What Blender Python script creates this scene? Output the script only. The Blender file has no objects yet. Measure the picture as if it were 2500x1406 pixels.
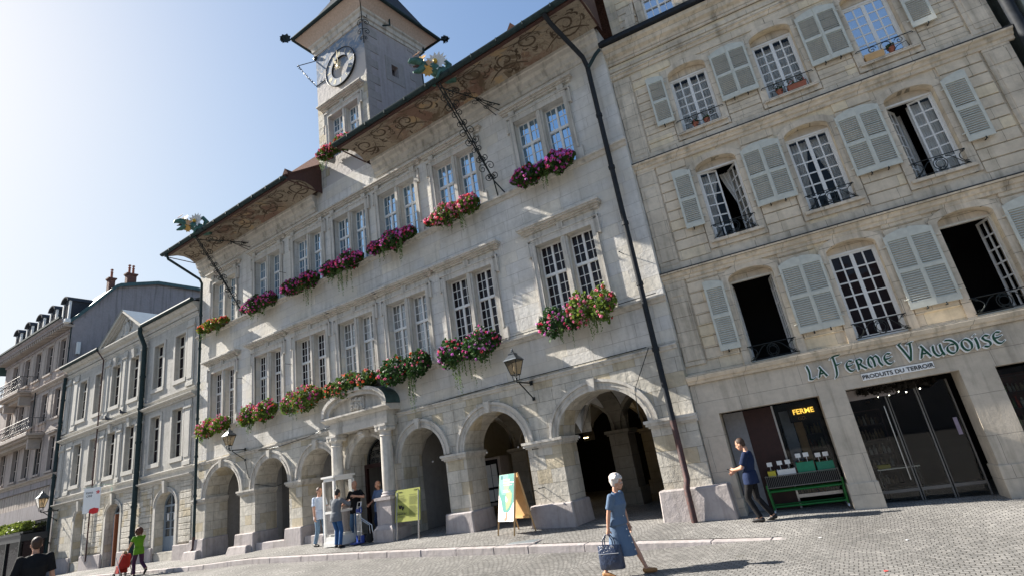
import bpy, bmesh, math, random
from mathutils import Vector, Matrix, Euler
PI=math.pi
R=math.radians
sc=bpy.context.scene
COL=sc.collection
# ---------------------------------------------------------------- camera
cam_d=bpy.data.cameras.new('camera'); cam=bpy.data.objects.new('camera',cam_d); COL.objects.link(cam)
cr=Vector((0.82453612,0.54534546,-0.15079293)); cu=Vector((0.29516549,-0.1872075,0.93692619)); cf=Vector((-0.48271888,0.81703836,0.31532651))
M=Matrix((cr,cu,-cf)).transposed().to_4x4(); M.translation=Vector((0,0,1.6)); cam.matrix_world=M
cam_d.sensor_width=36; cam_d.lens=1304.3/2500*36; cam_d.clip_end=3000; cam_d.clip_start=0.05
sc.camera=cam
# ---------------------------------------------------------------- light
SUN=Vector((1.0,0.19,-0.72)).normalized()      # direction the light travels
EL=math.asin(-SUN.z)
w=bpy.data.worlds.new('World'); sc.world=w; w.use_nodes=True
nt=w.node_tree; bg=nt.nodes['Background']; sky=nt.nodes.new('ShaderNodeTexSky'); sky.sky_type='NISHITA'
sky.sun_disc=False; sky.sun_elevation=EL; sky.sun_rotation=math.atan2(-SUN.x,-SUN.y)   # clockwise from +Y
sky.air_density=1.0; sky.dust_density=2.0; sky.ozone_density=2.0; sky.altitude=450
# soft shoulder on the very bright sky near the sun, like the film response of the photograph: 1-exp(-c*k)
def vm(op,a,b=None):
    n=nt.nodes.new('ShaderNodeVectorMath'); n.operation=op; nt.links.new(a,n.inputs[0])
    if b is not None: n.inputs[1].default_value=b
    return n.outputs[0]
q=vm('MULTIPLY',sky.outputs[0],(-.235,-.275,-.345)); sx=nt.nodes.new('ShaderNodeSeparateXYZ'); nt.links.new(q,sx.inputs[0]); cx=nt.nodes.new('ShaderNodeCombineXYZ')
for i_ in range(3):
    e_=nt.nodes.new('ShaderNodeMath'); e_.operation='EXPONENT'; nt.links.new(sx.outputs[i_],e_.inputs[0])
    f_=nt.nodes.new('ShaderNodeMath'); f_.operation='SUBTRACT'; f_.inputs[0].default_value=1; nt.links.new(e_.outputs[0],f_.inputs[1]); nt.links.new(f_.outputs[0],cx.inputs[i_])
q=vm('MULTIPLY',cx.outputs[0],(3.7,3.6,3.55)); nt.links.new(q,bg.inputs[0]); bg.inputs[1].default_value=0.1
sd=bpy.data.lights.new('sun','SUN'); sd.energy=4.6; sd.angle=R(0.53); sd.color=(1,0.94,0.85)
so=bpy.data.objects.new('sun',sd); COL.objects.link(so); so.rotation_euler=SUN.to_track_quat('-Z','Y').to_euler()
sc.view_settings.view_transform='Standard'; sc.view_settings.look='None'; sc.view_settings.exposure=1.6; sc.view_settings.gamma=1
sc.view_settings.use_curve_mapping=False
# ---------------------------------------------------------------- object helpers
def tag(o,label=None,cat=None,group=None,kind=None):
    if label: o['label']=label
    if cat: o['category']=cat
    if group: o['group']=group
    if kind: o['kind']=kind
    return o
def thing(name,label,cat,loc=(0,0,0),rz=0,group=None):
    o=bpy.data.objects.new(name,None); COL.objects.link(o); o.location=loc; o.rotation_euler=(0,0,rz); o.empty_display_size=.2
    return tag(o,label,cat,group)
def link(name,mesh,parent=None,loc=(0,0,0),rot=(0,0,0),scale=None):
    o=bpy.data.objects.new(name,mesh); COL.objects.link(o); o.parent=parent; o.location=loc; o.rotation_euler=rot
    if scale: o.scale=scale
    return o
def dup(o,parent=None):
    c=o.copy(); COL.objects.link(c); c.parent=parent
    for ch in list(o.children): dup(ch,c)
    return c
class MB:
    def __init__(s): s.v=[];s.f=[];s.m=[];s.T=None;s.c=[]
    def add(s,vs,fs,mi=0,col=None):
        n=len(s.v)
        if s.T is not None: vs=[tuple(s.T@Vector(q)) for q in vs]
        s.v+=[tuple(q) for q in vs]; s.f+=[tuple(n+i for i in f) for f in fs]; s.m+=[mi]*len(fs); s.c+=[col]*len(fs)
    def box(s,x0,x1,y0,y1,z0,z1,mi=0,t=0,ty=None):   # t: inset of the top face
        ty=t if ty is None else ty
        s.add([(x0,y0,z0),(x1,y0,z0),(x1,y1,z0),(x0,y1,z0),(x0+t,y0+ty,z1),(x1-t,y0+ty,z1),(x1-t,y1-ty,z1),(x0+t,y1-ty,z1)],
              [(0,3,2,1),(4,5,6,7),(0,1,5,4),(1,2,6,5),(2,3,7,6),(3,0,4,7)],mi)
    def quad(s,a,b,c,d,mi=0,col=None): s.add([a,b,c,d],[(0,1,2,3)],mi,col)
    def prism(s,pts,y0,y1,mi=0):      # pts: (x,z) outline, counter-clockwise seen from -y, extruded y0(front)..y1
        n=len(pts); s.add([(x,y0,z) for x,z in pts]+[(x,y1,z) for x,z in pts],[tuple(range(n)),tuple(range(2*n-1,n-1,-1))]+[(i,n+i,n+(i+1)%n,(i+1)%n) for i in range(n)],mi)
    def profx(s,pr,x0,x1,mi=0,m0=0,m1=0): # profile (y,z) run along x ; mitre m0/m1: x offset per unit -y
        n=len(pr); s.add([(x0-m0*(-y),y,z) for y,z in pr]+[(x1+m1*(-y),y,z) for y,z in pr],[tuple(range(n)),tuple(range(2*n-1,n-1,-1))]+[(i,n+i,n+(i+1)%n,(i+1)%n) for i in range(n)],mi)
    def tube(s,path,r,n=8,mi=0,caps=True,flat=1.0,col=None):
        path=[Vector(q) for q in path]; L=len(path); rs=r if isinstance(r,(list,tuple)) else [r]*L
        up=None; vs=[]
        for i,q in enumerate(path):
            d=(path[min(i+1,L-1)]-path[max(i-1,0)])
            d=d.normalized() if d.length>1e-9 else Vector((0,0,1))
            if up is None: up=Vector((0,0,1)) if abs(d.z)<.9 else Vector((1,0,0))
            a=d.cross(up)
            if a.length<1e-6: a=d.cross(Vector((0,1,0)))
            a.normalize(); b=a.cross(d).normalized(); up=b
            for k in range(n):
                t=2*PI*k/n; vs.append(q+rs[i]*(math.cos(t)*a+flat*math.sin(t)*b))
        fs=[(i*n+k,i*n+(k+1)%n,(i+1)*n+(k+1)%n,(i+1)*n+k) for i in range(L-1) for k in range(n)]
        if caps: fs+=[tuple(range(n-1,-1,-1)),tuple(range((L-1)*n,L*n))]
        s.add(vs,fs,mi,col)
    def lathe(s,pr,c=(0,0,0),n=16,mi=0,a0=0,sx=1,sy=1): # (r,z)
        vs=[(c[0]+sx*r*math.cos(a0+2*PI*k/n),c[1]+sy*r*math.sin(a0+2*PI*k/n),c[2]+z) for r,z in pr for k in range(n)]
        L=len(pr); fs=[(i*n+k,i*n+(k+1)%n,(i+1)*n+(k+1)%n,(i+1)*n+k) for i in range(L-1) for k in range(n)]
        fs+=[tuple(range(n-1,-1,-1)),tuple(range((L-1)*n,L*n))]; s.add(vs,fs,mi)
    def ball(s,c,r,n=8,m=6,mi=0,col=None):
        if not isinstance(r,(tuple,list)): r=(r,r,r)
        vs=[(c[0],c[1],c[2]-r[2])]
        for j in range(1,m):
            t=-PI/2+PI*j/m
            for k in range(n): vs.append((c[0]+r[0]*math.cos(t)*math.cos(2*PI*k/n),c[1]+r[1]*math.cos(t)*math.sin(2*PI*k/n),c[2]+r[2]*math.sin(t)))
        vs.append((c[0],c[1],c[2]+r[2])); e=len(vs)-1
        fs=[(0,1+(k+1)%n,1+k) for k in range(n)]
        for j in range(m-2):
            for k in range(n): fs.append((1+j*n+k,1+j*n+(k+1)%n,1+(j+1)*n+(k+1)%n,1+(j+1)*n+k))
        fs+=[(1+(m-2)*n+k,1+(m-2)*n+(k+1)%n,e) for k in range(n)]; s.add(vs,fs,mi,col)
    def mesh(s,name,mats,smooth=False,bevel=0):
        me=bpy.data.meshes.new(name); me.from_pydata(s.v,[],s.f)
        if not isinstance(mats,(list,tuple)): mats=[mats]
        for m_ in mats: me.materials.append(m_)
        me.polygons.foreach_set('material_index',s.m)
        if any(c is not None for c in s.c):
            ca=me.color_attributes.new('Col','FLOAT_COLOR','CORNER'); data=[]
            for p_,c in zip(me.polygons,s.c):
                c=c or (1,1,1)
                data+=[c[0],c[1],c[2],1.0]*p_.loop_total
            ca.data.foreach_set('color',data)
        me.update()
        bm=bmesh.new(); bm.from_mesh(me)
        if bevel:
            bmesh.ops.remove_doubles(bm,verts=bm.verts,dist=1e-5)
            ed=[e for e in bm.edges if len(e.link_faces)==2 and e.calc_face_angle(0)>R(30)]
            bmesh.ops.bevel(bm,geom=ed,offset=bevel,segments=1,affect='EDGES',clamp_overlap=True)
        if s.fix: bmesh.ops.recalc_face_normals(bm,faces=bm.faces)
        bm.to_mesh(me); bm.free()
        if smooth:
            me.polygons.foreach_set('use_smooth',[True]*len(me.polygons))
            me.set_sharp_from_angle(angle=R(40))
        return me
    fix=True
    def build(s,name,mats,parent=None,smooth=False,bevel=0,loc=(0,0,0),rot=(0,0,0)):
        return link(name,s.mesh(name,mats,smooth,bevel),parent,loc,rot)
# wall sheet with openings; opening=(x0,x1,z0,z1,rise) rise>0 : arched head whose crown is z1
def arch_pts(x0,x1,zs,rise,n=18):
    c=(x0+x1)/2;a=(x1-x0)/2
    return [(c-a*math.cos(PI*i/n),zs+rise*math.sin(PI*i/n)) for i in range(n+1)]
def wall(mb,x0,x1,z0,z1,ops,depth=.4,y=0,mi=0,mr=None,segs=18):
    mr=mi if mr is None else mr
    xs=sorted({x0,x1}|{q for o in ops for q in o[:2] if x0<q<x1}); zs=sorted({z0,z1}|{q for o in ops for q in o[2:4] if z0<q<z1})
    for i in range(len(xs)-1):
        run=None
        for j in range(len(zs)-1):
            cx=(xs[i]+xs[i+1])/2;cz=(zs[j]+zs[j+1])/2
            if any(o[0]<cx<o[1] and o[2]<cz<o[3] for o in ops):
                if run is not None: mb.quad((xs[i],y,run),(xs[i+1],y,run),(xs[i+1],y,zs[j]),(xs[i],y,zs[j]),mi); run=None
            elif run is None: run=zs[j]
        if run is not None: mb.quad((xs[i],y,run),(xs[i+1],y,run),(xs[i+1],y,z1),(xs[i],y,z1),mi)
    for o in ops:
        a,b,c,d=o[:4]; rise=o[4] if len(o)>4 else 0; dp=o[5] if len(o)>5 else depth
        s_=d-rise
        mb.quad((a,y,c),(a,y+dp,c),(a,y+dp,s_),(a,y,s_),mr); mb.quad((b,y,s_),(b,y+dp,s_),(b,y+dp,c),(b,y,c),mr)
        if c>z0: mb.quad((a,y,c),(b,y,c),(b,y+dp,c),(a,y+dp,c),mr)
        if rise:
            P=arch_pts(a,b,s_,rise,segs)
            for q,r_ in zip(P[:-1],P[1:]):
                if q[1]<d-1e-6 or r_[1]<d-1e-6: mb.quad((q[0],y,q[1]),(r_[0],y,r_[1]),(r_[0],y,d),(q[0],y,d),mi)
                mb.quad((q[0],y,q[1]),(q[0],y+dp,q[1]),(r_[0],y+dp,r_[1]),(r_[0],y,r_[1]),mr)
        else: mb.quad((a,y,d),(a,y+dp,d),(b,y+dp,d),(b,y,d),mr)
def archivolt(mb,x0,x1,zs,rise,wd,pr,y=0,mi=0,n=20,zlow=None):
    c=(x0+x1)/2;a=(x1-x0)/2
    def ring(a0,a1,r0,r1,yf):
        for i in range(n):
            t,u=PI*i/n,PI*(i+1)/n
            P=lambda aa,rr,tt,yy:(c-aa*math.cos(tt),yy,zs+rr*math.sin(tt))
            mb.quad(P(a0,r0,t,yf),P(a0,r0,u,yf),P(a1,r1,u,yf),P(a1,r1,t,yf),mi)
            mb.quad(P(a1,r1,t,yf),P(a1,r1,u,yf),P(a1,r1,u,y),P(a1,r1,t,y),mi)
            mb.quad(P(a0,r0,t,yf),P(a0,r0,t,y+.02),P(a0,r0,u,y+.02),P(a0,r0,u,yf),mi)
    ring(a,a+wd*.72,rise,rise+wd*.72,y-pr*.55); ring(a+wd*.72,a+wd,rise+wd*.72,rise+wd,y-pr)
    ring(a+wd*.30,a+wd*.38,rise+wd*.30,rise+wd*.38,y-pr*.75)
# ---------------------------------------------------------------- materials
def new_mat(name):
    m=bpy.data.materials.new(name); m.use_nodes=True; return m,m.node_tree,m.node_tree.nodes['Principled BSDF']
def nd(nt,t,**k):
    n=nt.nodes.new(t)
    for a,b in k.items():
        if a.startswith('i_'): n.inputs[a[2:].replace('_',' ')].default_value=b
        elif a.startswith('n_'): n.inputs[int(a[2:])].default_value=b
        else: setattr(n,a,b)
    return n
def mixc(nt,fac,a,b,mode='MIX'):
    n=nt.nodes.new('ShaderNodeMix'); n.data_type='RGBA'; n.blend_type=mode
    for s_,v in ((0,fac),(6,a),(7,b)):
        if hasattr(v,'node'): nt.links.new(v,n.inputs[s_])
        else: n.inputs[s_].default_value=v if s_==0 else ((*v,1) if len(v)==3 else v)
    return n.outputs[2]
def math_(nt,op,a,b=None,c=None,clamp=False):
    n=nt.nodes.new('ShaderNodeMath'); n.operation=op; n.use_clamp=clamp
    for i,v in enumerate((a,b,c)):
        if v is None: continue
        if hasattr(v,'node'): nt.links.new(v,n.inputs[i])
        else: n.inputs[i].default_value=v
    return n.outputs[0]
def ramp(nt,fac,stops):
    n=nt.nodes.new('ShaderNodeValToRGB'); nt.links.new(fac,n.inputs[0]); e=n.color_ramp.elements
    while len(e)<len(stops): e.new(.5)
    for q,(p_,c) in zip(e,stops): q.position=p_; q.color=(c,c,c,1) if not isinstance(c,tuple) else (*c,1)
    return n.outputs[0]
def noise(nt,vec,scale,detail=4,rough=.55,sx=1,sy=1,sz=1,out=0,dist=0):
    if (sx,sy,sz)!=(1,1,1):
        mp=nd(nt,'ShaderNodeMapping'); mp.inputs['Scale'].default_value=(sx,sy,sz); nt.links.new(vec,mp.inputs[0]); vec=mp.outputs[0]
    n=nd(nt,'ShaderNodeTexNoise',i_Scale=scale,i_Detail=detail,i_Roughness=rough,i_Distortion=dist); nt.links.new(vec,n.inputs['Vector']); return n.outputs[out]
def bump(nt,h,dist,strength=1,prev=None):
    b=nd(nt,'ShaderNodeBump',i_Strength=strength,i_Distance=dist); nt.links.new(h,b.inputs['Height'])
    if prev: nt.links.new(prev,b.inputs['Normal'])
    return b.outputs[0]
def stone(name,c1,c2,bw=0,bh=.4,mortar=(.2,.19,.17),ms=.012,grime=.35,streak=.35,bs=.012,patch=None,soft=.0,rough=.85,warm=None,jit=.06):
    m,nt,b=new_mat(name); L=nt.links
    tc=nd(nt,'ShaderNodeTexCoord'); ob=tc.outputs['Object']
    n1=noise(nt,ob,1.1,6,.6); n2=noise(nt,ob,7,6,.65); n3=noise(nt,ob,45,3,.6)
    if bw:
        sp=nd(nt,'ShaderNodeSeparateXYZ'); L.new(ob,sp.inputs[0]); u=math_(nt,'ADD',sp.outputs[0],sp.outputs[1])
        cb=nd(nt,'ShaderNodeCombineXYZ'); 
        w1=noise(nt,ob,1.7,2,.5); L.new(math_(nt,'ADD',u,math_(nt,'MULTIPLY',w1,.05)),cb.inputs[0]); L.new(math_(nt,'ADD',sp.outputs[2],math_(nt,'MULTIPLY',w1,.03)),cb.inputs[1])
        br=nd(nt,'ShaderNodeTexBrick',offset=.42,squash=.72,squash_frequency=3); br.inputs['Scale'].default_value=1
        for k_,v in (('Mortar Size',ms),('Mortar Smooth',.25),('Brick Width',bw),('Row Height',bh),('Bias',0.0)): br.inputs[k_].default_value=v
        br.inputs['Color1'].default_value=(*c1,1); br.inputs['Color2'].default_value=(*c2,1); br.inputs['Mortar'].default_value=(*mortar,1)
        L.new(cb.outputs[0],br.inputs['Vector']); col=br.outputs['Color']; mf=br.outputs['Fac']
        # second, larger field of odd blocks
        br2=nd(nt,'ShaderNodeTexBrick',offset=.42,squash=.72,squash_frequency=3)
        for k_,v in (('Scale',1),('Mortar Size',0),('Brick Width',bw),('Row Height',bh)): br2.inputs[k_].default_value=v
        br2.inputs['Color1'].default_value=(0,0,0,1); br2.inputs['Color2'].default_value=(1,1,1,1); L.new(cb.outputs[0],br2.inputs['Vector'])
        odd=ramp(nt,br2.outputs['Color'],[(.74,0.),(.8,1.)])
        if patch: col=mixc(nt,math_(nt,'MULTIPLY',odd,.75),col,patch)
        col=mixc(nt,1,col,ramp(nt,br2.outputs['Color'],[(0.,1-jit),(1.,1+jit*.7)]),'MULTIPLY')
    else:
        col=mixc(nt,ramp(nt,n1,[(.35,0.),(.65,1.)]),c1,c2); mf=None
    d=1-grime
    col=mixc(nt,1,col,ramp(nt,n1,[(.25,(d,d*.99,d*.97)),(.6,(1.04,1.03,1.02))]),'MULTIPLY')
    col=mixc(nt,1,col,ramp(nt,n2,[(.2,1-grime*.6),(.55,1.03),(.8,1.1)]),'MULTIPLY')
    st=noise(nt,ob,1.0,5,.6,sx=5,sy=5,sz=.32)
    s=1-streak
    col=mixc(nt,1,col,ramp(nt,st,[(.28,(s,s,s*.98)),(.5,1.0),(.7,1.0),(.8,(1.1,1.1,1.1))]),'MULTIPLY')
    if warm: col=mixc(nt,ramp(nt,noise(nt,ob,.8,3,.5,sx=.7,sz=1.3),[(.45,0.),(.62,.7)]),col,warm)
    L.new(col,b.inputs['Base Color']); b.inputs['Roughness'].default_value=rough; b.inputs['Specular IOR Level'].default_value=.25
    nn=bump(nt,n3,.004,.6); nn=bump(nt,n2,bs,.8,nn)
    if mf is not None:
        iv=math_(nt,'SUBTRACT',1,mf); nn=bump(nt,iv,.012 if soft==0 else soft,1,nn)
    L.new(nn,b.inputs['Normal']); return m
def plain(name,c,rough=.6,metal=0,var=.15,scale=12,bs=0,spec=.4,c2=None):
    m,nt,b=new_mat(name); L=nt.links; ob=nd(nt,'ShaderNodeTexCoord').outputs['Object']
    n=noise(nt,ob,scale,5,.6)
    if c2: col=mixc(nt,ramp(nt,n,[(.35,0.),(.65,1.)]),c,c2)
    else: col=mixc(nt,1,c,ramp(nt,n,[(.25,1-var),(.75,1+var)]),'MULTIPLY')
    L.new(col,b.inputs['Base Color']); b.inputs['Roughness'].default_value=rough; b.inputs['Metallic'].default_value=metal; b.inputs['Specular IOR Level'].default_value=spec
    if bs: L.new(bump(nt,n,bs),b.inputs['Normal'])
    return m
def vcol(name,rough=.6,trans=0,var=.1):
    m,nt,b=new_mat(name); L=nt.links; a=nd(nt,'ShaderNodeAttribute',attribute_name='Col'); ob=nd(nt,'ShaderNodeTexCoord').outputs['Object']
    col=mixc(nt,1,a.outputs['Color'],ramp(nt,noise(nt,ob,30,3),[(.3,1-var),(.7,1+var)]),'MULTIPLY')
    L.new(col,b.inputs['Base Color']); b.inputs['Roughness'].default_value=rough; b.inputs['Specular IOR Level'].default_value=.25
    if trans:
        t=nd(nt,'ShaderNodeBsdfTranslucent'); L.new(col,t.inputs[0]); mx=nd(nt,'ShaderNodeMixShader'); mx.inputs[0].default_value=trans
        L.new(b.outputs[0],mx.inputs[1]); L.new(t.outputs[0],mx.inputs[2]); L.new(mx.outputs[0],nt.nodes['Material Output'].inputs[0])
    return m
def glass_dark(name,base=(.02,.02,.025),gl=.5,rough=.03,wav=.0015,curt=None,fm=1.1,tint=(.9,.95,1)):
    m,nt,b=new_mat(name); L=nt.links; ob=nd(nt,'ShaderNodeTexCoord').outputs['Object']
    if curt:
        cv=noise(nt,ob,2.2,3,.5,sx=6,sz=.5); base_=mixc(nt,ramp(nt,cv,[(.35,0.),(.6,1.)]),base,curt); L.new(base_,b.inputs['Base Color'])
    else: b.inputs['Base Color'].default_value=(*base,1)
    b.inputs['Roughness'].default_value=.5; b.inputs['Specular IOR Level'].default_value=0
    g=nd(nt,'ShaderNodeBsdfGlossy'); g.inputs['Roughness'].default_value=rough; g.inputs['Color'].default_value=(*tint,1)
    f=nd(nt,'ShaderNodeFresnel',i_IOR=1.6); mm=math_(nt,'ADD',math_(nt,'MULTIPLY',f.outputs[0],fm),gl*.25,clamp=True)
    mx=nd(nt,'ShaderNodeMixShader'); L.new(mm,mx.inputs[0]); L.new(b.outputs[0],mx.inputs[1]); L.new(g.outputs[0],mx.inputs[2])
    nn=bump(nt,noise(nt,ob,3.5,1,.4),wav*4,1); L.new(nn,g.inputs['Normal'])
    L.new(mx.outputs[0],nt.nodes['Material Output'].inputs[0]); return m
def glass_clear(name,tint=(.85,.9,.9),refl=1.0):
    m,nt,b=new_mat(name); L=nt.links; nt.nodes.remove(b)
    t=nd(nt,'ShaderNodeBsdfTransparent'); t.inputs[0].default_value=(*tint,1)
    g=nd(nt,'ShaderNodeBsdfGlossy'); g.inputs['Roughness'].default_value=.02
    f=nd(nt,'ShaderNodeFresnel',i_IOR=1.5); mx=nd(nt,'ShaderNodeMixShader'); L.new(math_(nt,'MULTIPLY',f.outputs[0],refl,clamp=True),mx.inputs[0]); L.new(t.outputs[0],mx.inputs[1]); L.new(g.outputs[0],mx.inputs[2])
    L.new(mx.outputs[0],nt.nodes['Material Output'].inputs[0]); return m
def glow(name,c,s):
    m,nt,b=new_mat(name); b.inputs['Emission Color'].default_value=(*c,1); b.inputs['Emission Strength'].default_value=s; return m
MT={}
MT['th']=stone('town_hall_stone',(.66,.645,.615),(.58,.57,.545),.95,.36,(.40,.38,.35),.006,.24,.26,.02,patch=(.66,.62,.54),soft=.004,warm=(.57,.535,.47))
MT['th_low']=stone('arcade_stone',(.60,.57,.50),(.51,.48,.42),.62,.36,(.30,.28,.24),.006,.34,.30,.03,patch=(.50,.43,.30),soft=.006)
MT['trim']=stone('trim_stone',(.63,.60,.545),(.52,.495,.45),0,grime=.34,streak=.46,bs=.012)
MT['base']=stone('base_stone',(.46,.42,.41),(.38,.35,.35),0,grime=.3,streak=.3,bs=.02)
MT['fe']=stone('shop_house_stone',(.74,.64,.50),(.60,.52,.41),.85,.285,(.30,.26,.2),.004,.28,.22,.012,patch=(.72,.61,.43),soft=.004,jit=.13)
MT['fe_trim']=stone('shop_house_trim',(.74,.645,.515),(.60,.525,.42),1.1,.38,(.24,.21,.16),.005,.34,.45,.012,soft=.004,jit=.14)
MT['fe_low']=stone('shop_front_granite',(.58,.515,.425),(.50,.445,.37),1.6,.8,(.22,.2,.18),.004,.25,.38,.008,soft=.002)
MT['mid']=stone('town_house_stone',(.47,.455,.425),(.41,.40,.37),.7,.34,(.33,.31,.28),.005,.25,.25,.015,soft=.003)
MT['mid_trim']=stone('town_house_trim',(.53,.515,.475),(.47,.455,.42),0,grime=.22,streak=.25,bs=.008)
MT['left']=stone('corner_house_stone',(.42,.36,.33),(.36,.31,.29),1.0,.4,(.3,.26,.24),.003,.22,.25,.008,soft=.001)
MT['left_trim']=stone('corner_house_trim',(.44,.39,.35),(.38,.33,.30),0,grime=.25,streak=.25)
MT['gable']=stone('gable_render',(.34,.31,.32),(.28,.26,.27),0,grime=.25,streak=.45,bs=.006)
MT['copper']=plain('copper_green',(.055,.10,.10),.5,.3,.3,6)
MT['gutter']=plain('gutter_dark',(.025,.042,.045),.7,0,.35,8,spec=.15)
MT['pipe']=plain('pipe_dark',(.018,.021,.026),.65,0,.35,9,spec=.2)
MT['pipe_red']=plain('pipe_rust',(.10,.045,.04),.6,.2,.5,14,c2=(.05,.035,.035))
MT['redwood']=plain('eave_board',(.065,.03,.024),.7,0,.3,10)
MT['tile']=plain('roof_tiles',(.09,.05,.04),.9,0,.5,20,bs=.03,spec=.03)
MT['slate']=plain('roof_slate',(.055,.06,.07),.85,0,.3,20,bs=.01,spec=.05)
MT['white']=plain('white_paint',(.74,.73,.70),.5,0,.06,20)
MT['cream']=plain('cream_paint',(.60,.56,.48),.5,0,.1,20)
MT['shutter']=plain('shutter_paint',(.52,.525,.465),.6,0,.12,9,bs=.001)
MT['iron']=plain('wrought_iron',(.022,.027,.028),.45,.6,.3,20)
MT['glass_u']=glass_dark('glass_upper',gl=2.3,fm=.6,tint=(.5,.75,1))
MT['glass_l']=glass_dark('glass_lower',gl=.0,fm=.28,base=(.018,.014,.016))
MT['glass_c']=glass_dark('glass_curtained',gl=.35,base=(.03,.03,.03),curt=(.22,.22,.21))
MT['glass']=glass_clear('window_glass',(.97,.98,.98),.7)
MT['glass_shop']=glass_clear('shop_glass',(.75,.8,.8),1.2)
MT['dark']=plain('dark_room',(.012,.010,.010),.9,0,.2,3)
MT['passage']=stone('passage_plaster',(.36,.35,.34),(.30,.29,.28),0,grime=.25,streak=.1,bs=.004)
MT['curtain']=plain('net_curtain',(.66,.64,.60),.9,0,.1,6)
MT['terracotta']=plain('terracotta',(.30,.10,.06),.8,0,.2,12)
MT['plaster']=stone('vault_plaster',(.80,.78,.75),(.74,.72,.69),0,grime=.25,streak=.1,bs=.004)
MT['wood_red']=plain('door_wood',(.10,.025,.018),.5,0,.3,8)
MT['steel']=plain('steel',(.55,.55,.55),.3,.9,.1,20)
MT['blue_paint']=plain('blue_paint',(.02,.05,.25),.4,0,.1,20)
MT['black']=plain('black_rubber',(.015,.015,.015),.6,0,.1,20)
MT['pine']=plain('pine_wood',(.55,.34,.15),.55,0,.15,6)
MT['petal']=vcol('petals',.6,.3)
MT['leaf']=vcol('leaves',.5,.35)
MT['vc']=vcol('painted_colours',.55,0)
# ---------------------------------------------------------------- ground
def interp(t,T):
    if t<=T[0][0]: return T[0][1]
    for (a,b),(c,d) in zip(T[:-1],T[1:]):
        if t<=c: return b+(d-b)*(t-a)/(c-a)
    return T[-1][1]
ZF=[(-90,-.3),(-60,-.15),(-41,-.1),(-30,.07),(-25.4,.03),(-22.7,.07),(-19,.17),(-15,.17),(-11.4,.08),(-8.4,0),(-7.2,-.04),(-4.7,-.13),(-3.4,-.17),(-.3,-.31),(2,-.37),(12,-.6),(40,-1)]
ZK=[(-90,-.4),(-60,-.25),(-30,-.04),(-22,.0),(-18.7,.09),(-13.6,0),(-11.1,-.05),(-6.2,-.19),(-2.4,-.34),(2,-.42),(12,-.65),(40,-1.1)]
YK=11.42
def kdrop(x): return .15*max(0,min(1,(-2.5-x)/2.5))*max(.45,min(1,(x+30)/8))
def hp(x,y):   # pavement
    t=(y-YK)/2; t=max(0,min(1,t)); return interp(x,ZK)*(1-t)+interp(x,ZF)*t
def hr(x,y): return interp(x,ZK)-kdrop(x)-.006*min(0,max(-12,y-YK))*-1*0
def setts(name,R0=1.35,bw=.115,bh=.092,c1=(.265,.255,.24),c2=(.19,.185,.175),off=(0,0)):
    m,nt,b=new_mat(name); L=nt.links; ob=nd(nt,'ShaderNodeTexCoord').outputs['Object']
    sp=nd(nt,'ShaderNodeSeparateXYZ'); 
    nz=noise(nt,ob,1.3,5,.6,out=1); va=nd(nt,'ShaderNodeVectorMath',operation='SCALE'); va.inputs['Scale'].default_value=.16; L.new(nz,va.inputs[0])
    vb=nd(nt,'ShaderNodeVectorMath',operation='ADD'); L.new(ob,vb.inputs[0]); L.new(va.outputs[0],vb.inputs[1]); L.new(vb.outputs[0],sp.inputs[0])
    W_=R0
    xw=math_(nt,'SUBTRACT',math_(nt,'WRAP',math_(nt,'ADD',sp.outputs[0],off[0]),W_,0),W_/2)
    arc=math_(nt,'SQRT',math_(nt,'SUBTRACT',(W_*.72)**2,math_(nt,'MULTIPLY',xw,xw)))
    yy=math_(nt,'SUBTRACT',sp.outputs[1],arc)
    ang=math_(nt,'MULTIPLY',math_(nt,'ARCSINE',math_(nt,'DIVIDE',xw,W_*.72)),W_*.72)
    cell=math_(nt,'MULTIPLY',math_(nt,'FLOOR',math_(nt,'DIVIDE',math_(nt,'ADD',sp.outputs[0],off[0]),W_)),5.37)
    cb=nd(nt,'ShaderNodeCombineXYZ'); L.new(math_(nt,'ADD',ang,cell),cb.inputs[0]); L.new(yy,cb.inputs[1])
    br=nd(nt,'ShaderNodeTexBrick',offset=.5)
    for k_,v in (('Scale',1),('Mortar Size',.009),('Mortar Smooth',.6),('Brick Width',bw),('Row Height',bh),('Bias',0)): br.inputs[k_].default_value=v
    br.inputs['Color1'].default_value=(*c1,1); br.inputs['Color2'].default_value=(*c2,1); br.inputs['Mortar'].default_value=(.085,.08,.072,1); L.new(cb.outputs[0],br.inputs['Vector'])
    col=br.outputs['Color']; n1=noise(nt,ob,.45,5,.6); n2=noise(nt,ob,9,4,.6); n3=noise(nt,ob,60,3,.6)
    col=mixc(nt,1,col,ramp(nt,noise(nt,ob,.16,6,.7,dist=1.2),[(.36,.78),(.5,1.0),(.64,1.08)]),'MULTIPLY'); col=mixc(nt,ramp(nt,noise(nt,ob,2.6,6,.7),[(.60,0.),(.72,.45)]),col,(.16,.15,.12))
    col=mixc(nt,1,col,ramp(nt,n1,[(.3,.74),(.7,1.18)]),'MULTIPLY'); col=mixc(nt,1,col,ramp(nt,n2,[(.25,.75),(.75,1.22)]),'MULTIPLY')
    L.new(col,b.inputs['Base Color']); b.inputs['Roughness'].default_value=.75; b.inputs['Specular IOR Level'].default_value=.3
    iv=math_(nt,'SUBTRACT',1,br.outputs['Fac'])
    nn=bump(nt,n3,.004); nn=bump(nt,n2,.016,.8,nn); nn=bump(nt,iv,.016,1,nn); L.new(nn,b.inputs['Normal']); return m
MT['setts']=setts('street_setts'); MT['setts2']=setts('pavement_setts',R0=1.1,c1=(.29,.28,.262),c2=(.215,.207,.197),off=(.4,0))
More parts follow.
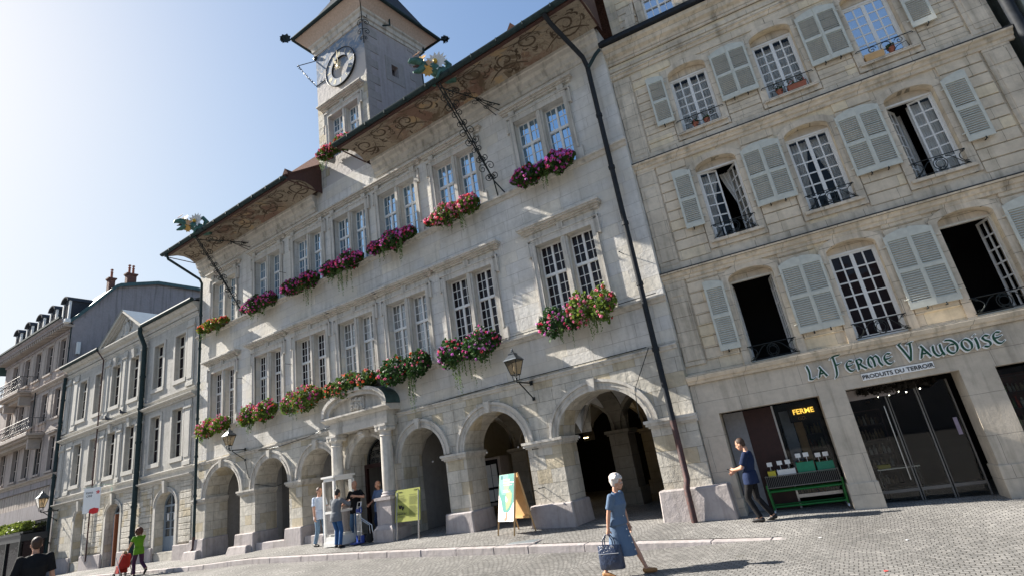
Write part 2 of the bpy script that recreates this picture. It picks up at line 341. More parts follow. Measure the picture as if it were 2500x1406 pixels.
def sheet(name,xs,ys,h,mat_,dz=0):
    mb=MB(); n=len(xs); mb.add([(x,y,h(x,y)+dz) for y in ys for x in xs],[(j*n+i,j*n+i+1,(j+1)*n+i+1,(j+1)*n+i) for j in range(len(ys)-1) for i in range(n-1)])
    mb.fix=False; return tag(mb.build(name,mat_,smooth=True),kind='structure')
XS=[-600,-300,-150]+[q for q in range(-90,-30,5)]+[-30+.5*i for i in range(0,91)]+[20,30,45,80,200,500]
sheet('road',XS,[-500,-200,-80,-30,-10,0,4,7,9,10,11,YK],hr,MT['setts'])
sheet('pavement',XS,[YK+.24,11.9,12.4,12.9,13.4,15,18,22,26,60],hp,MT['setts2'])
mb=MB(); random.seed(4); x=-70.0
while x<-2.0:
    l=random.uniform(.95,1.6); e=min(x+l-.012,-1.9)
    za,zb=interp(x,ZK)+.004,interp(e,ZK)+.004; da,db=kdrop(x)+.12,kdrop(e)+.12; j=random.uniform(-.006,.006)
    mb.add([(x,YK-.0+j,za-da),(e,YK+j,zb-db),(e,YK+.25,zb-db),(x,YK+.25,za-da),(x,YK+.015+j,za),(e,YK+.015+j,zb),(e,YK+.25,zb),(x,YK+.25,za)],[(0,3,2,1),(4,5,6,7),(0,1,5,4),(1,2,6,5),(2,3,7,6),(3,0,4,7)]); x+=l
tag(mb.build('kerb',MT['base'],bevel=.012),kind='structure')
sheet('pavement_edge',[-2.0,-1,0,3,8,20,60],[YK,YK+.24],hp,MT['setts'],.0)

# ---------------------------------------------------------------- town hall
YW=13.4
TH=thing('town_hall','long grey stone town hall with round arcade arches, flower boxes and painted eaves','town hall',(0,YW,0))
XL0,XR0=-25.85,-3.46
WC=[-23.68,-20.28,-17.47,-14.87,-12.26,-9.47,-5.92]; WH=.935
ARC=[(-24.80,-22.26,2.40,1.14),(-21.23,-19.04,2.38,1.05),(-18.29,-16.29,2.38,1.0),(-13.10,-11.26,2.31,.97),(-10.46,-8.25,2.22,1.06),(-7.18,-4.60,2.16,1.06)]
DOOR=(-15.57,-13.63,2.42,.97)
UZ0,UZ1,LZ0,LZ1=9.88,12.21,5.22,7.77
def zbase(x): return interp(x,ZF)-.25
up=[(c-WH,c+WH,UZ0,UZ1) for c in WC]+[(c-WH,c+WH,LZ0,LZ1) for c in WC]
mb=MB(); wall(mb,XL0,XR0,4.0,13.9,up,.42)
mb.quad((XR0,0,4.0),(XR0,9,4.0),(XR0,9,13.9),(XR0,0,13.9)); mb.quad((XL0,9,-.5),(XL0,0,-.5),(XL0,0,13.9),(XL0,9,13.9))
mb.build('wall',MT['th'],TH)
mb=MB(); wall(mb,XL0,XR0,-.6,4.0,[(a,b,-.6,s+r,r,.95) for a,b,s,r in ARC]+[(DOOR[0],DOOR[1],-.6,DOOR[2]+DOOR[3],DOOR[3],.75)],.95)
mb.quad((XR0,0,-.6),(XR0,9,-.6),(XR0,9,4.0),(XR0,0,4.0)); mb.build('arcade_wall',MT['th_low'],TH)
# arcade trim
for a,b,s,r in ARC+[DOOR]:
    mb=MB(); archivolt(mb,a,b,s,r,.27,.10); kx=(a+b)/2
    mb.add([(kx-.07,-.17,s+r-.03),(kx+.07,-.17,s+r-.03),(kx+.11,-.17,s+r+.3),(kx-.11,-.17,s+r+.3),(kx-.07,.02,s+r-.03),(kx+.07,.02,s+r-.03),(kx+.11,.02,s+r+.3),(kx-.11,.02,s+r+.3)],[(0,1,2,3),(0,4,5,1),(1,5,6,2),(2,6,7,3),(3,7,4,0)])
    mb.build('archivolt',MT['trim'],TH)
piers=[(-25.85,-24.80,2.38),(-22.26,-21.23,2.38),(-19.04,-18.29,2.37),(-11.26,-10.46,2.26),(-8.25,-7.18,2.19),(-4.60,-3.46,2.17)]
for i,(a,b,s) in enumerate(piers):
    mb=MB(); ea=.10 if i else 0; eb=.10 if i!=5 else .06
    for k_,(o,z0,z1) in enumerate(((.04,s-.17,s-.12),(.09,s-.12,s-.05),(.12,s-.05,s+.02))):
        mb.box(a-(o if ea else 0),b+(o if i!=5 else .05),-o,.95+.0,z0,z1)
    mb.build('impost',MT['trim'],TH)
    top={0:.78,1:.78,2:.77,3:.60,4:.55,5:.55}[i]; z0=zbase((a+b)/2)
    mb=MB(); mb.box(a-.16 if i else a,b+.16 if i!=5 else b+.42,-.20,.99,z0,top,0,.05,.04)
    if i<2: mb.box(a-.34 if i else a-.1,b+.12,-.50,.6,z0,top-.42,0,.12,.14)
    mb.build('plinth',MT['base'],TH,bevel=.03)
mb=MB(); mb.box(-3.46,-3.04,-.2,.5,-.5,.5,0,.04,.04); 
for (a,b) in ((-21.07,-19.2),(-18.13,-16.4)): # low step walls between the left piers
    mb2=MB(); mb2.box(a,b,-.10,.3,-.2,.38+.05*(a>-19),0,.02,.03); mb2.build('step',MT['base'],TH,bevel=.02)
mb=MB(); mb.profx([(0.02,3.78),(-.04,3.80),(-.05,3.86),(-.09,3.88),(-.09,3.92),(0.02,3.95)],XL0,XR0,m0=0,m1=0); mb.build('string_course',MT['trim'],TH)
for z in (5.14,9.80):
    mb=MB(); mb.profx([(0.02,z-.12),(-.05,z-.10),(-.09,z-.03),(-.17,z),(-.18,z+.05),(0.02,z+.09)],XL0-.02,XR0+.02,m1=.3); mb.build('sill_course',MT['trim'],TH)
for x0 in (XL0,XR0-.45): pass
# cornice under the eaves
def cornice(x0,x1): 
    mb=MB(); mb.profx([(0.02,13.0),(-.05,13.02),(-.07,13.14),(-.13,13.18),(-.15,13.34),(-.24,13.42),(-.26,13.56),(-.30,13.60),(-.30,13.72),(.02,13.74)],x0,x1); mb.build('cornice',MT['trim'],TH)
cornice(XL0,-16.75); cornice(-13.2,XR0)
# ---- double window
def th_window(z0,z1,zt,rt,rb,glassm,tag_,hood,seed=0):
    random.seed(seed); h=z1-z0
    fr=MB()   # stone surround + mullion, local z from sill
    for s in (-1,1):
        xa,xb=(WH,WH+.15)
        def bx(x0,x1,y0,y1,za,zb): fr.box(min(s*x0,s*x1),max(s*x0,s*x1),y0,y1,za,zb)
        bx(WH,WH+.13,-.055,.03,0,h+.13); bx(WH+.13,WH+.17,-.075,.03,.42,h-.32); bx(WH+.13,WH+.25,-.075,.03,0,.38); bx(WH+.13,WH+.21,-.065,.03,h-.30,h+.17)
        bx(WH+.21,WH+.27,-.085,.03,h-.34,h+.23); bx(WH+.25,WH+.29,-.09,.03,.02,.42)
    fr.box(-WH-.21,WH+.21,-.065,.03,h+.132,h+.19); fr.box(-WH-.27,WH+.27,-.09,.03,h+.192,h+.245)
    fr.box(-WH,WH,-.055,.03,h+.002,h+.13)
    fr.box(-.115,.115,.02,.40,.0,h); fr.box(-.05,.05,-.03,.02,.0,h+.003)
    if hood==1:
        for y_,a,b in ((.10,h+.42,h+.47),(.17,h+.472,h+.52),(.27,h+.522,h+.565),(.31,h+.567,h+.63)): fr.box(-WH-.30-y_*.5,WH+.30+y_*.5,-y_,.02,a,b)
        fr.box(-WH-.17,WH+.17,-.03,.02,h+.25,h+.42); fr.box(-.10,.10,-.10,.02,h+.25,h+.42)
    else:
        for y_,a,b in ((.08,h+.40,h+.45),(.14,h+.452,h+.50),(.22,h+.502,h+.56)): fr.box(-WH-.30-y_*.6,WH+.30+y_*.6,-y_,.02,a,b)
        for xx in (-WH-.1,WH-.12): fr.box(xx,xx+.22,-.10,.02,h+.25,h+.40)
        fr.box(-.16,.16,-.05,.02,h+.25,h+.34)
    out=[]
    for s in (-1,1):
        ca=MB(); gl=MB(); gl.fix=False
        xa,xb=sorted((s*.115,s*WH)); y=.235
        ca.box(xa,xa+.045,y,y+.06,.02,h); ca.box(xb-.045,xb,y,y+.06,.02,h); ca.box(xa+.045,xb-.045,y,y+.06,h-.05,h); ca.box(xa+.045,xb-.045,y,y+.06,.02,.09)
        ca.box(xa+.045,xb-.045,y-.035,y+.05,zt-.045,zt+.045); xm=(xa+xb)/2; ca.box(xm-.042,xm+.042,y-.02,y+.05,.09,zt-.045); ca.box(xm-.035,xm+.035,y-.015,y+.05,zt+.045,h-.05)
        for (za,zb,rows) in ((.09,zt-.045,rb),(zt+.045,h-.05,rt)):
            for (p,q) in ((xa+.045,xm-.042),(xm+.042,xb-.045)):
                ca.box((p+q)/2-.011,(p+q)/2+.011,y+.008,y+.035,za,zb)
                for i in range(1,rows):
                    zz=za+(zb-za)*i/rows; ca.box(p,q,y+.010,y+.033,zz-.011,zz+.011)
                for c0,c1 in ((p,(p+q)/2),((p+q)/2,q)):
                    for i in range(rows):
                        z_a=za+(zb-za)*i/rows; z_b=za+(zb-za)*(i+1)/rows; tx=random.uniform(-.006,.006); tz=random.uniform(-.006,.006)
                        w_=c1-c0; hh=z_b-z_a
                        gl.quad((c0,y+.022-tx*w_-tz*hh,z_a),(c1,y+.022+tx*w_-tz*hh,z_a),(c1,y+.022+tx*w_+tz*hh,z_b),(c0,y+.022-tx*w_+tz*hh,z_b))
        out.append((ca.mesh('casement_'+tag_,MT['white']),gl.mesh('pane_'+tag_,glassm)))
    return fr.mesh('window_'+tag_,MT['trim']),out
def put_win(ms,c,z0,par,glassm=None,y=0):
    o=link('window',ms[0],par,(c,y,z0)); 
    for c_,g_ in ms[1]: link('casement',c_,o); link('pane',g_,o)
    return o
wu=[th_window(UZ0,UZ1,1.47,2,4,MT['glass_u'],'u%d'%i,0,i) for i in range(3)]
wl=[th_window(LZ0,LZ1,1.60,3,5,MT['glass_l'],'l%d'%i,1,10+i) for i in range(3)]
wlc=th_window(LZ0,LZ1,1.60,3,5,MT['glass_c'],'lc',1,20)
for i,c in enumerate(WC): put_win(wu[i%3],c,UZ0,TH); put_win(wlc if i in (3,4) else wl[i%3],c,LZ0,TH)
for i in range(0): pass
# rooms behind the windows are closed by a dark lining
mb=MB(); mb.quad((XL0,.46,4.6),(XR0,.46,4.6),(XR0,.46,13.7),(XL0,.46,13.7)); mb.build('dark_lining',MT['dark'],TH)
# ---- eaves : painted cove, board, gutter, roof
def fresco(name):
    m,nt,b=new_mat(name); L=nt.links; ob=nd(nt,'ShaderNodeTexCoord').outputs['Object']
    base=mixc(nt,ramp(nt,noise(nt,ob,1.1,5,.6),[(.35,0.),(.65,1.)]),(.36,.31,.24),(.26,.22,.17))
    v=noise(nt,ob,1.5,2.0,.5,out=0,dist=1.8); ridge=math_(nt,'ABSOLUTE',math_(nt,'SUBTRACT',math_(nt,'FRACT',math_(nt,'MULTIPLY',v,9)),.5))
    base=mixc(nt,ramp(nt,ridge,[(.04,.45),(.14,0.)]),base,(.075,.05,.035))
    blot=noise(nt,ob,.9,4,.6,sx=.8,sy=1.6,sz=1.6); sp=nd(nt,'ShaderNodeSeparateXYZ'); L.new(ob,sp.inputs[0])
    c1=math_(nt,'SUBTRACT',1,math_(nt,'DIVIDE',math_(nt,'ABSOLUTE',math_(nt,'ADD',sp.outputs[0],8.2)),4.2),clamp=True)
    c2=math_(nt,'SUBTRACT',1,math_(nt,'DIVIDE',math_(nt,'ABSOLUTE',math_(nt,'ADD',sp.outputs[0],20.6)),2.6),clamp=True)
    cen=math_(nt,'MULTIPLY',math_(nt,'MAXIMUM',c1,c2),2.2,clamp=True)
    base=mixc(nt,math_(nt,'MULTIPLY',cen,ramp(nt,blot,[(.50,0.),(.55,.7)])),base,(.19,.10,.075)); 
    blot2=noise(nt,ob,1.7,4,.6,dist=.5); base=mixc(nt,math_(nt,'MULTIPLY',cen,ramp(nt,blot2,[(.55,0.),(.6,.8)])),base,(.12,.09,.06))
    base=mixc(nt,math_(nt,'MULTIPLY',cen,ramp(nt,blot2,[(.36,.8),(.42,0.)])),base,(.42,.31,.18))
    L.new(base,b.inputs['Base Color']); b.inputs['Roughness'].default_value=.85; b.inputs['Specular IOR Level'].default_value=.2; return m
MT['fresco']=fresco('painted_soffit'); MT['paint_brown']=plain('scroll_paint',(.095,.07,.05),.9,0,.4,6)
YG=-1.82 # gutter (local y)
prof=[(-.30,13.70),(-.55,13.86),(-.85,13.93),(-1.15,13.90),(-1.42,13.80),(-1.62,13.72)]
def eave(x0,x1,e0=0,e1=0):
    mb=MB()
    N=max(2,int((x1-x0)/.6)); 
    for i in range(len(prof)-1):
        mb.quad((x0,prof[i][0],prof[i][1]),(x1,prof[i][0],prof[i][1]),(x1,prof[i+1][0],prof[i+1][1]),(x0,prof[i+1][0],prof[i+1][1]))
    for k_,(c,tx) in enumerate(((MT['fresco'],'soffit'),)): mb.build('soffit',c,TH,smooth=True)
    sp_=MB(); sp_.fix=False; random.seed(int(-x0)); L_=[0]
    for p_,q_ in zip(prof[:-1],prof[1:]): L_.append(L_[-1]+math.hypot(q_[0]-p_[0],q_[1]-p_[1]))
    def on(x_,t_):
        d_=max(0,min(L_[-1],t_))
        for k_ in range(len(L_)-1):
            if d_<=L_[k_+1]+1e-9:
                f_=(d_-L_[k_])/(L_[k_+1]-L_[k_]); return Vector((x_,prof[k_][0]+(prof[k_+1][0]-prof[k_][0])*f_,prof[k_][1]+(prof[k_+1][1]-prof[k_][1])*f_-.006))
    def stroke(P,wd):
        for i_ in range(len(P)-1):
            (xa,ta),(xb,tb)=P[i_],P[i_+1]; dx,dt=xb-xa,tb-ta; l_=math.hypot(dx,dt) or 1; nx,nt_=-dt/l_,dx/l_
            wa=wd*math.sin(PI*(i_+.3)/(len(P)))**.5; wb=wd*math.sin(PI*(i_+1.3)/(len(P)+.6))**.5
            if min(ta,tb)<.06 or max(ta,tb)>L_[-1]-.05 or min(xa,xb)<x0+.05 or max(xa,xb)>x1-.05: continue
            sp_.quad(on(xa+nx*wa,ta+nt_*wa),on(xb+nx*wb,tb+nt_*wb),on(xb-nx*wb,tb-nt_*wb),on(xa-nx*wa,ta-nt_*wa))
    x_=x0+.6; k0=0
    while x_<x1-.3:
        sg=1 if k0%2 else -1; cx0,ct0=x_,L_[-1]*(.5+.08*sg); r0=random.uniform(.38,.50)
        stroke([(cx0+r0*(1-.85*i_/22)*math.cos(sg*(i_*.42))*1.05,ct0+r0*(1-.85*i_/22)*math.sin(sg*(i_*.42))) for i_ in range(23)],.034)
        stroke([(cx0-.9+1.5*i_/10,ct0+sg*(.45-.25*math.sin(i_/10*PI))) for i_ in range(11)],.028)
        for j_ in range(11):
            a_=random.uniform(0,6.28); r_=r0*random.uniform(.75,1.15); bx_s,bt_=cx0+r_*math.cos(a_),ct0+r_*math.sin(a_); a2=a_+random.uniform(-.8,.8)
            stroke([(bx_s+.20*i_/6*math.cos(a2+i_*.25),bt_+.20*i_/6*math.sin(a2+i_*.25)) for i_ in range(7)],random.uniform(.016,.042))
        x_+=random.uniform(.95,1.2); k0+=1
    sp_.build('painted_scrolls',MT['paint_brown'],TH)
    b2=MB(); b2.box(x0,x1,-1.74,-1.62,13.68,13.84); 
    for x_ in (x0,x1): b2.prism([(0,0)]*0+[(x_-.025,13.0)]*0 or [(x_-.03,13.7),(x_+.03,13.7),(x_+.03,13.72),(x_-.03,13.72)],-1.6,-.3)
    vs=[(y,z) for y,z in prof]; top=[(-1.66,13.86),(.0,15.12)]
    for x_ in (x0,x1):
        pl=[(x_,y,z) for y,z in vs]+[(x_,-1.66,13.92),(x_,.02,15.12),(x_,.02,13.7)]
        b2.add(pl,[tuple(range(len(pl)))])
    b2.build('eave_board',MT['redwood'],TH)
    g=MB(); n=10
    for i in range(n):
        t,u=PI+PI*i/n,PI+PI*(i+1)/n
        for r,sg in ((.105,1),(.092,-1)): g.quad((x0-e0,YG+r*math.cos(t),13.80+r*math.sin(t)),(x1+e1,YG+r*math.cos(t),13.80+r*math.sin(t)),(x1+e1,YG+r*math.cos(u),13.80+r*math.sin(u)),(x0-e0,YG+r*math.cos(u),13.80+r*math.sin(u)))
    for x_ in (x0-e0,x1+e1): g.add([(x_,YG+.105*math.cos(PI+PI*i/10),13.80+.105*math.sin(PI+PI*i/10)) for i in range(11)],[tuple(range(11))])
    xx=x0+.8
    while xx<x1: g.box(xx-.018,xx+.018,YG-.112,YG+.11,13.685,13.815); xx+=.95
    g.build('gutter',MT['gutter'],TH,smooth=True)
    r=MB(); 
    r.quad((x0-.02,-1.86,13.86),(x1+.02,-1.86,13.86),(x1+.02,.4,15.45),(x0-.02,.4,15.45)); r.quad((x0-.02,.4,15.45),(x1+.02,.4,15.45),(x1+.02,5,21.0),(x0-.02,5,21.0))
    r.quad((x0-.02,5,21.0),(x1+.02,5,21.0),(x1+.02,10,13.5),(x0-.02,10,13.5))
    for x_ in (x0-.02,x1+.02): r.add([(x_,-1.86,13.86),(x_,.4,15.45),(x_,5,21),(x_,5,20.9),(x_,.4,15.3),(x_,-1.86,13.78)],[(0,1,2,3,4,5)])
    r.build('roof',MT['tile'],TH)
eave(-25.9,-16.40,.06,.03); eave(-13.42,-3.30,.03,.06)
for x_,y_,z_ in ((-16.75,-1.55,14.02),(-5.6,-1.5,14.05)):
    mb=MB(); mb.prism([(x_-.28,z_),(x_+.28,z_),(x_,z_+.42)],y_,y_+.9); o=mb.build('roof_vent',MT['tile'],TH)
# gable upstand wall right of the roof, lightning pipe
# drain pipes
def pipe(par,pts,r,mt,col=True,name='drainpipe'):
    mb=MB(); mb.tube(pts,r,10)
    for a,b in zip(pts[:-1],pts[1:]):
        L_=(Vector(b)-Vector(a)).length; k=int(L_/1.9)
        for i in range(1,k+1):
            q=Vector(a).lerp(Vector(b),i/(k+1)); d=(Vector(b)-Vector(a)).normalized()*.05
            if col: mb.tube([q-d,q+d],r*1.28,10)
    return mb.build(name,mt,par,smooth=True)
pipe(TH,[(-25.55,YG,13.7),(-25.55,YG+.1,13.45),(-25.5,-.25,12.72),(-25.45,-.16,12.5),(-25.4,-.16,.9)],.06,MT['gutter'])
pipe(TH,[(-25.4,-.16,.9),(-25.42,-.16,.45),(-25.42,-.34,.15)],.065,MT['pipe_red'])
pipe(TH,[(-4.35,YG,13.7),(-4.3,YG+.25,13.5),(-3.98,-.35,12.9),(-3.95,-.2,12.6),(-3.95,-.2,2.1)],.072,MT['pipe'])
pipe(TH,[(-3.95,-.2,2.1),(-3.95,-.2,.75),(-3.98,-.3,.55),(-3.98,-.3,-.2)],.072,MT['pipe_red'])
pipe(TH,[(-3.50,-.12,13.02),(-3.62,-.22,12.85),(-3.92,-.22,12.55)],.055,MT['gutter'],False)
# cables on the wall
mb=MB(); mb.tube([(-20.9,-.06,3.83),(-19.5,-.06,3.78),(-17.8,-.08,3.86),(-16.3,-.1,4.06)],.012,5); mb.tube([(-13.0,-.06,3.9),(-9,-.11,3.97),(-4.2,-.11,3.97)],.013,5)
mb.tube([(-10.9,-.06,5.28),(-7.4,-.2,5.25),(-4.6,-.2,5.24),(-3.6,-.2,5.24)],.012,5); mb.tube([(-4.15,-.1,3.95),(-4.75,-.1,3.0),(-4.8,-.1,2.3)],.01,5)
mb.tube([(-21.8,-.06,3.5),(-21.6,-.06,2.9),(-21.2,0,2.55),(-20.7,.5,2.35),(-19.9,.85,2.5)],.012,5); mb.build('cable',MT['iron'],TH,smooth=True)
# small hooks/bolts with rods on the wall
for x_,z_ in ((-22.15,7.05),(-18.75,6.9),(-19.0,10.95),(-7.9,.98),(-8.2,.93),(-4.25,6.6),(-7.9,2.0)):
    mb=MB(); mb.tube([(x_,0,z_),(x_-.02,-.28,z_+.0)],.011,5); mb.ball((x_-.02,-.28,z_),.022,6,4); mb.build('anchor_bolt',MT['iron'],TH)
# ---- arcade interior
ZC=3.75
mb=MB()
zf=-.6
mb.quad((XL0,3.2,zf),(-13.3,3.2,zf),(-13.3,3.2,ZC),(XL0,3.2,ZC)); mb.quad((XL0,.95,ZC),(-3.5,.95,ZC),(-3.5,3.2,ZC),(XL0,3.2,ZC))
for x_ in (-25.0,-22.0,-18.6,-16.0): # cross walls behind the first bays
    if x_ in (-22.0,-18.6): mb.box(x_-.5,x_+.2,1.6,3.2,zf,ZC)
    elif x_==-16.0: mb.box(x_-.2,x_+.1,.95,3.2,zf,ZC)
    else: mb.box(x_-.1,x_,.95,3.2,zf,ZC)
mb.box(-13.5,-13.2,.95,9.8,zf,ZC)
mb.build('arcade_passage_wall',MT['passage'],TH)
MT['hall']=stone('hall_stone',(.34,.30,.24),(.27,.24,.19),.7,.36,(.2,.18,.15),.006,.3,.1,.02)
# right hall: back walls, column row, groin vaults
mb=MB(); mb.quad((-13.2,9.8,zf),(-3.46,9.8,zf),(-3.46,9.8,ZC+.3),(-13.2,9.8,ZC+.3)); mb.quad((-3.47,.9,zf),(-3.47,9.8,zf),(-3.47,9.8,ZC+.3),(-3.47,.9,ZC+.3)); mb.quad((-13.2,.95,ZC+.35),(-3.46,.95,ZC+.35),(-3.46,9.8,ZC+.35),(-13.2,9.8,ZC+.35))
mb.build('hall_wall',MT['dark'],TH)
bx_=[-13.2,-10.86,-6.95,-3.6]; by_=[.95,3.9,6.9,9.8]
for i in (1,2):
    for j in (1,2):
        mb=MB(); mb.box(bx_[i]-.33,bx_[i]+.33,by_[j]-.33,by_[j]+.33,-.5,2.15); 
        for o,z0,z1 in ((.05,2.1,2.16),(.1,2.162,2.26)): mb.box(bx_[i]-.33-o,bx_[i]+.33+o,by_[j]-.33-o,by_[j]+.33+o,z0,z1)
        mb.box(bx_[i]-.4,bx_[i]+.4,by_[j]-.4,by_[j]+.4,-.5,.45); mb.build('hall_pillar',MT['hall'],TH,bevel=.01)
mb=MB(); rb=MB()
for i in range(3):
    for j in range(3):
        xa,xb,ya,yb=bx_[i]+.0,bx_[i+1],by_[j],by_[j+1]; n=12; hh=1.35
        def H(s,t):
            f=lambda q: math.sqrt(max(0,1-(2*q-1)**2)); return 2.25+hh*max(f(s),f(t))
        mb.add([(xa+(xb-xa)*s/n,ya+(yb-ya)*t/n,H(s/n,t/n)) for t in range(n+1) for s in range(n+1)],[(t*(n+1)+s,t*(n+1)+s+1,(t+1)*(n+1)+s+1,(t+1)*(n+1)+s) for t in range(n) for s in range(n)])
        def ribx(yy,w=.28):
            P=arch_pts(xa+.1,xb-.1,2.25,hh-.08,14)
            for q,r_ in zip(P[:-1],P[1:]):
                rb.quad((q[0],yy-w,q[1]),(r_[0],yy-w,r_[1]),(r_[0],yy+w,r_[1]),(q[0],yy+w,q[1]))
                for s in (-1,1): rb.quad((q[0],yy+s*w,q[1]),(r_[0],yy+s*w,r_[1]),(r_[0],yy+s*w,r_[1]+.2),(q[0],yy+s*w,q[1]+.2))
        def riby(xx,w=.28):
            P=arch_pts(ya+.1,yb-.1,2.25,hh-.08,14)
            for q,r_ in zip(P[:-1],P[1:]):
                rb.quad((xx-w,q[0],q[1]),(xx-w,r_[0],r_[1]),(xx+w,r_[0],r_[1]),(xx+w,q[0],q[1]))
                for s in (-1,1): rb.quad((xx+s*w,q[0],q[1]),(xx+s*w,r_[0],r_[1]),(xx+s*w,r_[0],r_[1]+.2),(xx+s*w,q[0],q[1]+.2))
        if j: ribx(ya)
        if i: riby(xa)
mb.build('vault',MT['plaster'],TH,smooth=True); rb.build('vault_rib',MT['hall'],TH)
# lit niche wall in the hall (behind arches) and notice cabinets
for (x0,x1,z0,z1,y) in ((-12.6,-11.5,.55,2.0,3.4),(-20.75,-19.9,.5,2.1,3.1)):
    t=MB(); t.box(x0-.1,x1+.1,y-.28,y+.3,z0-.1,z1+.08); 
    c_=t.build('notice_case',MT['left_trim'],TH,bevel=.01)
    s=MB(); random.seed(3); nx=4
    s.box(x0,x1,y-.295,y-.285,z0,z1,0)
    for i in range(4):
        for k in range(3):
            a=x0+.04+(x1-x0-.08)*i/4; zz=z0+.08+(z1-z0-.2)*k/3+random.uniform(-.03,.03); s.box(a,a+(x1-x0)/4-.05,y-.305,y-.298,zz,zz+.38,1)
    s.build('notices',[MT['dark'],MT['white']],c_)
# ---------------------------------------------------------------- portico (part of the town hall)
PT=link('portico',None,TH); 
CY=-.36
pc=MB()
def ent(z0,z1,x0,x1,y): pc.box(x0,x1,y,.02,z0,z1)
ent(3.62,3.86,-16.02,-13.12,-.50); ent(3.862,4.04,-15.98,-13.16,-.47)
pc.profx([(.02,4.042),(-.50,4.044),(-.54,4.09),(-.62,4.13),(-.68,4.16),(-.68,4.22),(.02,4.24)],-16.22,-12.95)
pc.box(-16.18,-12.99,-.45,.02,4.242,4.26)
pc.build('entablature',MT['trim'],PT)
mb=MB(); cx=-14.585; hw=1.63; n=26
def seg(a,rz): return [(cx-a*math.cos(PI*i/n),4.245+rz*max(0,math.sin(PI*i/n))**.8) for i in range(n+1)]
P0,P1,P2=seg(hw,.80),seg(hw-.13,.68),seg(hw-.3,.54)
for i in range(n):
    q=lambda P,j,y:(P[j][0],y,P[j][1])
    mb.quad(q(P1,i,-.66),q(P1,i+1,-.66),q(P0,i+1,-.66),q(P0,i,-.66)); mb.quad(q(P0,i,-.66),q(P0,i+1,-.66),q(P0,i+1,.02),q(P0,i,.02),1)
    mb.quad(q(P1,i,-.66),q(P1,i,-.56),q(P1,i+1,-.56),q(P1,i+1,-.66)); mb.quad(q(P2,i,-.56),q(P2,i+1,-.56),q(P1,i+1,-.56),q(P1,i,-.56))
    mb.quad(q(P2,i,-.56),q(P2,i,-.36),q(P2,i+1,-.36),q(P2,i+1,-.56)); 
mb.add([(x,-.36,z) for x,z in P2],[tuple(range(n+1))])
mb.build('pediment',[MT['trim'],MT['copper']],PT)
mb=MB(); random.seed(2); mb.box(cx-.34,cx+.34,-.43,-.36,4.30,4.72); 
for i in range(46): a=random.uniform(-.28,.28); z=random.uniform(4.33,4.70); mb.ball((cx+a,-.44,z),(random.uniform(.03,.07),.05,random.uniform(.03,.07)),6,4)
mb.build('coat_of_arms_relief',MT['trim'],PT,smooth=True)
for x_ in (-15.80,-13.38):
    mb=MB(); mb.lathe([(.20,1.50),(.215,1.54),(.205,2.2),(.185,3.22),(.21,3.24),(.185,3.27),(.19,3.36)],(x_,CY,0),20)
    mb.build('column',MT['trim'],PT,smooth=True)
    mb=MB(); mb.box(x_-.25,x_+.25,CY-.25,CY+.30,3.54,3.615)
    for s in (-1,1): mb.tube([(x_+s*.2,CY-.22,3.47),(x_+s*.2,CY+.22,3.47)],.075,10)
    mb.lathe([(.2,3.36),(.25,3.44),(.25,3.54)],(x_,CY,0),16); mb.box(x_-.2,x_+.2,CY-.23,CY+.23,3.47,3.54); mb.build('capital',MT['trim'],PT)
    mb=MB(); mb.lathe([(.27,1.36),(.29,1.39),(.27,1.42),(.235,1.44),(.25,1.47),(.235,1.50),(.205,1.52)],(x_,CY,0),20)
    mb.box(x_-.36,x_+.36,CY-.36,.02,1.27,1.355); mb.box(x_-.31,x_+.31,CY-.31,.02,.62,1.27); mb.box(x_-.31,x_+.31,CY-.31,.02,.55,.62,0)
    mb.box(x_-.40,x_+.40,CY-.40,.02,.42,.549,0,.09,.06); mb.box(x_-.42,x_+.42,CY-.42,.02,-.1,.419); mb.build('pedestal',MT['base'],PT)
mb=MB(); c_=(DOOR[0]+DOOR[1])/2; mb.box(c_-.14,c_+.14,-.30,.0,3.36,3.61); mb.tube([(c_-.12,-.28,3.52),(c_+.12,-.28,3.52)],.09,10); mb.build('keystone',MT['trim'],PT)
# door, lunette
MT['wood_dk']=plain('entrance_wood',(.035,.012,.010),.5,0,.3,8)
mb=MB(); P=arch_pts(DOOR[0]+.1,DOOR[1]-.1,2.5,.85,18); mb.add([(x,.74,z) for x,z in P],[tuple(range(19))]); 
mb.build('lunette_glass',MT['glass_l'],TH); 
mb=MB(); random.seed(8)
def spiral(c,r,turns,u,v,a0=0,n=26,r1=.12):
    c=Vector(c);u=Vector(u);v=Vector(v); out=[]
    for i in range(n+1):
        t=i/n; rr=r*(1-t)+r*r1*t; a=a0+turns*2*PI*t; out.append(c+u*rr*math.cos(a)+v*rr*math.sin(a))
    return out
for i in range(-3,4):
    for k_ in range(3):
        zz=2.62+.25*k_; xx=c_+i*.22
        if abs(i*.22)<.85*math.sqrt(max(0,1-((zz-2.5)/.85)**2)): mb.tube(spiral((xx,.70,zz),.10,1.6,(1,0,0),(0,0,1),i+k_),.012,5)
mb.tube([(x,.70,z) for x,z in P],.03,6); mb.build('lunette_grille',MT['iron'],TH)
mb=MB(); mb.box(DOOR[0],DOOR[1],.62,.76,2.36,2.5); 
for k_,y0 in ((-1,.6),): mb.box(DOOR[0]+.0,DOOR[0]+.12,.62,.72,-.1,2.36); mb.box(DOOR[1]-.12,DOOR[1],.62,.72,-.1,2.36)
mb.build('entrance_door',MT['wood_dk'],TH)
mb=MB(); mb.box(DOOR[0]-.3,DOOR[1]+.3,2.9,3.0,-.6,3.4); mb.build('entrance_back_wall',MT['dark'],TH)
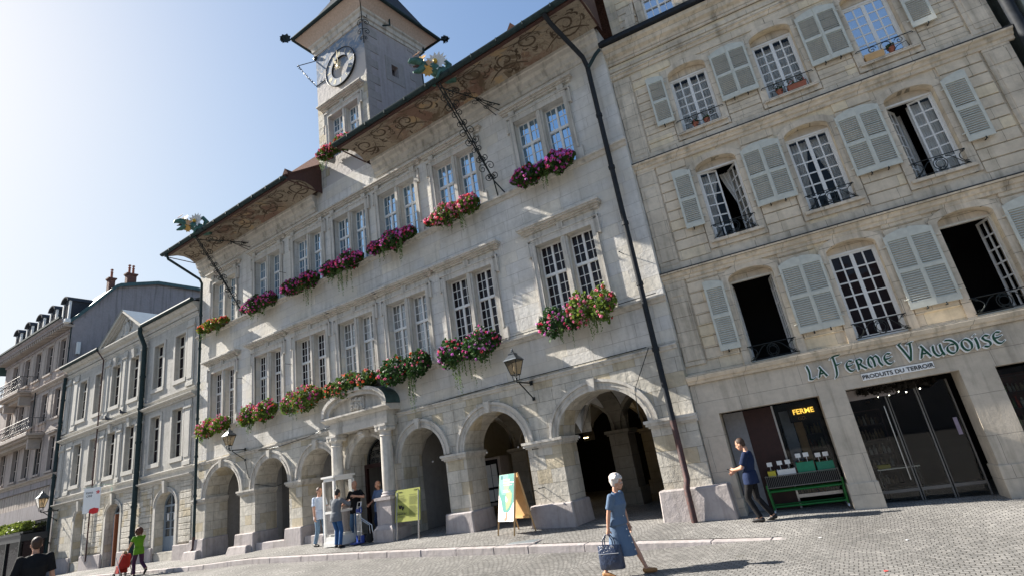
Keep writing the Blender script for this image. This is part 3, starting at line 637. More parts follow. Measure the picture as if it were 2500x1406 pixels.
# hall lamp (lit wall lamp deep in the arcade)
lp=link('wall_lamp',None,TH)
mb=MB(); mb.box(-8.88,-8.72,5.0,5.08,2.22,2.25); mb.build('lamp_body',glow('lamp_glow',(1,.75,.35),3),lp)
pl=bpy.data.lights.new('lamp_light','POINT'); pl.energy=2.6; pl.color=(1,.68,.22); pl.shadow_soft_size=.05; po=bpy.data.objects.new('lamp_light',pl); COL.objects.link(po); po.parent=TH; po.location=(-8.8,5.05,2.42)
pl2=bpy.data.lights.new('niche_light','POINT'); pl2.energy=.12; pl2.color=(1,.72,.12); pl2.shadow_soft_size=.1; po=bpy.data.objects.new('niche_light',pl2); COL.objects.link(po); po.parent=TH; po.location=(-12.6,3.9,2.2)
# small projectors on the imposts
for x_,y_,z_ in ((-12.55,.9,2.22),(-10.30,.9,2.2),(-7.05,.95,2.16),(-18.3,.95,2.3),(-9.3,1.2,2.2)):
    mb=MB(); mb.lathe([(.012,0),(.025,.01),(.030,.06),(.022,.07)],(0,0,0),10); o=mb.build('spotlight',MT['white'],TH,smooth=True,loc=(x_,y_,z_),rot=(R(110),0,R(20)))
# ---------------------------------------------------------------- clock tower
TW=thing('clock_tower','square stone clock tower with painted blue clock face rising through the town hall roof','clock tower',(-16.45,YW,0))
TX=3.15; SK=math.tan(R(8.5)); TD=3.2   # right side runs back at a slight skew
def T3(x,y,z): return (x,y,z)
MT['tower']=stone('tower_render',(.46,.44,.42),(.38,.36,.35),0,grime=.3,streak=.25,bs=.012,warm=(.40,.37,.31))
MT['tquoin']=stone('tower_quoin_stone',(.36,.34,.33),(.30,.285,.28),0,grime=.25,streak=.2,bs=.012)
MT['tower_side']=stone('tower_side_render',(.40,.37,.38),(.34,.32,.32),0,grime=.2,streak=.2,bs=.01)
def tower_paint():
    m,nt,b=new_mat('tower_clock_painting'); L=nt.links; ob=nd(nt,'ShaderNodeTexCoord').outputs['Object']
    n=noise(nt,ob,1.6,6,.65,dist=.6); col=mixc(nt,ramp(nt,n,[(.36,0.),(.52,1.)]),(.46,.42,.38),(.15,.21,.30)); n2=noise(nt,ob,3.1,5,.6,dist=1)
    col=mixc(nt,ramp(nt,n2,[(.55,0.),(.62,.8)]),col,(.50,.46,.40)); col=mixc(nt,ramp(nt,n2,[(.30,.5),(.38,0.)]),col,(.34,.25,.17))
    sp=nd(nt,'ShaderNodeSeparateXYZ'); L.new(ob,sp.inputs[0])
    f=math_(nt,'MULTIPLY',math_(nt,'SUBTRACT',math_(nt,'ADD',sp.outputs[2],math_(nt,'MULTIPLY',math_(nt,'SUBTRACT',n,.5),1.2)),19.25),1.8,clamp=True)
    col=mixc(nt,f,(.45,.42,.40),col)
    L.new(col,b.inputs['Base Color']); b.inputs['Roughness'].default_value=.85; L.new(bump(nt,noise(nt,ob,6,6,.6),.02),b.inputs['Normal']); return m
MT['tpaint']=tower_paint()
twz0,twz1=15.10,17.2; twc=1.62; tw_=.87
mb=MB(); wall(mb,0,TX,13.9,21.3,[(twc-WH,twc+WH,twz0,twz1)],.42)
mb.quad((0,TD,13),(0,0,13),(0,0,21.3),(0,TD,21.3)); mb.add([(0,TD,13),(TX+SK*TD,TD,13),(TX+SK*TD,TD,21.3),(0,TD,21.3)],[(0,1,2,3)])
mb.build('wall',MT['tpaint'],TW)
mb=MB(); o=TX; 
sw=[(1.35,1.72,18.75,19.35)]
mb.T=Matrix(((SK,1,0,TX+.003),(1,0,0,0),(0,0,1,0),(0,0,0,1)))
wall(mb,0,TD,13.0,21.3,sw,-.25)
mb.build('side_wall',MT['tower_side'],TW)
qb=MB(); qb.T=mb.T; random.seed(12); z=13.2; k_=0
while z<20.9:
    h=.42; l=.62 if k_%2 else .34; qb.box(.002,l+random.uniform(-.08,.1),.0,.022,z,z+h-.01); l2=.5 if k_%2 else .8; qb.box(TD-l2,TD,.0,.02,z,z+h-.01); z+=h; k_+=1
qb.box(1.05,1.35,.0,.02,18.4,19.7); qb.box(1.72,2.05,.0,.02,18.4,19.7); qb.box(1.35,1.72,.0,.02,19.352,19.7); qb.box(1.35,1.72,.0,.02,18.4,18.75); qb.build('quoin',MT['tquoin'],TW)
qb=MB(); qb.T=mb.T; qb.quad((1.35,-.22,18.75),(1.72,-.22,18.75),(1.72,-.22,19.35),(1.35,-.22,19.35)); qb.build('slit_window',MT['glass_l'],TW)
# front quoins (low part)
for a in (0,1):
    qb=MB(); z=13.95; k_=0
    while z<18.0:
        l=.55 if (k_+a)%2 else .32
        if a==0: qb.box(0.0,l,-.015,.01,z,z+.41)
        else: qb.box(TX-l,TX,-.015,.01,z,z+.41)
        z+=.42;k_+=1
    qb.build('front_quoin',MT['th_low'],TW)
# cornice and flaring soffit
mb=MB(); 
def ringq(a,za,b,zb,mi=0):
    def cs(e,z): return [(-e,-e,z),(TX+e,-e,z),(TX+SK*TD+e,TD+e,z),(-e,TD+e,z)]
    A,B=cs(a,za),cs(b,zb)
    for i in range(4): mb.quad(A[i],A[(i+1)%4],B[(i+1)%4],B[i],mi)
for a,za,b,zb in ((0,20.95,.05,20.96),(.05,20.96,.06,21.12),(.06,21.12,.12,21.16),(.12,21.16,.14,21.36),(.14,21.36,.22,21.42),(.22,21.42,.24,21.50)): ringq(a,za,b,zb)
mb.build('cornice',MT['trim'],TW)
mb=MB(); MT['soffit_pink']=plain('tower_soffit',(.50,.40,.33),.85,0,.18,14); ringq(.24,21.50,.40,21.70); ringq(.40,21.70,.66,21.93); mb.build('soffit',MT['soffit_pink'],TW)
mb=MB(); 
def cs(e,z): return [(-e,-e,z),(TX+e,-e,z),(TX+SK*TD+e,TD+e,z),(-e,TD+e,z)]
ringq(.74,22.02,.30,22.6); ringq(.30,22.6,-.55,24.4); ringq(-.55,24.4,-.60,27.5); ringq(-.60,27.5,-1.5,33); mb.build('roof',MT['slate'],TW)
mb=MB(); G=cs(.72,21.96); 
for i in range(4): mb.tube([G[i],G[(i+1)%4]],.085,10)
mb.build('gutter',MT['gutter'],TW,smooth=True)
MT['dkcopper']=plain('dark_copper',(.03,.045,.05),.7,0,.4,12,spec=.15)
def star(mb,c,r,n=8,seed=0,mi=0,col=None,th=.03,cup=.35,ax=None):
    random.seed(seed); c=Vector(c); ax=(Vector(ax) if ax else Vector((random.uniform(-1,1),-1,random.uniform(-.5,.8)))).normalized(); a=ax.orthogonal().normalized(); b=ax.cross(a)
    for i in range(n):
        t=2*PI*i/n; d=(a*math.cos(t)+b*math.sin(t)); s_=(-a*math.sin(t)+b*math.cos(t)); w_=r*math.sin(PI/n)*.9
        mb.add([c,c+d*r*.55+s_*w_+ax*r*cup*.5,c+d*r+ax*r*cup,c+d*r*.55-s_*w_+ax*r*cup*.5,c+d*r*.55+ax*r*cup*.25-ax*.01],[(0,1,2,3),(0,4,2)],mi,col)
for i,dx in enumerate(((-1,-1),(1,-1),(1,1))):
    g0=Vector(G[i]); d=Vector((dx[0],dx[1],.12)).normalized()
    f=MB(); f.tube([g0,g0+d*.30],.03,8); 
    for k_ in range(4): star(f,g0+d*(.24+.06*k_),.24-.02*k_,7,k_+i*7,ax=Vector((random.uniform(-1,1),random.uniform(-1,.2),random.uniform(-1,1))))
    f.ball(g0+d*.34,.05,8,6); f.build('corner_finial',MT['dkcopper'],TW)
    sc_=MB(); sc_.tube([g0,g0+Vector((-dx[0]*.3,-dx[1]*.3,-1.2))*.0+Vector((0,0,-.02))],.02,6)
# corner scroll bracket on the front right corner
mb=MB(); c0=Vector((TX+.02,-.05,0))
mb.tube([(TX+.45,-.5,21.9),(TX+.12,-.15,21.3),(TX+.06,-.08,20.0),(TX+.05,-.05,19.7)],.022,6)
for z,r in ((21.2,.16),(20.85,.2),(20.35,.2),(19.95,.12)):
    for s,u in ((-1,(-1,0,0)),(1,(.4,1,0))): 
        U=Vector(u).normalized(); mb.tube(spiral(Vector((TX+.08,-.1,z))+U*r*.9,r*.85,1.4,U*-1,(0,0,1),0),.014,5)
mb.build('scroll_bracket',MT['iron'],TW)
# side rod with ornament at the left corner
mb=MB(); mb.tube([(-.02,0,20.75),(-.85,-.35,20.75)],.018,6); mb.tube([(-.85,-.35,20.80),(-.4,-.2,19.9),(-.02,0,19.3),(.7,-.02,19.3)],.016,6)
random.seed(5)
for i in range(14):
    t=i/13; q=Vector((-.85,-.35,20.7)).lerp(Vector((-.02,0,19.3)),t); star(mb,q,.06,5,i)
mb.ball((-.0,-.02,20.86),.11,8,6); mb.build('sign_rod',MT['iron'],TW)
mb=MB(); mb.tube([(TX+.5,1.2,21.9),(TX+.5,1.2,21.3),(TX+.35,.9,21.15)],.04,6); mb.tube([(TX+SK*TD+.1,TD+.1,21.8),(TX+SK*TD+.15,TD+.1,21.1),(TX+SK*TD+.0,TD-.05,20.9),(TX+SK*TD+.0,TD-.0,15)],.05,8); mb.build('drainpipe',MT['gutter'],TW,smooth=True)
# clock
ck=link('clock_face',None,TW,(1.68,-.06,19.33))
mb=MB(); n=40; r0,r1=.56,.90
for i in range(n):
    t,u=2*PI*i/n,2*PI*(i+1)/n
    mb.quad((r0*math.cos(t),-.04,r0*math.sin(t)),(r0*math.cos(u),-.04,r0*math.sin(u)),(r1*math.cos(u),-.04,r1*math.sin(u)),(r1*math.cos(t),-.04,r1*math.sin(t)),0)
    mb.quad((r1*math.cos(t),-.04,r1*math.sin(t)),(r1*math.cos(u),-.04,r1*math.sin(u)),(r1*math.cos(u),.06,r1*math.sin(u)),(r1*math.cos(t),.06,r1*math.sin(t)),1)
    mb.quad((r0*math.cos(t),-.04,r0*math.sin(t)),(r0*math.cos(t),.04,r0*math.sin(t)),(r0*math.cos(u),.04,r0*math.sin(u)),(r0*math.cos(u),-.04,r0*math.sin(u)),1)
MT['clockblue']=plain('clock_blue',(.12,.15,.20),.6,0,.25,7); MT['gold']=plain('gilding',(.55,.47,.30),.4,.3,.1,10)
mb.build('dial_ring',[MT['clockblue'],MT['iron']],ck)
mb=MB(); mb.tube([(.93*math.cos(2*PI*i/48),-.045,.93*math.sin(2*PI*i/48)) for i in range(49)],.022,6); mb.build('dial_rim',MT['iron'],ck)
MT['numeral']=plain('numeral_gold',(.78,.70,.45),.4,.2,.1,10); cn={1:1,2:2,3:3,4:2,5:1,6:2,7:3,8:4,9:2,10:1,11:2,12:3}
for h in range(12):
    a=PI/2-2*PI*h/12; 
    mb=MB()
    for k_ in range(cn[h or 12]):
        aa=a+(k_-(cn[h or 12]-1)/2)*.07; d=Vector((math.cos(aa),0,math.sin(aa))); s_=Vector((-math.sin(aa),0,math.cos(aa)))*.012
        mb.quad(d*.62+Vector((0,-.046,0))-s_,d*.62+Vector((0,-.046,0))+s_,d*.84+Vector((0,-.046,0))+s_,d*.84+Vector((0,-.046,0))-s_)
    mb.build('numeral',MT['numeral'],ck)
def hand(a,l,w_):
    m_=MB(); d=Vector((math.sin(a),0,math.cos(a))); s_=Vector((math.cos(a),0,-math.sin(a)))
    for (p,q,ww) in ((-.2,l*.55,w_*.7),(l*.5,l*.8,w_*1.5),(l*.78,l,w_*.5)):
        A=[d*p-s_*ww,d*p+s_*ww,d*q+s_*ww*.5,d*q-s_*ww*.5]; A=[x_+Vector((0,-.14,0)) for x_ in A]; B=[x_+Vector((0,.02,0)) for x_ in A]
        m_.add(A+B,[(0,1,2,3),(7,6,5,4),(0,4,5,1),(1,5,6,2),(2,6,7,3),(3,7,4,0)])
    m_.build('hand',MT['gold'],ck)
hand(R(-4),.88,.035); hand(R(-35),.55,.045)
mb=MB(); mb.ball((0,-.15,0),(.09,.04,.09),10,6); 
for i in range(12): mb.tube([(0,-.15,0),(.24*math.cos(i*PI/6),-.15,.24*math.sin(i*PI/6))],[.03,.004],5)
mb.build('sun_boss',MT['gold'],ck)
put_win(th_window(twz0,twz1,1.35,2,4,MT['glass_u'],'tower',1,33),twc,twz0,TW)
# distant small spire seen past the tower
SPI=thing('small_spire','tiny pale green spire with a ball poking up behind the dragon beside the clock tower','spire',(-13.5,22.5,18.5))
mb=MB(); mb.lathe([(.35,0),(.3,.3),(.14,1.2),(.10,2.2),(.08,2.9)],(0,0,0),8); mb.build('cone',MT['copper'],SPI,smooth=True)
mb=MB(); mb.ball((0,0,3.0),.17,10,8); mb.build('ball',MT['terracotta'],SPI,smooth=True); mb=MB(); mb.tube([(0,0,3.1),(0,0,4.1)],[.04,.01],6); mb.tube([(-.15,0,3.7),(.15,0,3.7)],.015,5); mb.build('rod',MT['iron'],SPI)
# ---------------------------------------------------------------- flower boxes
PAL={'mag':[(.78,.09,.34),(.84,.16,.42),(.56,.12,.46),(.74,.06,.15),(.70,.22,.56)],'pink':[(.78,.14,.30),(.80,.22,.38),(.75,.08,.12),(.70,.30,.42)],'mix':[(.72,.10,.26),(.80,.16,.05),(.55,.10,.38),(.78,.22,.36)],'warm':[(.85,.16,.06),(.80,.10,.12),(.80,.30,.32),(.80,.40,.12)],'pur':[(.62,.20,.60),(.72,.10,.38),(.78,.08,.16),(.55,.14,.50)]}
def flowerbox(label,loc,w,pal,dens,seed,hang=(),h=.55,dep=.42,leafc=(.055,.11,.022),droop=.28,group='flower boxes on the window sills of the town hall'):
    random.seed(seed); t=thing('flower_box',label,'flower box',loc,0,group)
    mb=MB(); mb.box(-w/2+.1,w/2-.1,-.16,.05,.02,.2,0,-.02); mb.build('planter',MT['planter'],t)
    lf=MB(); lf.fix=False; fl=MB(); fl.fix=False
    def P(surf=False):
        while True:
            u=random.uniform(-1,1); a=random.uniform(0,2*PI); r=math.sqrt(random.random()) if not surf else random.uniform(.82,1.08)
            e=(1-abs(u)**4)**.5; lump=.80+.26*math.sin(u*6+seed*1.7)+.16*math.sin(u*17+seed*2.3)+random.gauss(0,.05)
            y=-.20+dep*e*r*math.cos(a)*lump; z=.15+h*.62*e*r*math.sin(a)*lump-droop*max(0,-y-.2)*1.5
            if y>.08 : continue
            return Vector((u*(w/2+.12),y,z)),a
    nleaf=int(1500*w/1.9)
    for i in range(nleaf):
        q,a=P(i%3!=0); s=random.uniform(.035,.065); d=Vector((random.gauss(0,1),random.gauss(-.6,1),random.gauss(.5,1))).normalized(); e=d.orthogonal().normalized(); f=d.cross(e)
        k=random.uniform(.6,1.5); yel=random.random()<.12; c=(leafc[0]*k*(1.6 if yel else 1),leafc[1]*k*(1.25 if yel else 1),leafc[2]*k)
        pts=[q+s*(e*math.cos(t_)+f*math.sin(t_))*(1 if j%2 else .86)-d*s*.25*(j%2) for j,t_ in enumerate([2*PI*j/6 for j in range(6)])]; lf.add(pts,[tuple(range(6))],0,c)
    for i in range(int(dens*w/1.9)):
        q,a=P(True)
        if math.sin(a)<-.2 and random.random()<.35: continue
        c=random.choice(PAL[pal]); k=random.uniform(.8,1.15); r=random.uniform(.032,.060); q=q+Vector((0,-.03,.015))
        for j in range(9):
            d=Vector((random.gauss(0,1),random.gauss(-.5,1),random.gauss(.2,1))).normalized(); e=d.orthogonal().normalized(); f=d.cross(e); cc=q+d*r*.75; s=r*.55
            kk=k*random.uniform(.85,1.15); fl.add([cc+s*(e*math.cos(t_)+f*math.sin(t_)) for t_ in (0,1.26,2.51,3.77,5.03)],[(0,1,2,3,4)],0,(min(1,c[0]*kk),c[1]*kk,c[2]*kk))
    for hx,hl in hang:
        for s_ in range(7):
            x=hx*w/2+random.gauss(0,.12); y=-.32+random.uniform(-.1,.1); z=.0; L_=hl*random.uniform(.4,1.25)
            for j in range(int(L_/.022)):
                z-=.022; x+=random.gauss(0,.006)
                d=Vector((random.gauss(0,1),-1,random.gauss(0,.6))).normalized(); e=d.orthogonal().normalized(); f=d.cross(e); s=random.uniform(.020,.038)*(1-.5*j*.022/hl)
                q=Vector((x+random.gauss(0,.016),y,z)); lf.add([q+s*e,q+s*f,q-s*e,q-s*f],[(0,1,2,3)],0,(.12,.19,.06))
    lf.build('foliage',MT['leaf'],t); fl.build('blossoms',MT['petal'],t); return t
yo=YW-.22; MT['planter']=plain('planter_green',(.04,.05,.03),.7,0,.2,10)
UB=[('yellow green box of orange and pink geraniums under the upper window beside the left drainpipe','warm',190,.95,.4,((-.7,.45),(.5,.5)),(.11,.15,.02)),
('dense crimson geranium box on the upper sill, second from the left drainpipe','mag',330,1,.55,((-.3,.6),(.3,.6)),None),
('magenta geranium box on the upper sill just below the left eave end, third upper box','mag',330,1,.5,((.1,.35),(.65,.9)),None),
('magenta and purple geranium box on the upper sill directly below the clock tower','mag',330,1,.5,((-.4,.7),(.2,1.1)),None),
('crimson and purple geranium box with long vines, upper sill right of the clock tower','mag',330,1,.52,((-.35,.6),(.45,.9)),None),
('salmon pink sunlit geranium box beside the foot of the iron dragon bracket','pink',360,1,.55,((-.2,.5),(.6,.8)),(.08,.13,.02)),
('purple and red geranium box on the upper sill nearest the shutter house','pur',300,1.02,.5,((.2,.5),),None)]
for i,(lb,pal,dn,ws,h,hg,lc) in enumerate(UB): flowerbox(lb,(WC[i]-(.15 if i==0 else 0.05),yo,UZ0-.12),1.95*ws,pal,dn,30+i,hg,h,.40,lc or (.045,.09,.02))
LB=[('pink and red geranium box with bright leaves above the left wall lantern','pink',210,1,.55,((-.5,.5),),(.10,.16,.02)),
('orange red and pink geranium box with pale trailing vine, lower sill, second from the left','mix',230,1,.62,((-.45,.85),(.5,.5)),(.09,.15,.025)),
('tall bushy box of pink geraniums on the lower sill left of the curved porch top','mix',170,1,.7,((-.4,.6),(.4,.4)),(.10,.16,.03)),
('leafy box with a thin fringe of orange flowers spilling over the porch pediment','warm',110,1.15,.62,((0,.2),),(.06,.11,.025)),
('dark leafy box with scattered pink flowers right of the curved porch top','mix',75,1.05,.7,((.45,1.2),),(.03,.075,.02)),
('dark leafy box dotted with magenta flowers and hanging vines above the middle lantern','pur',150,1.1,.68,((-.5,1.1),(-.1,1.0),(.6,.7)),(.03,.075,.02)),]
for i,(lb,pal,dn,ws,h,hg,lc) in enumerate(LB): flowerbox(lb,(WC[i]-.05,yo,LZ0-.10),1.95*ws,pal,dn,50+i,hg,h,.44,lc)
flowerbox('small dark green geranium box, left one of two under the big lower right window',(WC[6]-.45,yo,LZ0-.12),1.05,'mag',110,61,((.3,.6),),.62,.40,(.03,.075,.02))
flowerbox('sunlit pink geranium box, the right one of the two under the big lower right window',(WC[6]+.62,yo-.05,LZ0-.02),1.15,'pink',170,62,((.2,.8),(.5,.4)),.72,.45,(.11,.17,.03))
flowerbox('pink geranium box on the clock tower window sill above the roof gap',(-16.45+twc,yo,twz0-.12),2.1,'pink',300,70,((-.8,.7),(-.6,.5)),.45,.36,(.07,.12,.02))
# ---------------------------------------------------------------- lanterns
def lantern(label,wall_pt,proj,s=1.0):
    t=thing('wall_lantern',label,'wall lantern',wall_pt,0,'iron lanterns on wall brackets')
    mb=MB(); mb.tube([(0,0,0),(0,-proj,0)],.022*s,8); mb.tube([(0,0,-.45*s),(0,-proj*.85,-.02)],.018*s,8); mb.box(-.05,.05,-.03,.0,-.06,.06); mb.box(-.04,.04,-.03,0,-.5*s,-.4*s); 
    y=-proj
    mb.tube([(0,y,0),(0,y,.12*s)],.02*s,8)
    for sx in (-1,1):
        for sy in (-1,1): mb.tube([(0,y,.04*s),(sx*.06*s,y+sy*.06*s,.06*s),(sx*.075*s,y+sy*.075*s,.20*s)],.010*s,6)
    mb.build('bracket',MT['iron'],t,smooth=True)
    mb=MB(); a,b=.095*s,.19*s; z0,z1=.20*s,.60*s
    for sx in (-1,1):
        for sy in (-1,1): mb.tube([(sx*a,y+sy*a,z0),(sx*b,y+sy*b,z1)],.011*s,5)
    for r_,z in ((a,z0),(b,z1)):
        c=[(-r_,y-r_,z),(r_,y-r_,z),(r_,y+r_,z),(-r_,y+r_,z),(-r_,y-r_,z)]; mb.tube(c,.012*s,5)
    mb.build('frame',MT['iron'],t)
    mb=MB(); 
    for k in range(4):
        c,d=math.cos,math.sin; q=[(-1,-1),(1,-1),(1,1),(-1,1)]; p,r_=q[k],q[(k+1)%4]; mb.quad((p[0]*a,y+p[1]*a,z0),(r_[0]*a,y+r_[1]*a,z0),(r_[0]*b,y+r_[1]*b,z1),(p[0]*b,y+p[1]*b,z1))
    mb.build('panes',MT['lampglass'],t)
    mb=MB(); 
    for (r0,z_0,r1_,z_1) in ((.215,.60,.20,.63),(.20,.63,.09,.76),(.09,.76,.10,.79),(.10,.79,.05,.83)): 
        mb.add([(sx*r0*s,y+sy*r0*s,z_0*s) for sx,sy in ((-1,-1),(1,-1),(1,1),(-1,1))]+[(sx*r1_*s,y+sy*r1_*s,z_1*s) for sx,sy in ((-1,-1),(1,-1),(1,1),(-1,1))],[(3,2,1,0),(4,5,6,7)]+[(i,(i+1)%4,4+(i+1)%4,4+i) for i in range(4)])
    mb.lathe([(.03*s,.83*s),(.06*s,.85*s),(.03*s,.88*s),(.04*s,.90*s),(.005,.95*s)],(0,y,0),8); mb.build('cap',MT['lampcap'],t)
    mb=MB(); mb.ball((0,y,.36*s),(.05*s,.05*s,.09*s),8,6); mb.build('bulb',MT['white'],t,smooth=True); return t
MT['lampglass']=glass_clear('lantern_glass',(.80,.70,.55),.8); MT['lampcap']=plain('lantern_cap',(.10,.115,.13),.35,.6,.2,10)
lantern('iron wall lantern above the arches between the two right flower boxes',(-7.75,YW-.05,3.80),.78,1.0)
lantern('iron wall lantern over the first arch at the left end of the town hall',(-21.82,YW-.05,4.0),.70,.95)
lantern('iron wall lantern in front of the dark terrace of the far left house',(-40.25,YW-.1,3.28),.8,1.25)
# ---------------------------------------------------------------- dragons
def dragon(label,top,foot,arm,sz,seed):
    t=thing('dragon_waterspout',label,'waterspout',top,0,'green copper dragon waterspouts')
    top=Vector(top); ft=Vector(foot)-top; ar=Vector(arm)-top
    br=MB(); random.seed(seed)
    for s in (-1,1):
        br.tube([ft+Vector((s*.14,0,0)),ft+(-ft)*.12,-ft*0.0+ft*.5+Vector((s*.04,0,0)),Vector((s*.05,0,-.15)),Vector((s*.12,.1,.05))],.022,6)
    br.tube([ar+Vector((.18,0,.05)),ar*.6,Vector((0,.05,-.25))],.02,6); br.tube([ar+Vector((-.1,0,-.2)),ar*.6],.016,6); br.tube([ar+Vector((.1,0,-.15)),ar*.6],.016,6)
    d=(-ft).normalized(); n_=10; side=Vector((1,0,0)); out=d.cross(side).normalized()
    for i in range(n_):
        q=ft.lerp(Vector((0,0,0)),.16+.70*i/(n_-1)); r=.13+.03*math.sin(i*1.7)
        for k,(u,s) in enumerate(((side,1),(side,-1),(out,1),(out,-1))):
            if k>1 and i%2: continue
            br.tube(spiral(q+u*s*r*1.0,r,1.35,u*-s,d*(1 if i%2 else -1),0,18,.2),.014,5)
    for i in range(4):
        q=ar.lerp(Vector((0,0,-.2)),.15+.6*i/3); dd=(-ar).normalized(); o2=dd.cross(side).normalized()
        for u,s in ((side,1),(side,-1),(o2,1)): br.tube(spiral(q+u*s*.11,.11,1.3,u*-s,dd,0,16,.2),.012,5)
    br.build('scroll_bracket',MT['iron'],t)
    b=MB(); g=(0,0,.12)
    S=lambda p:tuple(Matrix.Rotation(R(-38),3,'Z')@Vector((sz*1.15*p[0],sz*p[1]*.80,sz*p[2]*1.0)))
    # body: spout channel from roof (y+) to head (y-), arched neck, curled tail
    b.tube([S(q) for q in ((.05,.75,.10),(0,.45,.16),(0,.15,.30),(0,-.15,.42),(0,-.42,.50),(0,-.62,.52))],[.12*sz,.21*sz,.24*sz,.20*sz,.15*sz,.17*sz],12)
    b.tube([S(q) for q in ((0,.35,.3),(.05,.5,.62),(0,.3,.85),(-.05,.08,.78),(0,.1,.6))],[.12*sz,.11*sz,.09*sz,.06*sz,.02*sz],10)
    for s in (-1,1): b.tube([S(q) for q in ((s*.12,.1,.28),(s*.2,-.02,.12),(s*.17,-.1,-.05),(s*.17,-.2,-.08))],[.07*sz,.05*sz,.035*sz,.02*sz],8)
    b.tube([S(q) for q in ((0,-.60,.60),(0,-.85,.68),(0,-1.05,.66),(0,-1.15,.58))],[.17*sz,.13*sz,.09*sz,.03*sz],10)     # upper jaw
    b.tube([S(q) for q in ((0,-.58,.42),(0,-.80,.28),(0,-1.0,.22))],[.14*sz,.09*sz,.03*sz],8)
    b.build('dragon_body',MT['dragon'],t,smooth=True)
    m=MB(); m.tube([S(q) for q in ((0,-.6,.50),(0,-.85,.48),(0,-1.0,.44))],[.05*sz,.05*sz,.01],6); m.build('mouth',MT['redwood'],t)
    p=MB()
    for q,r,c,nn,ax in (((.10,-.02,.62),.40,(.62,.60,.56),14,(.4,-1,.1)),((0,-.62,.78),.24,(.50,.31,.12),9,(.2,-1,.6)),((.1,-.80,.85),.17,(.58,.36,.24),7,(0,-1,.8)),((.06,-.42,.28),.20,(.45,.27,.08),8,(.3,-1,-.6)),((-.1,-.5,.70),.18,(.52,.38,.22),7,(-.6,-1,.3)),((.14,-.35,.50),.15,(.48,.30,.16),6,(1,-.5,.1))):
        star(p,S(q),r*sz,nn,seed+int(r*100),0,c,ax=ax,cup=.2)
    p.ball(S((.16,-.10,.62)),.08*sz,8,6,0,(.50,.33,.05)); p.build('leaves_and_daisy',MT['vc'],t); return t
MT['dragon']=plain('copper_verdigris',(.035,.10,.075),.5,.3,.35,8,c2=(.07,.16,.13))
dragon('green copper dragon waterspout with white daisy on the right-hand eave beside the clock tower',(-8.35,11.6,13.72),(-7.75,YW,9.95),(-7.35,YW,13.05),1.0,3)
dragon('green copper dragon waterspout with orange leaves near the left end of the eaves',(-22.9,11.6,13.72),(-22.1,YW,9.95),(-21.6,YW,13.2),1.0,9)
# ---------------------------------------------------------------- shop house (right)
A7=R(6.973)
SH=thing('shop_house','beige stone house with grey green louvred shutters above a farm produce shop','house',(-3.46,13.65,0),A7)
SW=8.5
WX=[(1.53,2.56),(3.74,4.75),(5.93,6.92)]
ROWS=[(9.52,11.30,11.60),(6.28,8.30,8.54),(3.09,5.11,5.36)]   # sill, frame top, crown
ops=[(a,b,z0,zc,.20) for (a,b) in WX for (z0,zt,zc) in ROWS]
mb=MB(); wall(mb,0,SW,3.06,13.1,ops,.45,segs=12)
mb.quad((0,0,-.6),(0,.001,-.6),(0,.001,13.1),(0,0,13.1)); mb.quad((SW,0,-1),(SW,10,-1),(SW,10,13.1),(SW,0,13.1)); mb.quad((0,10,3),(0,.0,3),(0,0,13.1),(0,10,13.1)); mb.build('wall',MT['fe'],SH)
# rusticated courses, real grooves
random.seed(21)
def clear(x0,x1,z): # window surround zones
    out=[]; cur=x0
    for a,b in WX:
        hit=False
        for z0,zt,zc in ROWS:
            if z0-.28<z+.14<zc+.24: hit=True
        if hit: out.append((cur,a-.19)); cur=b+.19
    out.append((cur,x1)); return out
for zb0,zt0 in ((3.36,5.66),(5.98,8.84),(9.28,12.0)):
    n=round((zt0-zb0)/.285); hgt=(zt0-zb0)/n; EDG=[.56]+[(a+b)/2 for a,b in WX]+[SW-.56]
    for e0,e1 in zip(EDG[:-1],EDG[1:]):
        mb=MB()
        for i in range(n):
            for a,b in clear(.56,SW-.56,zb0+hgt*i):
                a,b=max(a,e0),min(b,e1); x=a
                while x<b-.02:
                    l=random.uniform(.7,1.3); e=min(b,x+l) if b-(x+l)>.3 else b
                    mb.box(x+.002,e-.002,-.030-random.uniform(0,.003),.005,zb0+hgt*i+.011,zb0+hgt*(i+1)-.011); x=e
        mb.build('rusticated_courses',MT['fe'],SH,bevel=.006)
# pilasters with panels
for px in (.0,SW-.53):
    for z0,z1 in ((3.3,5.62),(5.95,8.85),(9.22,11.95)):
        mb=MB(); mb.box(px+.01,px+.52,-.045,.005,z0,z1); mb.box(px+.10,px+.43,-.060,-.044,z0+.12,z1-.62)
        P=[(px+.10,z1-.52),(px+.43,z1-.52),(px+.43,z1-.20)]+[(px+.265+.165*math.cos(t),z1-.20+.06*math.sin(t)) for t in (PI*.25,PI*.5,PI*.75)]+[(px+.10,z1-.20)]
        mb.prism(P,-.060,-.044); mb.build('pilaster',MT['fe_trim'],SH,bevel=.008)
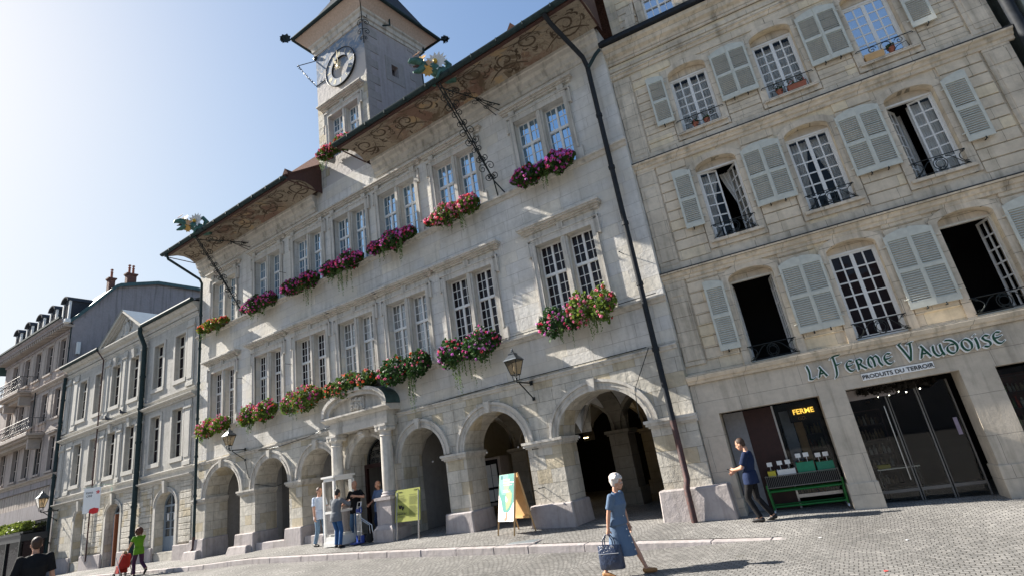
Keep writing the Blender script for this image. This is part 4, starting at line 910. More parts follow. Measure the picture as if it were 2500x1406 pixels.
# string courses
def scourse(z,lead=True,big=1.0,x0=-.02,x1=SW+.1):
    mb=MB(); mb.profx([(.0,z-.26*big),(-.06,z-.25*big),(-.07,z-.17*big),(-.11,z-.15*big),(-.13,z-.08*big),(-.19,z-.05*big),(-.20,z-.01),(.0,z)],x0,x1); mb.build('string_course',MT['fe_trim'],SH)
    mb=MB(); mb.profx([(.0,z+.001),(-.205,z-.004),(-.215,z+.018),(.0,z+.05)],x0,x1); mb.build('lead_flashing',MT['slate'],SH)
    mb=MB(); mb.box(.0,SW,-.035,.004,z+.055,z+.235); mb.build('plinth_band',MT['fe_trim'],SH)
scourse(9.05); scourse(5.74)
mb=MB(); mb.profx([(.0,2.82),(-.20,2.84),(-.22,2.90),(-.26,2.92),(-.30,3.0),(-.30,3.04),(.0,3.07)],-.02,SW+.1); mb.build('shop_ledge',MT['fe_trim'],SH)
# top cornice
mb=MB(); mb.profx([(.0,12.0),(-.05,12.02),(-.06,12.10),(-.10,12.12),(-.11,12.20),(.0,12.23)],-.02,SW+.1); mb.profx([(.0,12.30),(-.03,12.31),(-.03,12.42),(.0,12.43)],-.02,SW+.1); mb.profx([(.0,12.52),(-.06,12.54),(-.06,12.61),(.0,12.62)],-.02,SW+.1) ; mb.profx([(.0,12.63),(-.05,12.64),(-.07,12.72),(-.16,12.78),(-.18,12.92),(-.28,12.98),(-.30,13.08),(.0,13.10)],-.02,SW+.1); mb.build('cornice',MT['fe_trim'],SH)
mb=MB(); mb.box(-.08,SW+.2,-.42,-.02,13.10,13.24); mb.build('gutter',MT['pipe'],SH,bevel=.02)
# mansard wall with dormer above gutter
mb=MB(); wall(mb,.35,SW,13.2,16.2,[(1.42,2.30,13.32,14.75,.35)],.2,y=.12); mb.quad((.35,.12,13.2),(.35,4,13.2),(.35,4,16.2),(.35,.12,16.2)); mb.build('attic_wall',MT['fe'],SH)
mb=MB(); mb.box(1.2,1.40,.03,.13,13.25,14.9); mb.box(2.32,2.52,.03,.13,13.25,14.9); archivolt(mb,1.42,2.30,14.4,.35,.16,.08,y=.12)
mb.tube([(Vector((1.02,.06,13.95))+Vector((.13*math.cos(t*.5),0,.13*math.sin(t*.5)))*(1-t/16)) for t in range(15)],.035,6); mb.prism([(.62,13.25),(1.05,13.25),(1.18,14.5),(.95,14.3)],.0,.11); mb.build('dormer_surround',MT['fe_trim'],SH)
mb=MB(); zz=13.30
while zz<16: mb.box(.65,1.18,.085,.125,zz,zz+.22); mb.box(2.54,SW-.1,.085,.125,zz,zz+.22); zz+=.24
mb.build('attic_courses',MT['fe'],SH,bevel=.006)
mb=MB(); mb.add([(.0,-.4,13.26),(SW,-.4,13.26),(SW,.1,13.32),(.0,.1,13.32)],[(0,1,2,3)]); mb.build('eaves_flashing',MT['slate'],SH)
MT['glass_blue']=glass_dark('attic_glass',base=(.03,.05,.09),gl=2.2)
def casement(name,x0,x1,z0,z1,y,cols,rows,par,glass,st=.05,bar=.017,mat_='white',arch=0,rot=0,hinge=0,fr=.04):
    """one leaf in its own object; hinge x at x0 (rot<0) or x1"""
    hx=x0 if hinge==0 else x1
    c=MB(); c.box(x0-hx,x0-hx+fr,0,.045,z0,z1); c.box(x1-hx-fr,x1-hx,0,.045,z0,z1); c.box(x0-hx+fr,x1-hx-fr,0,.045,z0,z0+fr*1.5); c.box(x0-hx+fr,x1-hx-fr,0,.045,z1-fr,z1)
    a,b,za,zb=x0-hx+fr,x1-hx-fr,z0+fr*1.5,z1-fr
    for i in range(1,cols): q=a+(b-a)*i/cols; c.box(q-bar,q+bar,.008,.035,za,zb)
    for j in range(1,rows): q=za+(zb-za)*j/rows; c.box(a,b,.010,.033,q-bar,q+bar)
    o=c.build(name,MT[mat_],par,loc=(hx,y,0),rot=(0,0,rot))
    g=MB(); g.fix=False
    for i in range(cols):
        for j in range(rows):
            p,q=a+(b-a)*i/cols,a+(b-a)*(i+1)/cols; r_,s=za+(zb-za)*j/rows,za+(zb-za)*(j+1)/rows; t=random.uniform(-.002,.002); u=random.uniform(-.002,.002)
            g.quad((p,.02-t,r_),(q,.02+t,r_),(q,.02+t+u,s),(p,.02-t+u,s))
    g.build('pane',glass,o); return o
win=link('attic_window',None,SH); random.seed(3)
mb=MB(); 
for xx in (1.45,1.86,2.27): mb.box(xx-.03,xx+.03,.16,.22,13.32,14.6)
for xx in (1.66,2.06): mb.box(xx-.012,xx+.012,.17,.21,13.32,14.7)
for zz in (13.35,13.72,14.08,14.44): mb.box(1.45,2.27,.17,.21,zz-.014,zz+.014)
mb.build('frame',MT['white'],win); mb=MB(); mb.quad((1.42,.22,13.32),(2.30,.22,13.32),(2.30,.22,14.75),(1.42,.22,14.75)); mb.build('pane',MT['glass_blue'],win)
# windows with surrounds
def curtain(x0,x1,z0,z1,y,par,gather=None,seed=0,amp=.018):
    random.seed(seed); m=MB(); m.fix=False; n=34; rows=12
    vs=[]
    for j in range(rows+1):
        t=j/rows; z=z1+(z0-z1)*t
        for i in range(n+1):
            s=i/n; a,b=x0,x1
            if gather is not None:   # curtain drawn to one side towards the bottom
                g=max(0,math.sin(min(1,t*1.25)*PI/2))**1.3
                if gather<0: b=x1-(x1-x0)*.62*g
                else: a=x0+(x1-x0)*.62*g
            vs.append((a+(b-a)*s,y+amp*math.sin(s*n*1.15+seed)+.006*math.sin(s*71+t*5),z))
    m.add(vs,[(j*(n+1)+i,j*(n+1)+i+1,(j+1)*(n+1)+i+1,(j+1)*(n+1)+i) for j in range(rows) for i in range(n)]); return m.build('curtain',MT['curtain'],par,smooth=True)
kinds={(0,0):'curt',(1,0):'curt',(2,0):'sky',(0,1):'openR',(1,1):'drape',(2,1):'open2',(0,2):'void',(1,2):'dark',(2,2):'void'}
for ci,(a,b) in enumerate(WX):
    for ri,(z0,zt,zc) in enumerate(ROWS):
        k=kinds[(ci,ri)]; W_=link('window',None,SH)
        s=MB()  # stone surround, flat band
        for x0,x1 in ((a-.17,a-.001),(b+.001,b+.17)): s.box(x0,x1,-.05,.0,z0-.20,zc-.2)
        if ri<2: s.box(a-.12,b+.12,-.12,.02,z0-.075,z0-.002); s.box(a-.08,b+.08,-.045,.0,z0-.20,z0-.077)
        n=12; cx_=(a+b)/2; hw_=(b-a)/2
        for i in range(n):
            t,u=PI*i/n,PI*(i+1)/n
            q=lambda t_,e,ez,y_:(cx_-(hw_+e)*math.cos(t_),y_,zc-.2+(.2+ez)*math.sin(t_))
            s.quad(q(t,0,0,-.05),q(u,0,0,-.05),q(u,.17,.17,-.05),q(t,.17,.17,-.05)); s.quad(q(t,.17,.17,-.05),q(u,.17,.17,-.05),q(u,.17,.17,0),q(t,.17,.17,0)); s.quad(q(t,0,0,-.05),q(t,0,0,.0),q(u,0,0,.0),q(u,0,0,-.05))
        s.prism([(cx_-(hw_)*.95,zt+.0),(cx_+hw_*.95,zt+.0)]+[(cx_+hw_*.999*math.cos(PI*i/12),zc-.205+.2*math.sin(PI*i/12)) for i in range(13)],.19,.23)
        s.build('surround',MT['fe_trim'],W_)
        f=MB(); f.box(a,a+.045,.17,.25,z0,zt); f.box(b-.045,b,.17,.25,z0,zt); f.box(a,b,.165,.25,zt-.001,zt+.045); f.box(a+.045,b-.045,.17,.25,z0,z0+.04); f.build('frame',MT['white'] if k!='void' else MT['cream'],W_)
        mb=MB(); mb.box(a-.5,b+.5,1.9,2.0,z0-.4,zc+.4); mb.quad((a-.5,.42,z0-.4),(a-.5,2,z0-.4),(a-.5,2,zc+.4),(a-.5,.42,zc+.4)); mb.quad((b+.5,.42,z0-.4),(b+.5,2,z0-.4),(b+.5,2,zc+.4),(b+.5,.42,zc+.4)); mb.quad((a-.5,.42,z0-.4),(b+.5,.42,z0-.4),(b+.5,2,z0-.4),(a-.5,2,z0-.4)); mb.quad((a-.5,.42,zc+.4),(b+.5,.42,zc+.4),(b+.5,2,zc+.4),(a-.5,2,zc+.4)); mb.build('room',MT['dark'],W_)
        xm=(a+b)/2; cols=2; rows=6 if ri<2 else 6; zf0=z0+.04
        G=MT['glass']
        if k in('dark','sky'): G=MT['glass_l'] if k=='dark' else MT['glass_blue']
        random.seed(ci*7+ri)
        L_=dict(cols=cols,rows=rows,par=W_,glass=G)
        if k=='void':
            casement('casement',a+.045,xm,zf0,zt,.20,hinge=0,rot=R(86),**L_); casement('casement',xm,b-.045,zf0,zt,.20,hinge=1,rot=R(-80 if ci==0 else -76),**L_)
            if ci==2: 
                mb=MB(); mb.tube([(a+.1,1.6,zt+.1),(a+.55,1.7,zt-.05),(a+.35,1.8,z0+1.2)],.05,6); mb.build('ceiling_beam',MT['gutter'],W_)
        elif k=='openR': casement('casement',a+.045,xm,zf0,zt,.19,hinge=0,rot=R(14),**L_); casement('casement',xm,b-.045,zf0,zt,.19,hinge=1,rot=R(-62),**L_)
        elif k=='open2': casement('casement',a+.045,xm,zf0,zt,.19,hinge=0,rot=R(55),**L_); casement('casement',xm,b-.045,zf0,zt,.19,hinge=1,rot=R(-14),**L_)
        else: casement('casement',a+.045,xm,zf0,zt,.19,hinge=0,rot=0,**L_); casement('casement',xm,b-.045,zf0,zt,.19,hinge=1,rot=0,**L_)
        if k=='curt': curtain(a+.04,xm-.01,z0+.05,zt-.03,.40,W_,None,1); curtain(xm+.01,b-.04,z0+.05,zt-.03,.40,W_,None,2)
        if k=='drape': curtain(a+.04,xm,z0+.05,zt-.03,.40,W_,-1,1); curtain(xm,b-.04,z0+.05,zt-.03,.40,W_,1,2)
        if k=='openR': curtain(a+.04,xm-.05,z0+.05,zt-.03,.42,W_,-1,4); curtain(xm+.02,b-.02,z0+.05,zt-.03,.62,W_,1,5)
        if k=='open2': curtain(a+.05,a+.45,z0+.05,zt-.03,.75,W_,None,6); curtain(xm,b-.02,z0+.05,zt-.03,.42,W_,None,7,.006)
# shutters
def shutter_mesh(w,z0,zl,zr,s):
    """leaf from x=0 (hinge, next to window) to x=w ; zl top at hinge, zr top at free side"""
    m=MB(); t=.035; st=.055
    def X(x): return x*s
    def bx(x0,x1,y0,y1,a,b): m.box(min(X(x0),X(x1)),max(X(x0),X(x1)),y0,y1,a,b)
    bx(0,st,-t,0,z0,zl); bx(w-st,w,-t,0,z0,zr-.02); 
    n=6
    for i in range(n):
        xa=st+(w-2*st)*i/n; xb=st+(w-2*st)*(i+1)/n; f=lambda x:zl+(zr-zl)*math.sin(PI/2*x/w)
        P=[(X(xa),zl-.13),(X(xb),zl-.13),(X(xb),f(xb)),(X(xa),f(xa))]
        if s<0: P=P[::-1]
        m.prism(P,-t,0)
    zm=z0+(zl-z0)*.50; bx(st,w-st,-t,0,z0,z0+.13); bx(st,w-st,-t,0,zm-.04,zm+.04)
    for za,zb in ((z0+.13,zm-.04),(zm+.04,zl-.13)):
        n=max(6,round((zb-za)/.052)); h=(zb-za)/n
        for i in range(n):
            z=za+h*i; x0,x1=sorted((X(st),X(w-st)))
            m.add([(x0,-t+.002,z+.003),(x1,-t+.002,z+.003),(x1,-.004,z+h*.74),(x0,-.004,z+h*.74),(x0,-t+.002,z+.011),(x1,-t+.002,z+.011),(x1,-.004,z+h*.74+.009),(x0,-.004,z+h*.74+.009)],[(0,1,2,3),(7,6,5,4),(0,4,5,1),(2,6,7,3)])
    for z in (z0+.22,zl-.22): m.tube([(X(-.05),.0,z),(X(.03),-t-.006,z)],.014,5)
    return m
SHM={}
for ri,(z0,zl) in enumerate(((9.94,11.46),(6.76,8.38),(3.49,5.18))):
    for s in (1,-1): SHM[(ri,s)]=shutter_mesh(.475,z0,zl,zl+.10,s).mesh('shutter',MT['shutter'])
random.seed(9)
for ci,(a,b) in enumerate(WX):
    for ri in range(3):
        for s,x in ((-1,a-.13),(1,b+.13)):
            o=link('shutter',SHM[(ri,s)],SH,(x,-.085,0),(0,0,s*R(-random.uniform(1.5,4.5))))
for ri,x in ((2,7.13+.0),): pass
o=link('shutter',SHM[(2,-1)],SH,(8.02,-.085,0),(0,0,R(2)))
# shutter catches
for ci,(a,b) in enumerate(WX):
    for ri,z in enumerate((9.90,6.72,3.45)):
        for x in (a-.42,b+.42): mb=MB(); mb.tube([(x,0,z),(x,-.13,z),(x+.0,-.13,z+.05)],.012,5); mb.ball((x,-.14,z),.02,6,4); mb.build('shutter_catch',MT['iron'],SH)
# guard rails
def rail(ci,ri):
    a,b=WX[ci]; z0=ROWS[ri][0]; y=-.10; m=MB(); cx_=(a+b)/2
    if ri==0:
        h=.36; m.tube([(a-.12,-.02,z0+h),(a-.08,y,z0+h),(b+.08,y,z0+h),(b+.12,-.02,z0+h)],.012,5)
        for s in (-1,1):
            m.tube(spiral((cx_+s*.28,y,z0+h-.10),.095,1.4,(-s,0,0),(0,0,1),PI/2*0+.3),.009,5); m.tube([(cx_+s*.42,y,z0+.02),(cx_+s*.40,y,z0+h*.5),(cx_+s*.20,y,z0+h*.35),(cx_+s*.1,y,z0+.02)],.009,5)
        m.tube([(cx_+.11*math.cos(i*PI/9),y,z0+h-.12+.11*math.sin(i*PI/9)) for i in range(19)],.009,5)
    else:
        h=.38 if ri==1 else .36; 
        for z in (z0+.035,z0+h): m.tube([(a-.03,-.01,z),(a,y,z),(b,y,z),(b+.03,-.01,z)],.011,5)
        m.tube([(cx_+.125*math.cos(i*PI/10),y,z0+h/2+.01+.15*math.sin(i*PI/10)) for i in range(21)],.009,5); m.tube([(cx_+.085*math.cos(i*PI/10),y,z0+h/2+.01+.09*math.sin(i*PI/10)) for i in range(21)],.008,5)
        for s in (-1,1):
            m.tube([(cx_+s*(.13+.36*i/12),y,z0+h/2+.15*math.cos(i/12*PI)) for i in range(13)],.009,5)
            m.tube([(cx_+s*(.50-.16*math.sin(i/10*PI)),y-.05*math.sin(i/10*PI),z0+.03+h*.92*i/10) for i in range(11)],.009,5)
            for zz in (z0+.07,z0+h-.05): m.tube(spiral((cx_+s*.44,y-.02,zz),.04,1.3,(s,0,0),(0,0,1),0,14),.008,5)
            for zz in (z0+.08,z0+h-.06): m.tube(spiral((cx_+s*.05,y,zz),.035,1.3,(-s,0,0),(0,0,1),0,14),.008,5)
    m.build('guard_rail',MT['iron'],SH,smooth=True)
for c_i in range(3):
    for r_i in range(3): rail(c_i,r_i)
# pots on the top sills : things of their own
def fw(u,v,z): c,s=math.cos(A7),math.sin(A7); return (-3.46+u*c-v*s,13.65+u*s+v*c,z)
def pot(label,u,z,kind,seed):
    t=thing('flower_pot',label,'flower pot',fw(u,-.04,z),A7,'pots behind the top window rails'); m=MB(); random.seed(seed)
    if kind=='trough': m.box(-.2,.2,-.07,.07,0,.14,0,-.02)
    elif kind=='crate': m.box(-.19,.19,-.07,.07,0,.17,0,-.01)
    else: m.lathe([(.05,0),(.075,.12),(.085,.12),(.085,.15),(.07,.15)],(0,0,0),12)
    m.build('pot',MT['terracotta'] if kind!='crate' else MT['pine'],t)
    l=MB(); l.fix=False; w_=.2 if kind=='trough' else .08
    if kind!='crate':
        for i in range(90):
            q=Vector((random.uniform(-w_,w_),random.gauss(0,.03),.15+abs(random.gauss(0,.05)))); d=Vector((random.gauss(0,1),random.gauss(0,1),random.gauss(0,1))).normalized(); e=d.orthogonal(); f=d.cross(e); s=.02; c=(.05,.09,.03) if random.random()>.15 else (.55,.2,.2); l.add([q+s*e,q+s*f,q-s*e,q-s*f],[(0,1,2,3)],0,c)
        l.build('plant',MT['leaf'],t)
pot('small round terracotta pot at the left of the top window nearest the town hall',1.88,9.52,'pot',1)
pot('small terracotta pot right of another pot, top window nearest the town hall',2.18,9.52,'pot',2)
pot('round terracotta pot beside a trough in the middle top window',4.02,9.53,'pot',3)
pot('long terracotta trough with dark plants in the middle top window',4.42,9.53,'trough',4)
pot('pale wooden box behind the rail of the top window at the right',6.15,9.53,'crate',5)
pot('terracotta pot with pink bloom behind the rail of the right top window',6.52,9.53,'pot',6)
# ---- shop front
O=[(.50,2.65,-1,2.08),(3.18,5.24,-1,2.10),(5.82,8.1,-1,2.05)]
mb=MB(); wall(mb,0,SW,-1,2.83,O,.62,y=-.14,segs=4); mb.quad((0,-.14,2.83),(SW,-.14,2.83),(SW,.02,2.83),(0,.02,2.83)); mb.quad((SW,-.14,-1),(SW,1,-1),(SW,1,2.83),(SW,-.14,2.83)); mb.build('shop_wall',MT['fe_low'],SH)
for x0,x1,z in ((.0,.5,.18),(2.65,3.18,.22),(5.24,5.82,.24),(8.1,8.5,.2)):
    mb=MB(); mb.box(x0-.025,x1+.025,-.17,.50,-1,z,0,0); mb.build('plinth',MT['fe_low'],SH,bevel=.01)
    if x0>0:
        mb=MB(); mb.prism([(x0,2.09),(x1,2.09),(x1+.30,2.42),(x1+.30,2.0+.42),(x0-.3,2.42)],-.145,-.139); 
# shop interiors
mb=MB(); 
mb.quad((.2,3.2,-1),(8.4,3.2,-1),(8.4,3.2,2.6),(.2,3.2,2.6)); mb.quad((.2,.48,2.3),(8.4,.48,2.3),(8.4,3.2,2.3),(.2,3.2,2.3)); mb.quad((.2,.48,-1),(.2,3.2,-1),(.2,3.2,2.6),(.2,.48,2.6)); mb.build('shop_interior',MT['dark'],SH)
mb=MB(); mb.box(.52,.98,.48,.60,-.4,2.05); mb.build('pale_blind',plain('pale_panel',(.25,.25,.26),.8),SH)
mb=MB(); mb.box(.98,1.62,.50,.66,-.4,2.05); mb.build('dark_panel',MT['wood_dk'],SH)
sw=link('shop_window',None,SH)
mb=MB(); mb.quad((1.62,.60,.0),(2.65,.60,.0),(2.65,.60,2.06),(1.62,.60,2.06)); mb.build('pane',MT['glass_shop'],sw)
mb=MB(); mb.box(1.62,1.66,.57,.63,-.3,2.06); mb.box(1.66,2.65,.57,.63,-.02,.05); mb.build('frame',MT['steel'],sw)
random.seed(6)
dp=link('window_display',None,SH)
mb=MB(); mb.box(1.75,2.0,.9,.95,.6,1.9); mb.build('display_panel',plain('display_grey',(.22,.22,.24),.7),dp)
mb=MB(); mb.box(2.02,2.2,1.0,1.05,.5,1.7); mb.build('display_column',plain('display_ochre',(.30,.17,.07),.7),dp)
mb=MB(); mb.box(1.95,2.62,.66,.69,1.6,1.98); mb.build('name_board',MT['dark'],dp)
def text(s,size,loc,rot,par,mat_,ext=.004,name='lettering',sx=1,bold=0,align='CENTER'):
    cu=bpy.data.curves.new(name,'FONT'); cu.body=s; cu.size=size; cu.extrude=ext; cu.align_x=align; cu.resolution_u=3; cu.offset=bold
    o=bpy.data.objects.new(name,cu); COL.objects.link(o); dg=bpy.context.evaluated_depsgraph_get(); me=bpy.data.meshes.new_from_object(o.evaluated_get(dg)); bpy.data.objects.remove(o); 
    me.materials.clear(); me.materials.append(mat_); return link(name,me,par,loc,rot,(sx,1,1))
FR=(PI/2,0,0)
MT['yellow_sign']=glow('lit_yellow',(1,.55,.05),.55)
text('FERME',.16,(2.28,.645,1.78),FR,dp,MT['yellow_sign'],.004,'lettering',1,.004); text('GD.',.11,(2.22,.645,1.64),FR,dp,plain('dull_gold',(.35,.2,.05)),.004,'lettering')
MT['alu']=plain('dull_aluminium',(.20,.19,.18),.45,.6,.1,20)
def shelf(label,u0,u1,v,z0,nz,seed,cols):
    t=thing('display_shelf',label,'shelf',fw(0,0,0),A7,'shelves behind the shop glass'); m=MB()
    for k in range(nz+1): m.box(u0,u1,v,v+.28,z0+.34*k,z0+.34*k+.02)
    for u in (u0-.02,u1): m.box(u,u+.02,v,v+.28,z0,z0+.34*nz+.02)
    m.build('shelf_boards',MT['wood_dk'],t); random.seed(seed)
    for k in range(nz):
        m=MB(); u=u0+.03
        while u<u1-.08:
            w_=random.uniform(.05,.09); h=random.uniform(.14,.26); c=random.choice(cols); kk=random.uniform(.6,1.2); c=tuple(q*kk for q in c)
            n0=len(m.f); m.lathe([(w_*.45,0),(w_*.48,h*.6),(w_*.2,h*.8),(w_*.22,h)],(u+w_/2,v+.12,z0+.34*k+.022),8); m.c[n0:]=[c]*(len(m.f)-n0)
            u+=w_+random.uniform(.004,.02)
        o=m.build('jars_and_bottles',MT['vc'],t); o['kind']='stuff'
shelf('dim shelf of jars and bottles behind the window beside the green stand',1.70,2.60,1.5,-.1,5,1,[(.25,.18,.08),(.10,.12,.05),(.30,.25,.18),(.20,.06,.03)])
shelf('dim shelf of jars at the left behind the glass doors',3.3,3.9,1.7,-.1,5,2,[(.22,.16,.10),(.30,.28,.24),(.12,.08,.04)])
shelf('reddish shelf of bottles behind the window at the far right of the shop',6.0,8.0,.9,-.2,6,3,[(.30,.05,.03),(.20,.16,.10),(.28,.26,.22),(.10,.14,.05)])
# middle opening: fascia, glazing, doors
mb=MB(); mb.box(3.2,4.2,.42,.50,1.86,2.08); mb.build('fascia',plain('fascia_pink',(.35,.31,.30),.6),SH)
for i,(x0,x1) in enumerate(((3.2,3.95),(3.99,4.52),(4.56,5.12))):
    w_=link('shop_window' if i==0 else 'glass_door',None,SH); mb=MB(); mb.quad((x0,.55,-.3),(x1,.55,-.3),(x1,.55,2.0),(x0,.55,2.0)); mb.build('pane',MT['glass_shop'],w_)
    mb=MB(); mb.box(x1-.014,x1+.014,.52,.58,-.35,2.0); mb.box(x0,x0+.014,.52,.58,-.35,2.0); mb.box(x0+.014,x1-.014,.52,.58,-.13,-.07); mb.build('frame',MT['alu'],w_)
mb=MB(); mb.tube([(3.86,.50,1.65),(3.86,.50,.1)],.012,8); mb.build('door_bar',MT['steel'],SH)
mb=MB(); mb.box(4.98,5.05,.535,.545,.85,1.2); mb.build('door_sticker',plain('sticker',(.35,.30,.40),.5),SH)
mb=MB(); mb.quad((5.9,.55,-.3),(8.1,.55,-.3),(8.1,.55,2.0),(5.9,.55,2.0)); mb.build('side_pane',MT['glass_shop'],SH)
mb=MB(); mb.box(6.0,8.0,1.25,1.30,-.3,1.9); mb.build('red_display',plain('red_display',(.12,.03,.02),.6,c2=(.05,.03,.02)),SH)
random.seed(11)
for i in range(10):
    mb=MB(); mb.ball((3.95+random.uniform(0,.95),.8+random.uniform(0,1.5),1.9+random.uniform(-.03,.05)),.016,6,4); mb.build('spot_lamp',MT['spot'] if 'spot' in MT else MT.setdefault('spot',glow('spot_glow',(1,.9,.7),4)),SH)
gr=link('hanging_garland',None,SH); mb=MB(); mb.fix=False
for i in range(260):
    q=Vector((random.uniform(3.45,4.9),random.uniform(.3,.45),2.06-abs(random.gauss(0,.08)))); d=Vector((random.gauss(0,1),random.gauss(0,1),random.gauss(0,1))).normalized(); e=d.orthogonal(); f=d.cross(e); s=.04; mb.add([q+s*e,q+s*f,q-s*e,q-s*f],[(0,1,2,3)],0,(.03,.025,.02))
mb.build('dry_leaves',MT['leaf'],gr)
# sign in pen-drawn uncial letters
LET={'L':(.50,[[(.05,1.0),(.10,.55),(.02,.06)],[(.02,.08),(.20,.04),(.38,.12)]]),
'A':(.66,[[(.22,.86),(.38,.5),(.60,.04)],[(.30,.70),(.14,.34),(.02,.04)],[(.12,.34),(.34,.30),(.46,.36)]]),
'F':(.62,[[(.20,1.12),(.20,.6),(.14,.1),(.02,-.12)],[(.06,1.02),(.22,1.12),(.56,1.14)],[(.20,.60),(.36,.60),(.48,.66)]]),
'E':(.56,[[(.46,.76),(.26,.80),(.08,.62),(.05,.36),(.16,.10),(.34,.04),(.50,.14)],[(.08,.44),(.28,.44),(.46,.50)]]),
'R':(.62,[[(.08,.78),(.10,.4),(.08,.04)],[(.08,.74),(.28,.80),(.40,.66),(.30,.48),(.12,.42)],[(.24,.44),(.38,.22),(.58,.04)]]),
'M':(.92,[[(.14,.70),(.05,.45),(.06,.2),(.16,.05)],[(.10,.66),(.26,.80),(.38,.60),(.40,.3),(.38,.06)],[(.40,.66),(.58,.80),(.72,.60),(.72,.3),(.84,.04)]]),
'V':(.78,[[(.02,1.12),(.18,.66),(.36,.06)],[(.36,.10),(.52,.6),(.60,1.06)],[(.02,1.12),(.16,1.16)],[(.46,1.04),(.72,1.10)]]),
'U':(.66,[[(.10,.76),(.06,.36),(.18,.08),(.38,.06),(.52,.22)],[(.52,.78),(.50,.4),(.58,.04)]]),
'D':(.70,[[(.12,.92),(.40,.86),(.60,.60),(.60,.30),(.40,.05),(.18,.08),(.06,.30),(.14,.52),(.34,.60),(.5,.58)]]),
'O':(.66,[[(.34,.80),(.14,.70),(.06,.40),(.16,.12),(.34,.04),(.52,.14),(.60,.42),(.50,.70),(.34,.80)]]),
'I':(.30,[[(.12,.74),(.14,.4),(.10,.04)],[(.10,.92),(.15,.95)]]),
'S':(.50,[[(.42,.74),(.24,.80),(.10,.68),(.18,.50),(.36,.36),(.38,.16),(.22,.04),(.04,.10)]])}
def catmull(P,n=6):
    if len(P)<3: return [Vector(p) for p in P]
    P=[Vector(p) for p in P]; Q=[P[0]*2-P[1]]+P+[P[-1]*2-P[-2]]; o=[]
    for i in range(1,len(Q)-2):
        for k in range(n):
            t=k/n; a,b,c,d=Q[i-1:i+3]; o.append(.5*((2*b)+(c-a)*t+(2*a-5*b+4*c-d)*t*t+(3*b-a-3*c+d)*t**3))
    return o+[P[-1]]
def letter(ch,x,z,s,nib,y0,y1,slope):
    m=MB(); wd,st=LET[ch]
    nv=Vector((math.cos(R(32)),math.sin(R(32))))*nib; n2=Vector((-nv.y,nv.x))*.32
    for P in st:
        C=[p*s for p in catmull(P)]
        for p,q in zip(C[:-1],C[1:]):
            pts=[]
            for c in (p,q):
                for u in (nv+n2,nv-n2,-nv-n2,-nv+n2): pts.append(c+u)
            # convex hull
            pts=sorted(set((round(a.x,5),round(a.y,5)) for a in pts)); 
            def half(S_):
                h=[]
                for a in S_:
                    while len(h)>1 and (h[-1][0]-h[-2][0])*(a[1]-h[-2][1])-(h[-1][1]-h[-2][1])*(a[0]-h[-2][0])<=0: h.pop()
                    h.append(a)
                return h
            H=half(pts)[:-1]+half(pts[::-1])[:-1]
            yy=y0-random.uniform(0,.0008); m.prism([(x+a,z+b+slope*0) for a,b in H],yy,y1)
    return m
SG=thing('shop_sign','green and white La Ferme Vaudoise lettering with a white plate below it','shop sign',fw(0,0,0),A7)
MT['sign_green']=plain('sign_green',(.006,.06,.03),.45,0,.08,10); MT['sign_white']=plain('sign_white',(.88,.88,.86),.5,0,.04,10)
word=[('L',.36),('A',.30),(' ',.10),('F',.42),('E',.33),('R',.33),('M',.34),('E',.33),(' ',.14),('V',.40),('A',.34),('U',.34),('D',.36),('O',.34),('I',.34),('S',.34),('E',.34)]
x=2.58; zb=2.43
tot=sum((LET[c][0]*s if c!=' ' else s) for c,s in word); kx=(5.88-2.58)/tot
for c,s in word:
    if c==' ': x+=s*kx; continue
    s*=min(kx,1.15)*.92; z=zb+(.02 if c in 'AERM' else 0)
    o=letter(c,x,z,s,.044,-.20,-.15,0).build('letter_backing',MT['sign_white'],SG); g=letter(c,x,z,s,.0195,-.212,-.196,0).build('letter_face',MT['sign_green'],o)
    x+=LET[c][0]*s*1.0+.035
plt=MB(); plt.box(3.56,4.87,-.17,-.142,2.225,2.365); pl_=plt.build('name_plate',MT['sign_white'],SG); text('PRODUITS DU TERROIR',.118,(4.215,-.176,2.252),FR,pl_,MT['black'],.003,'lettering',1.03,.002)
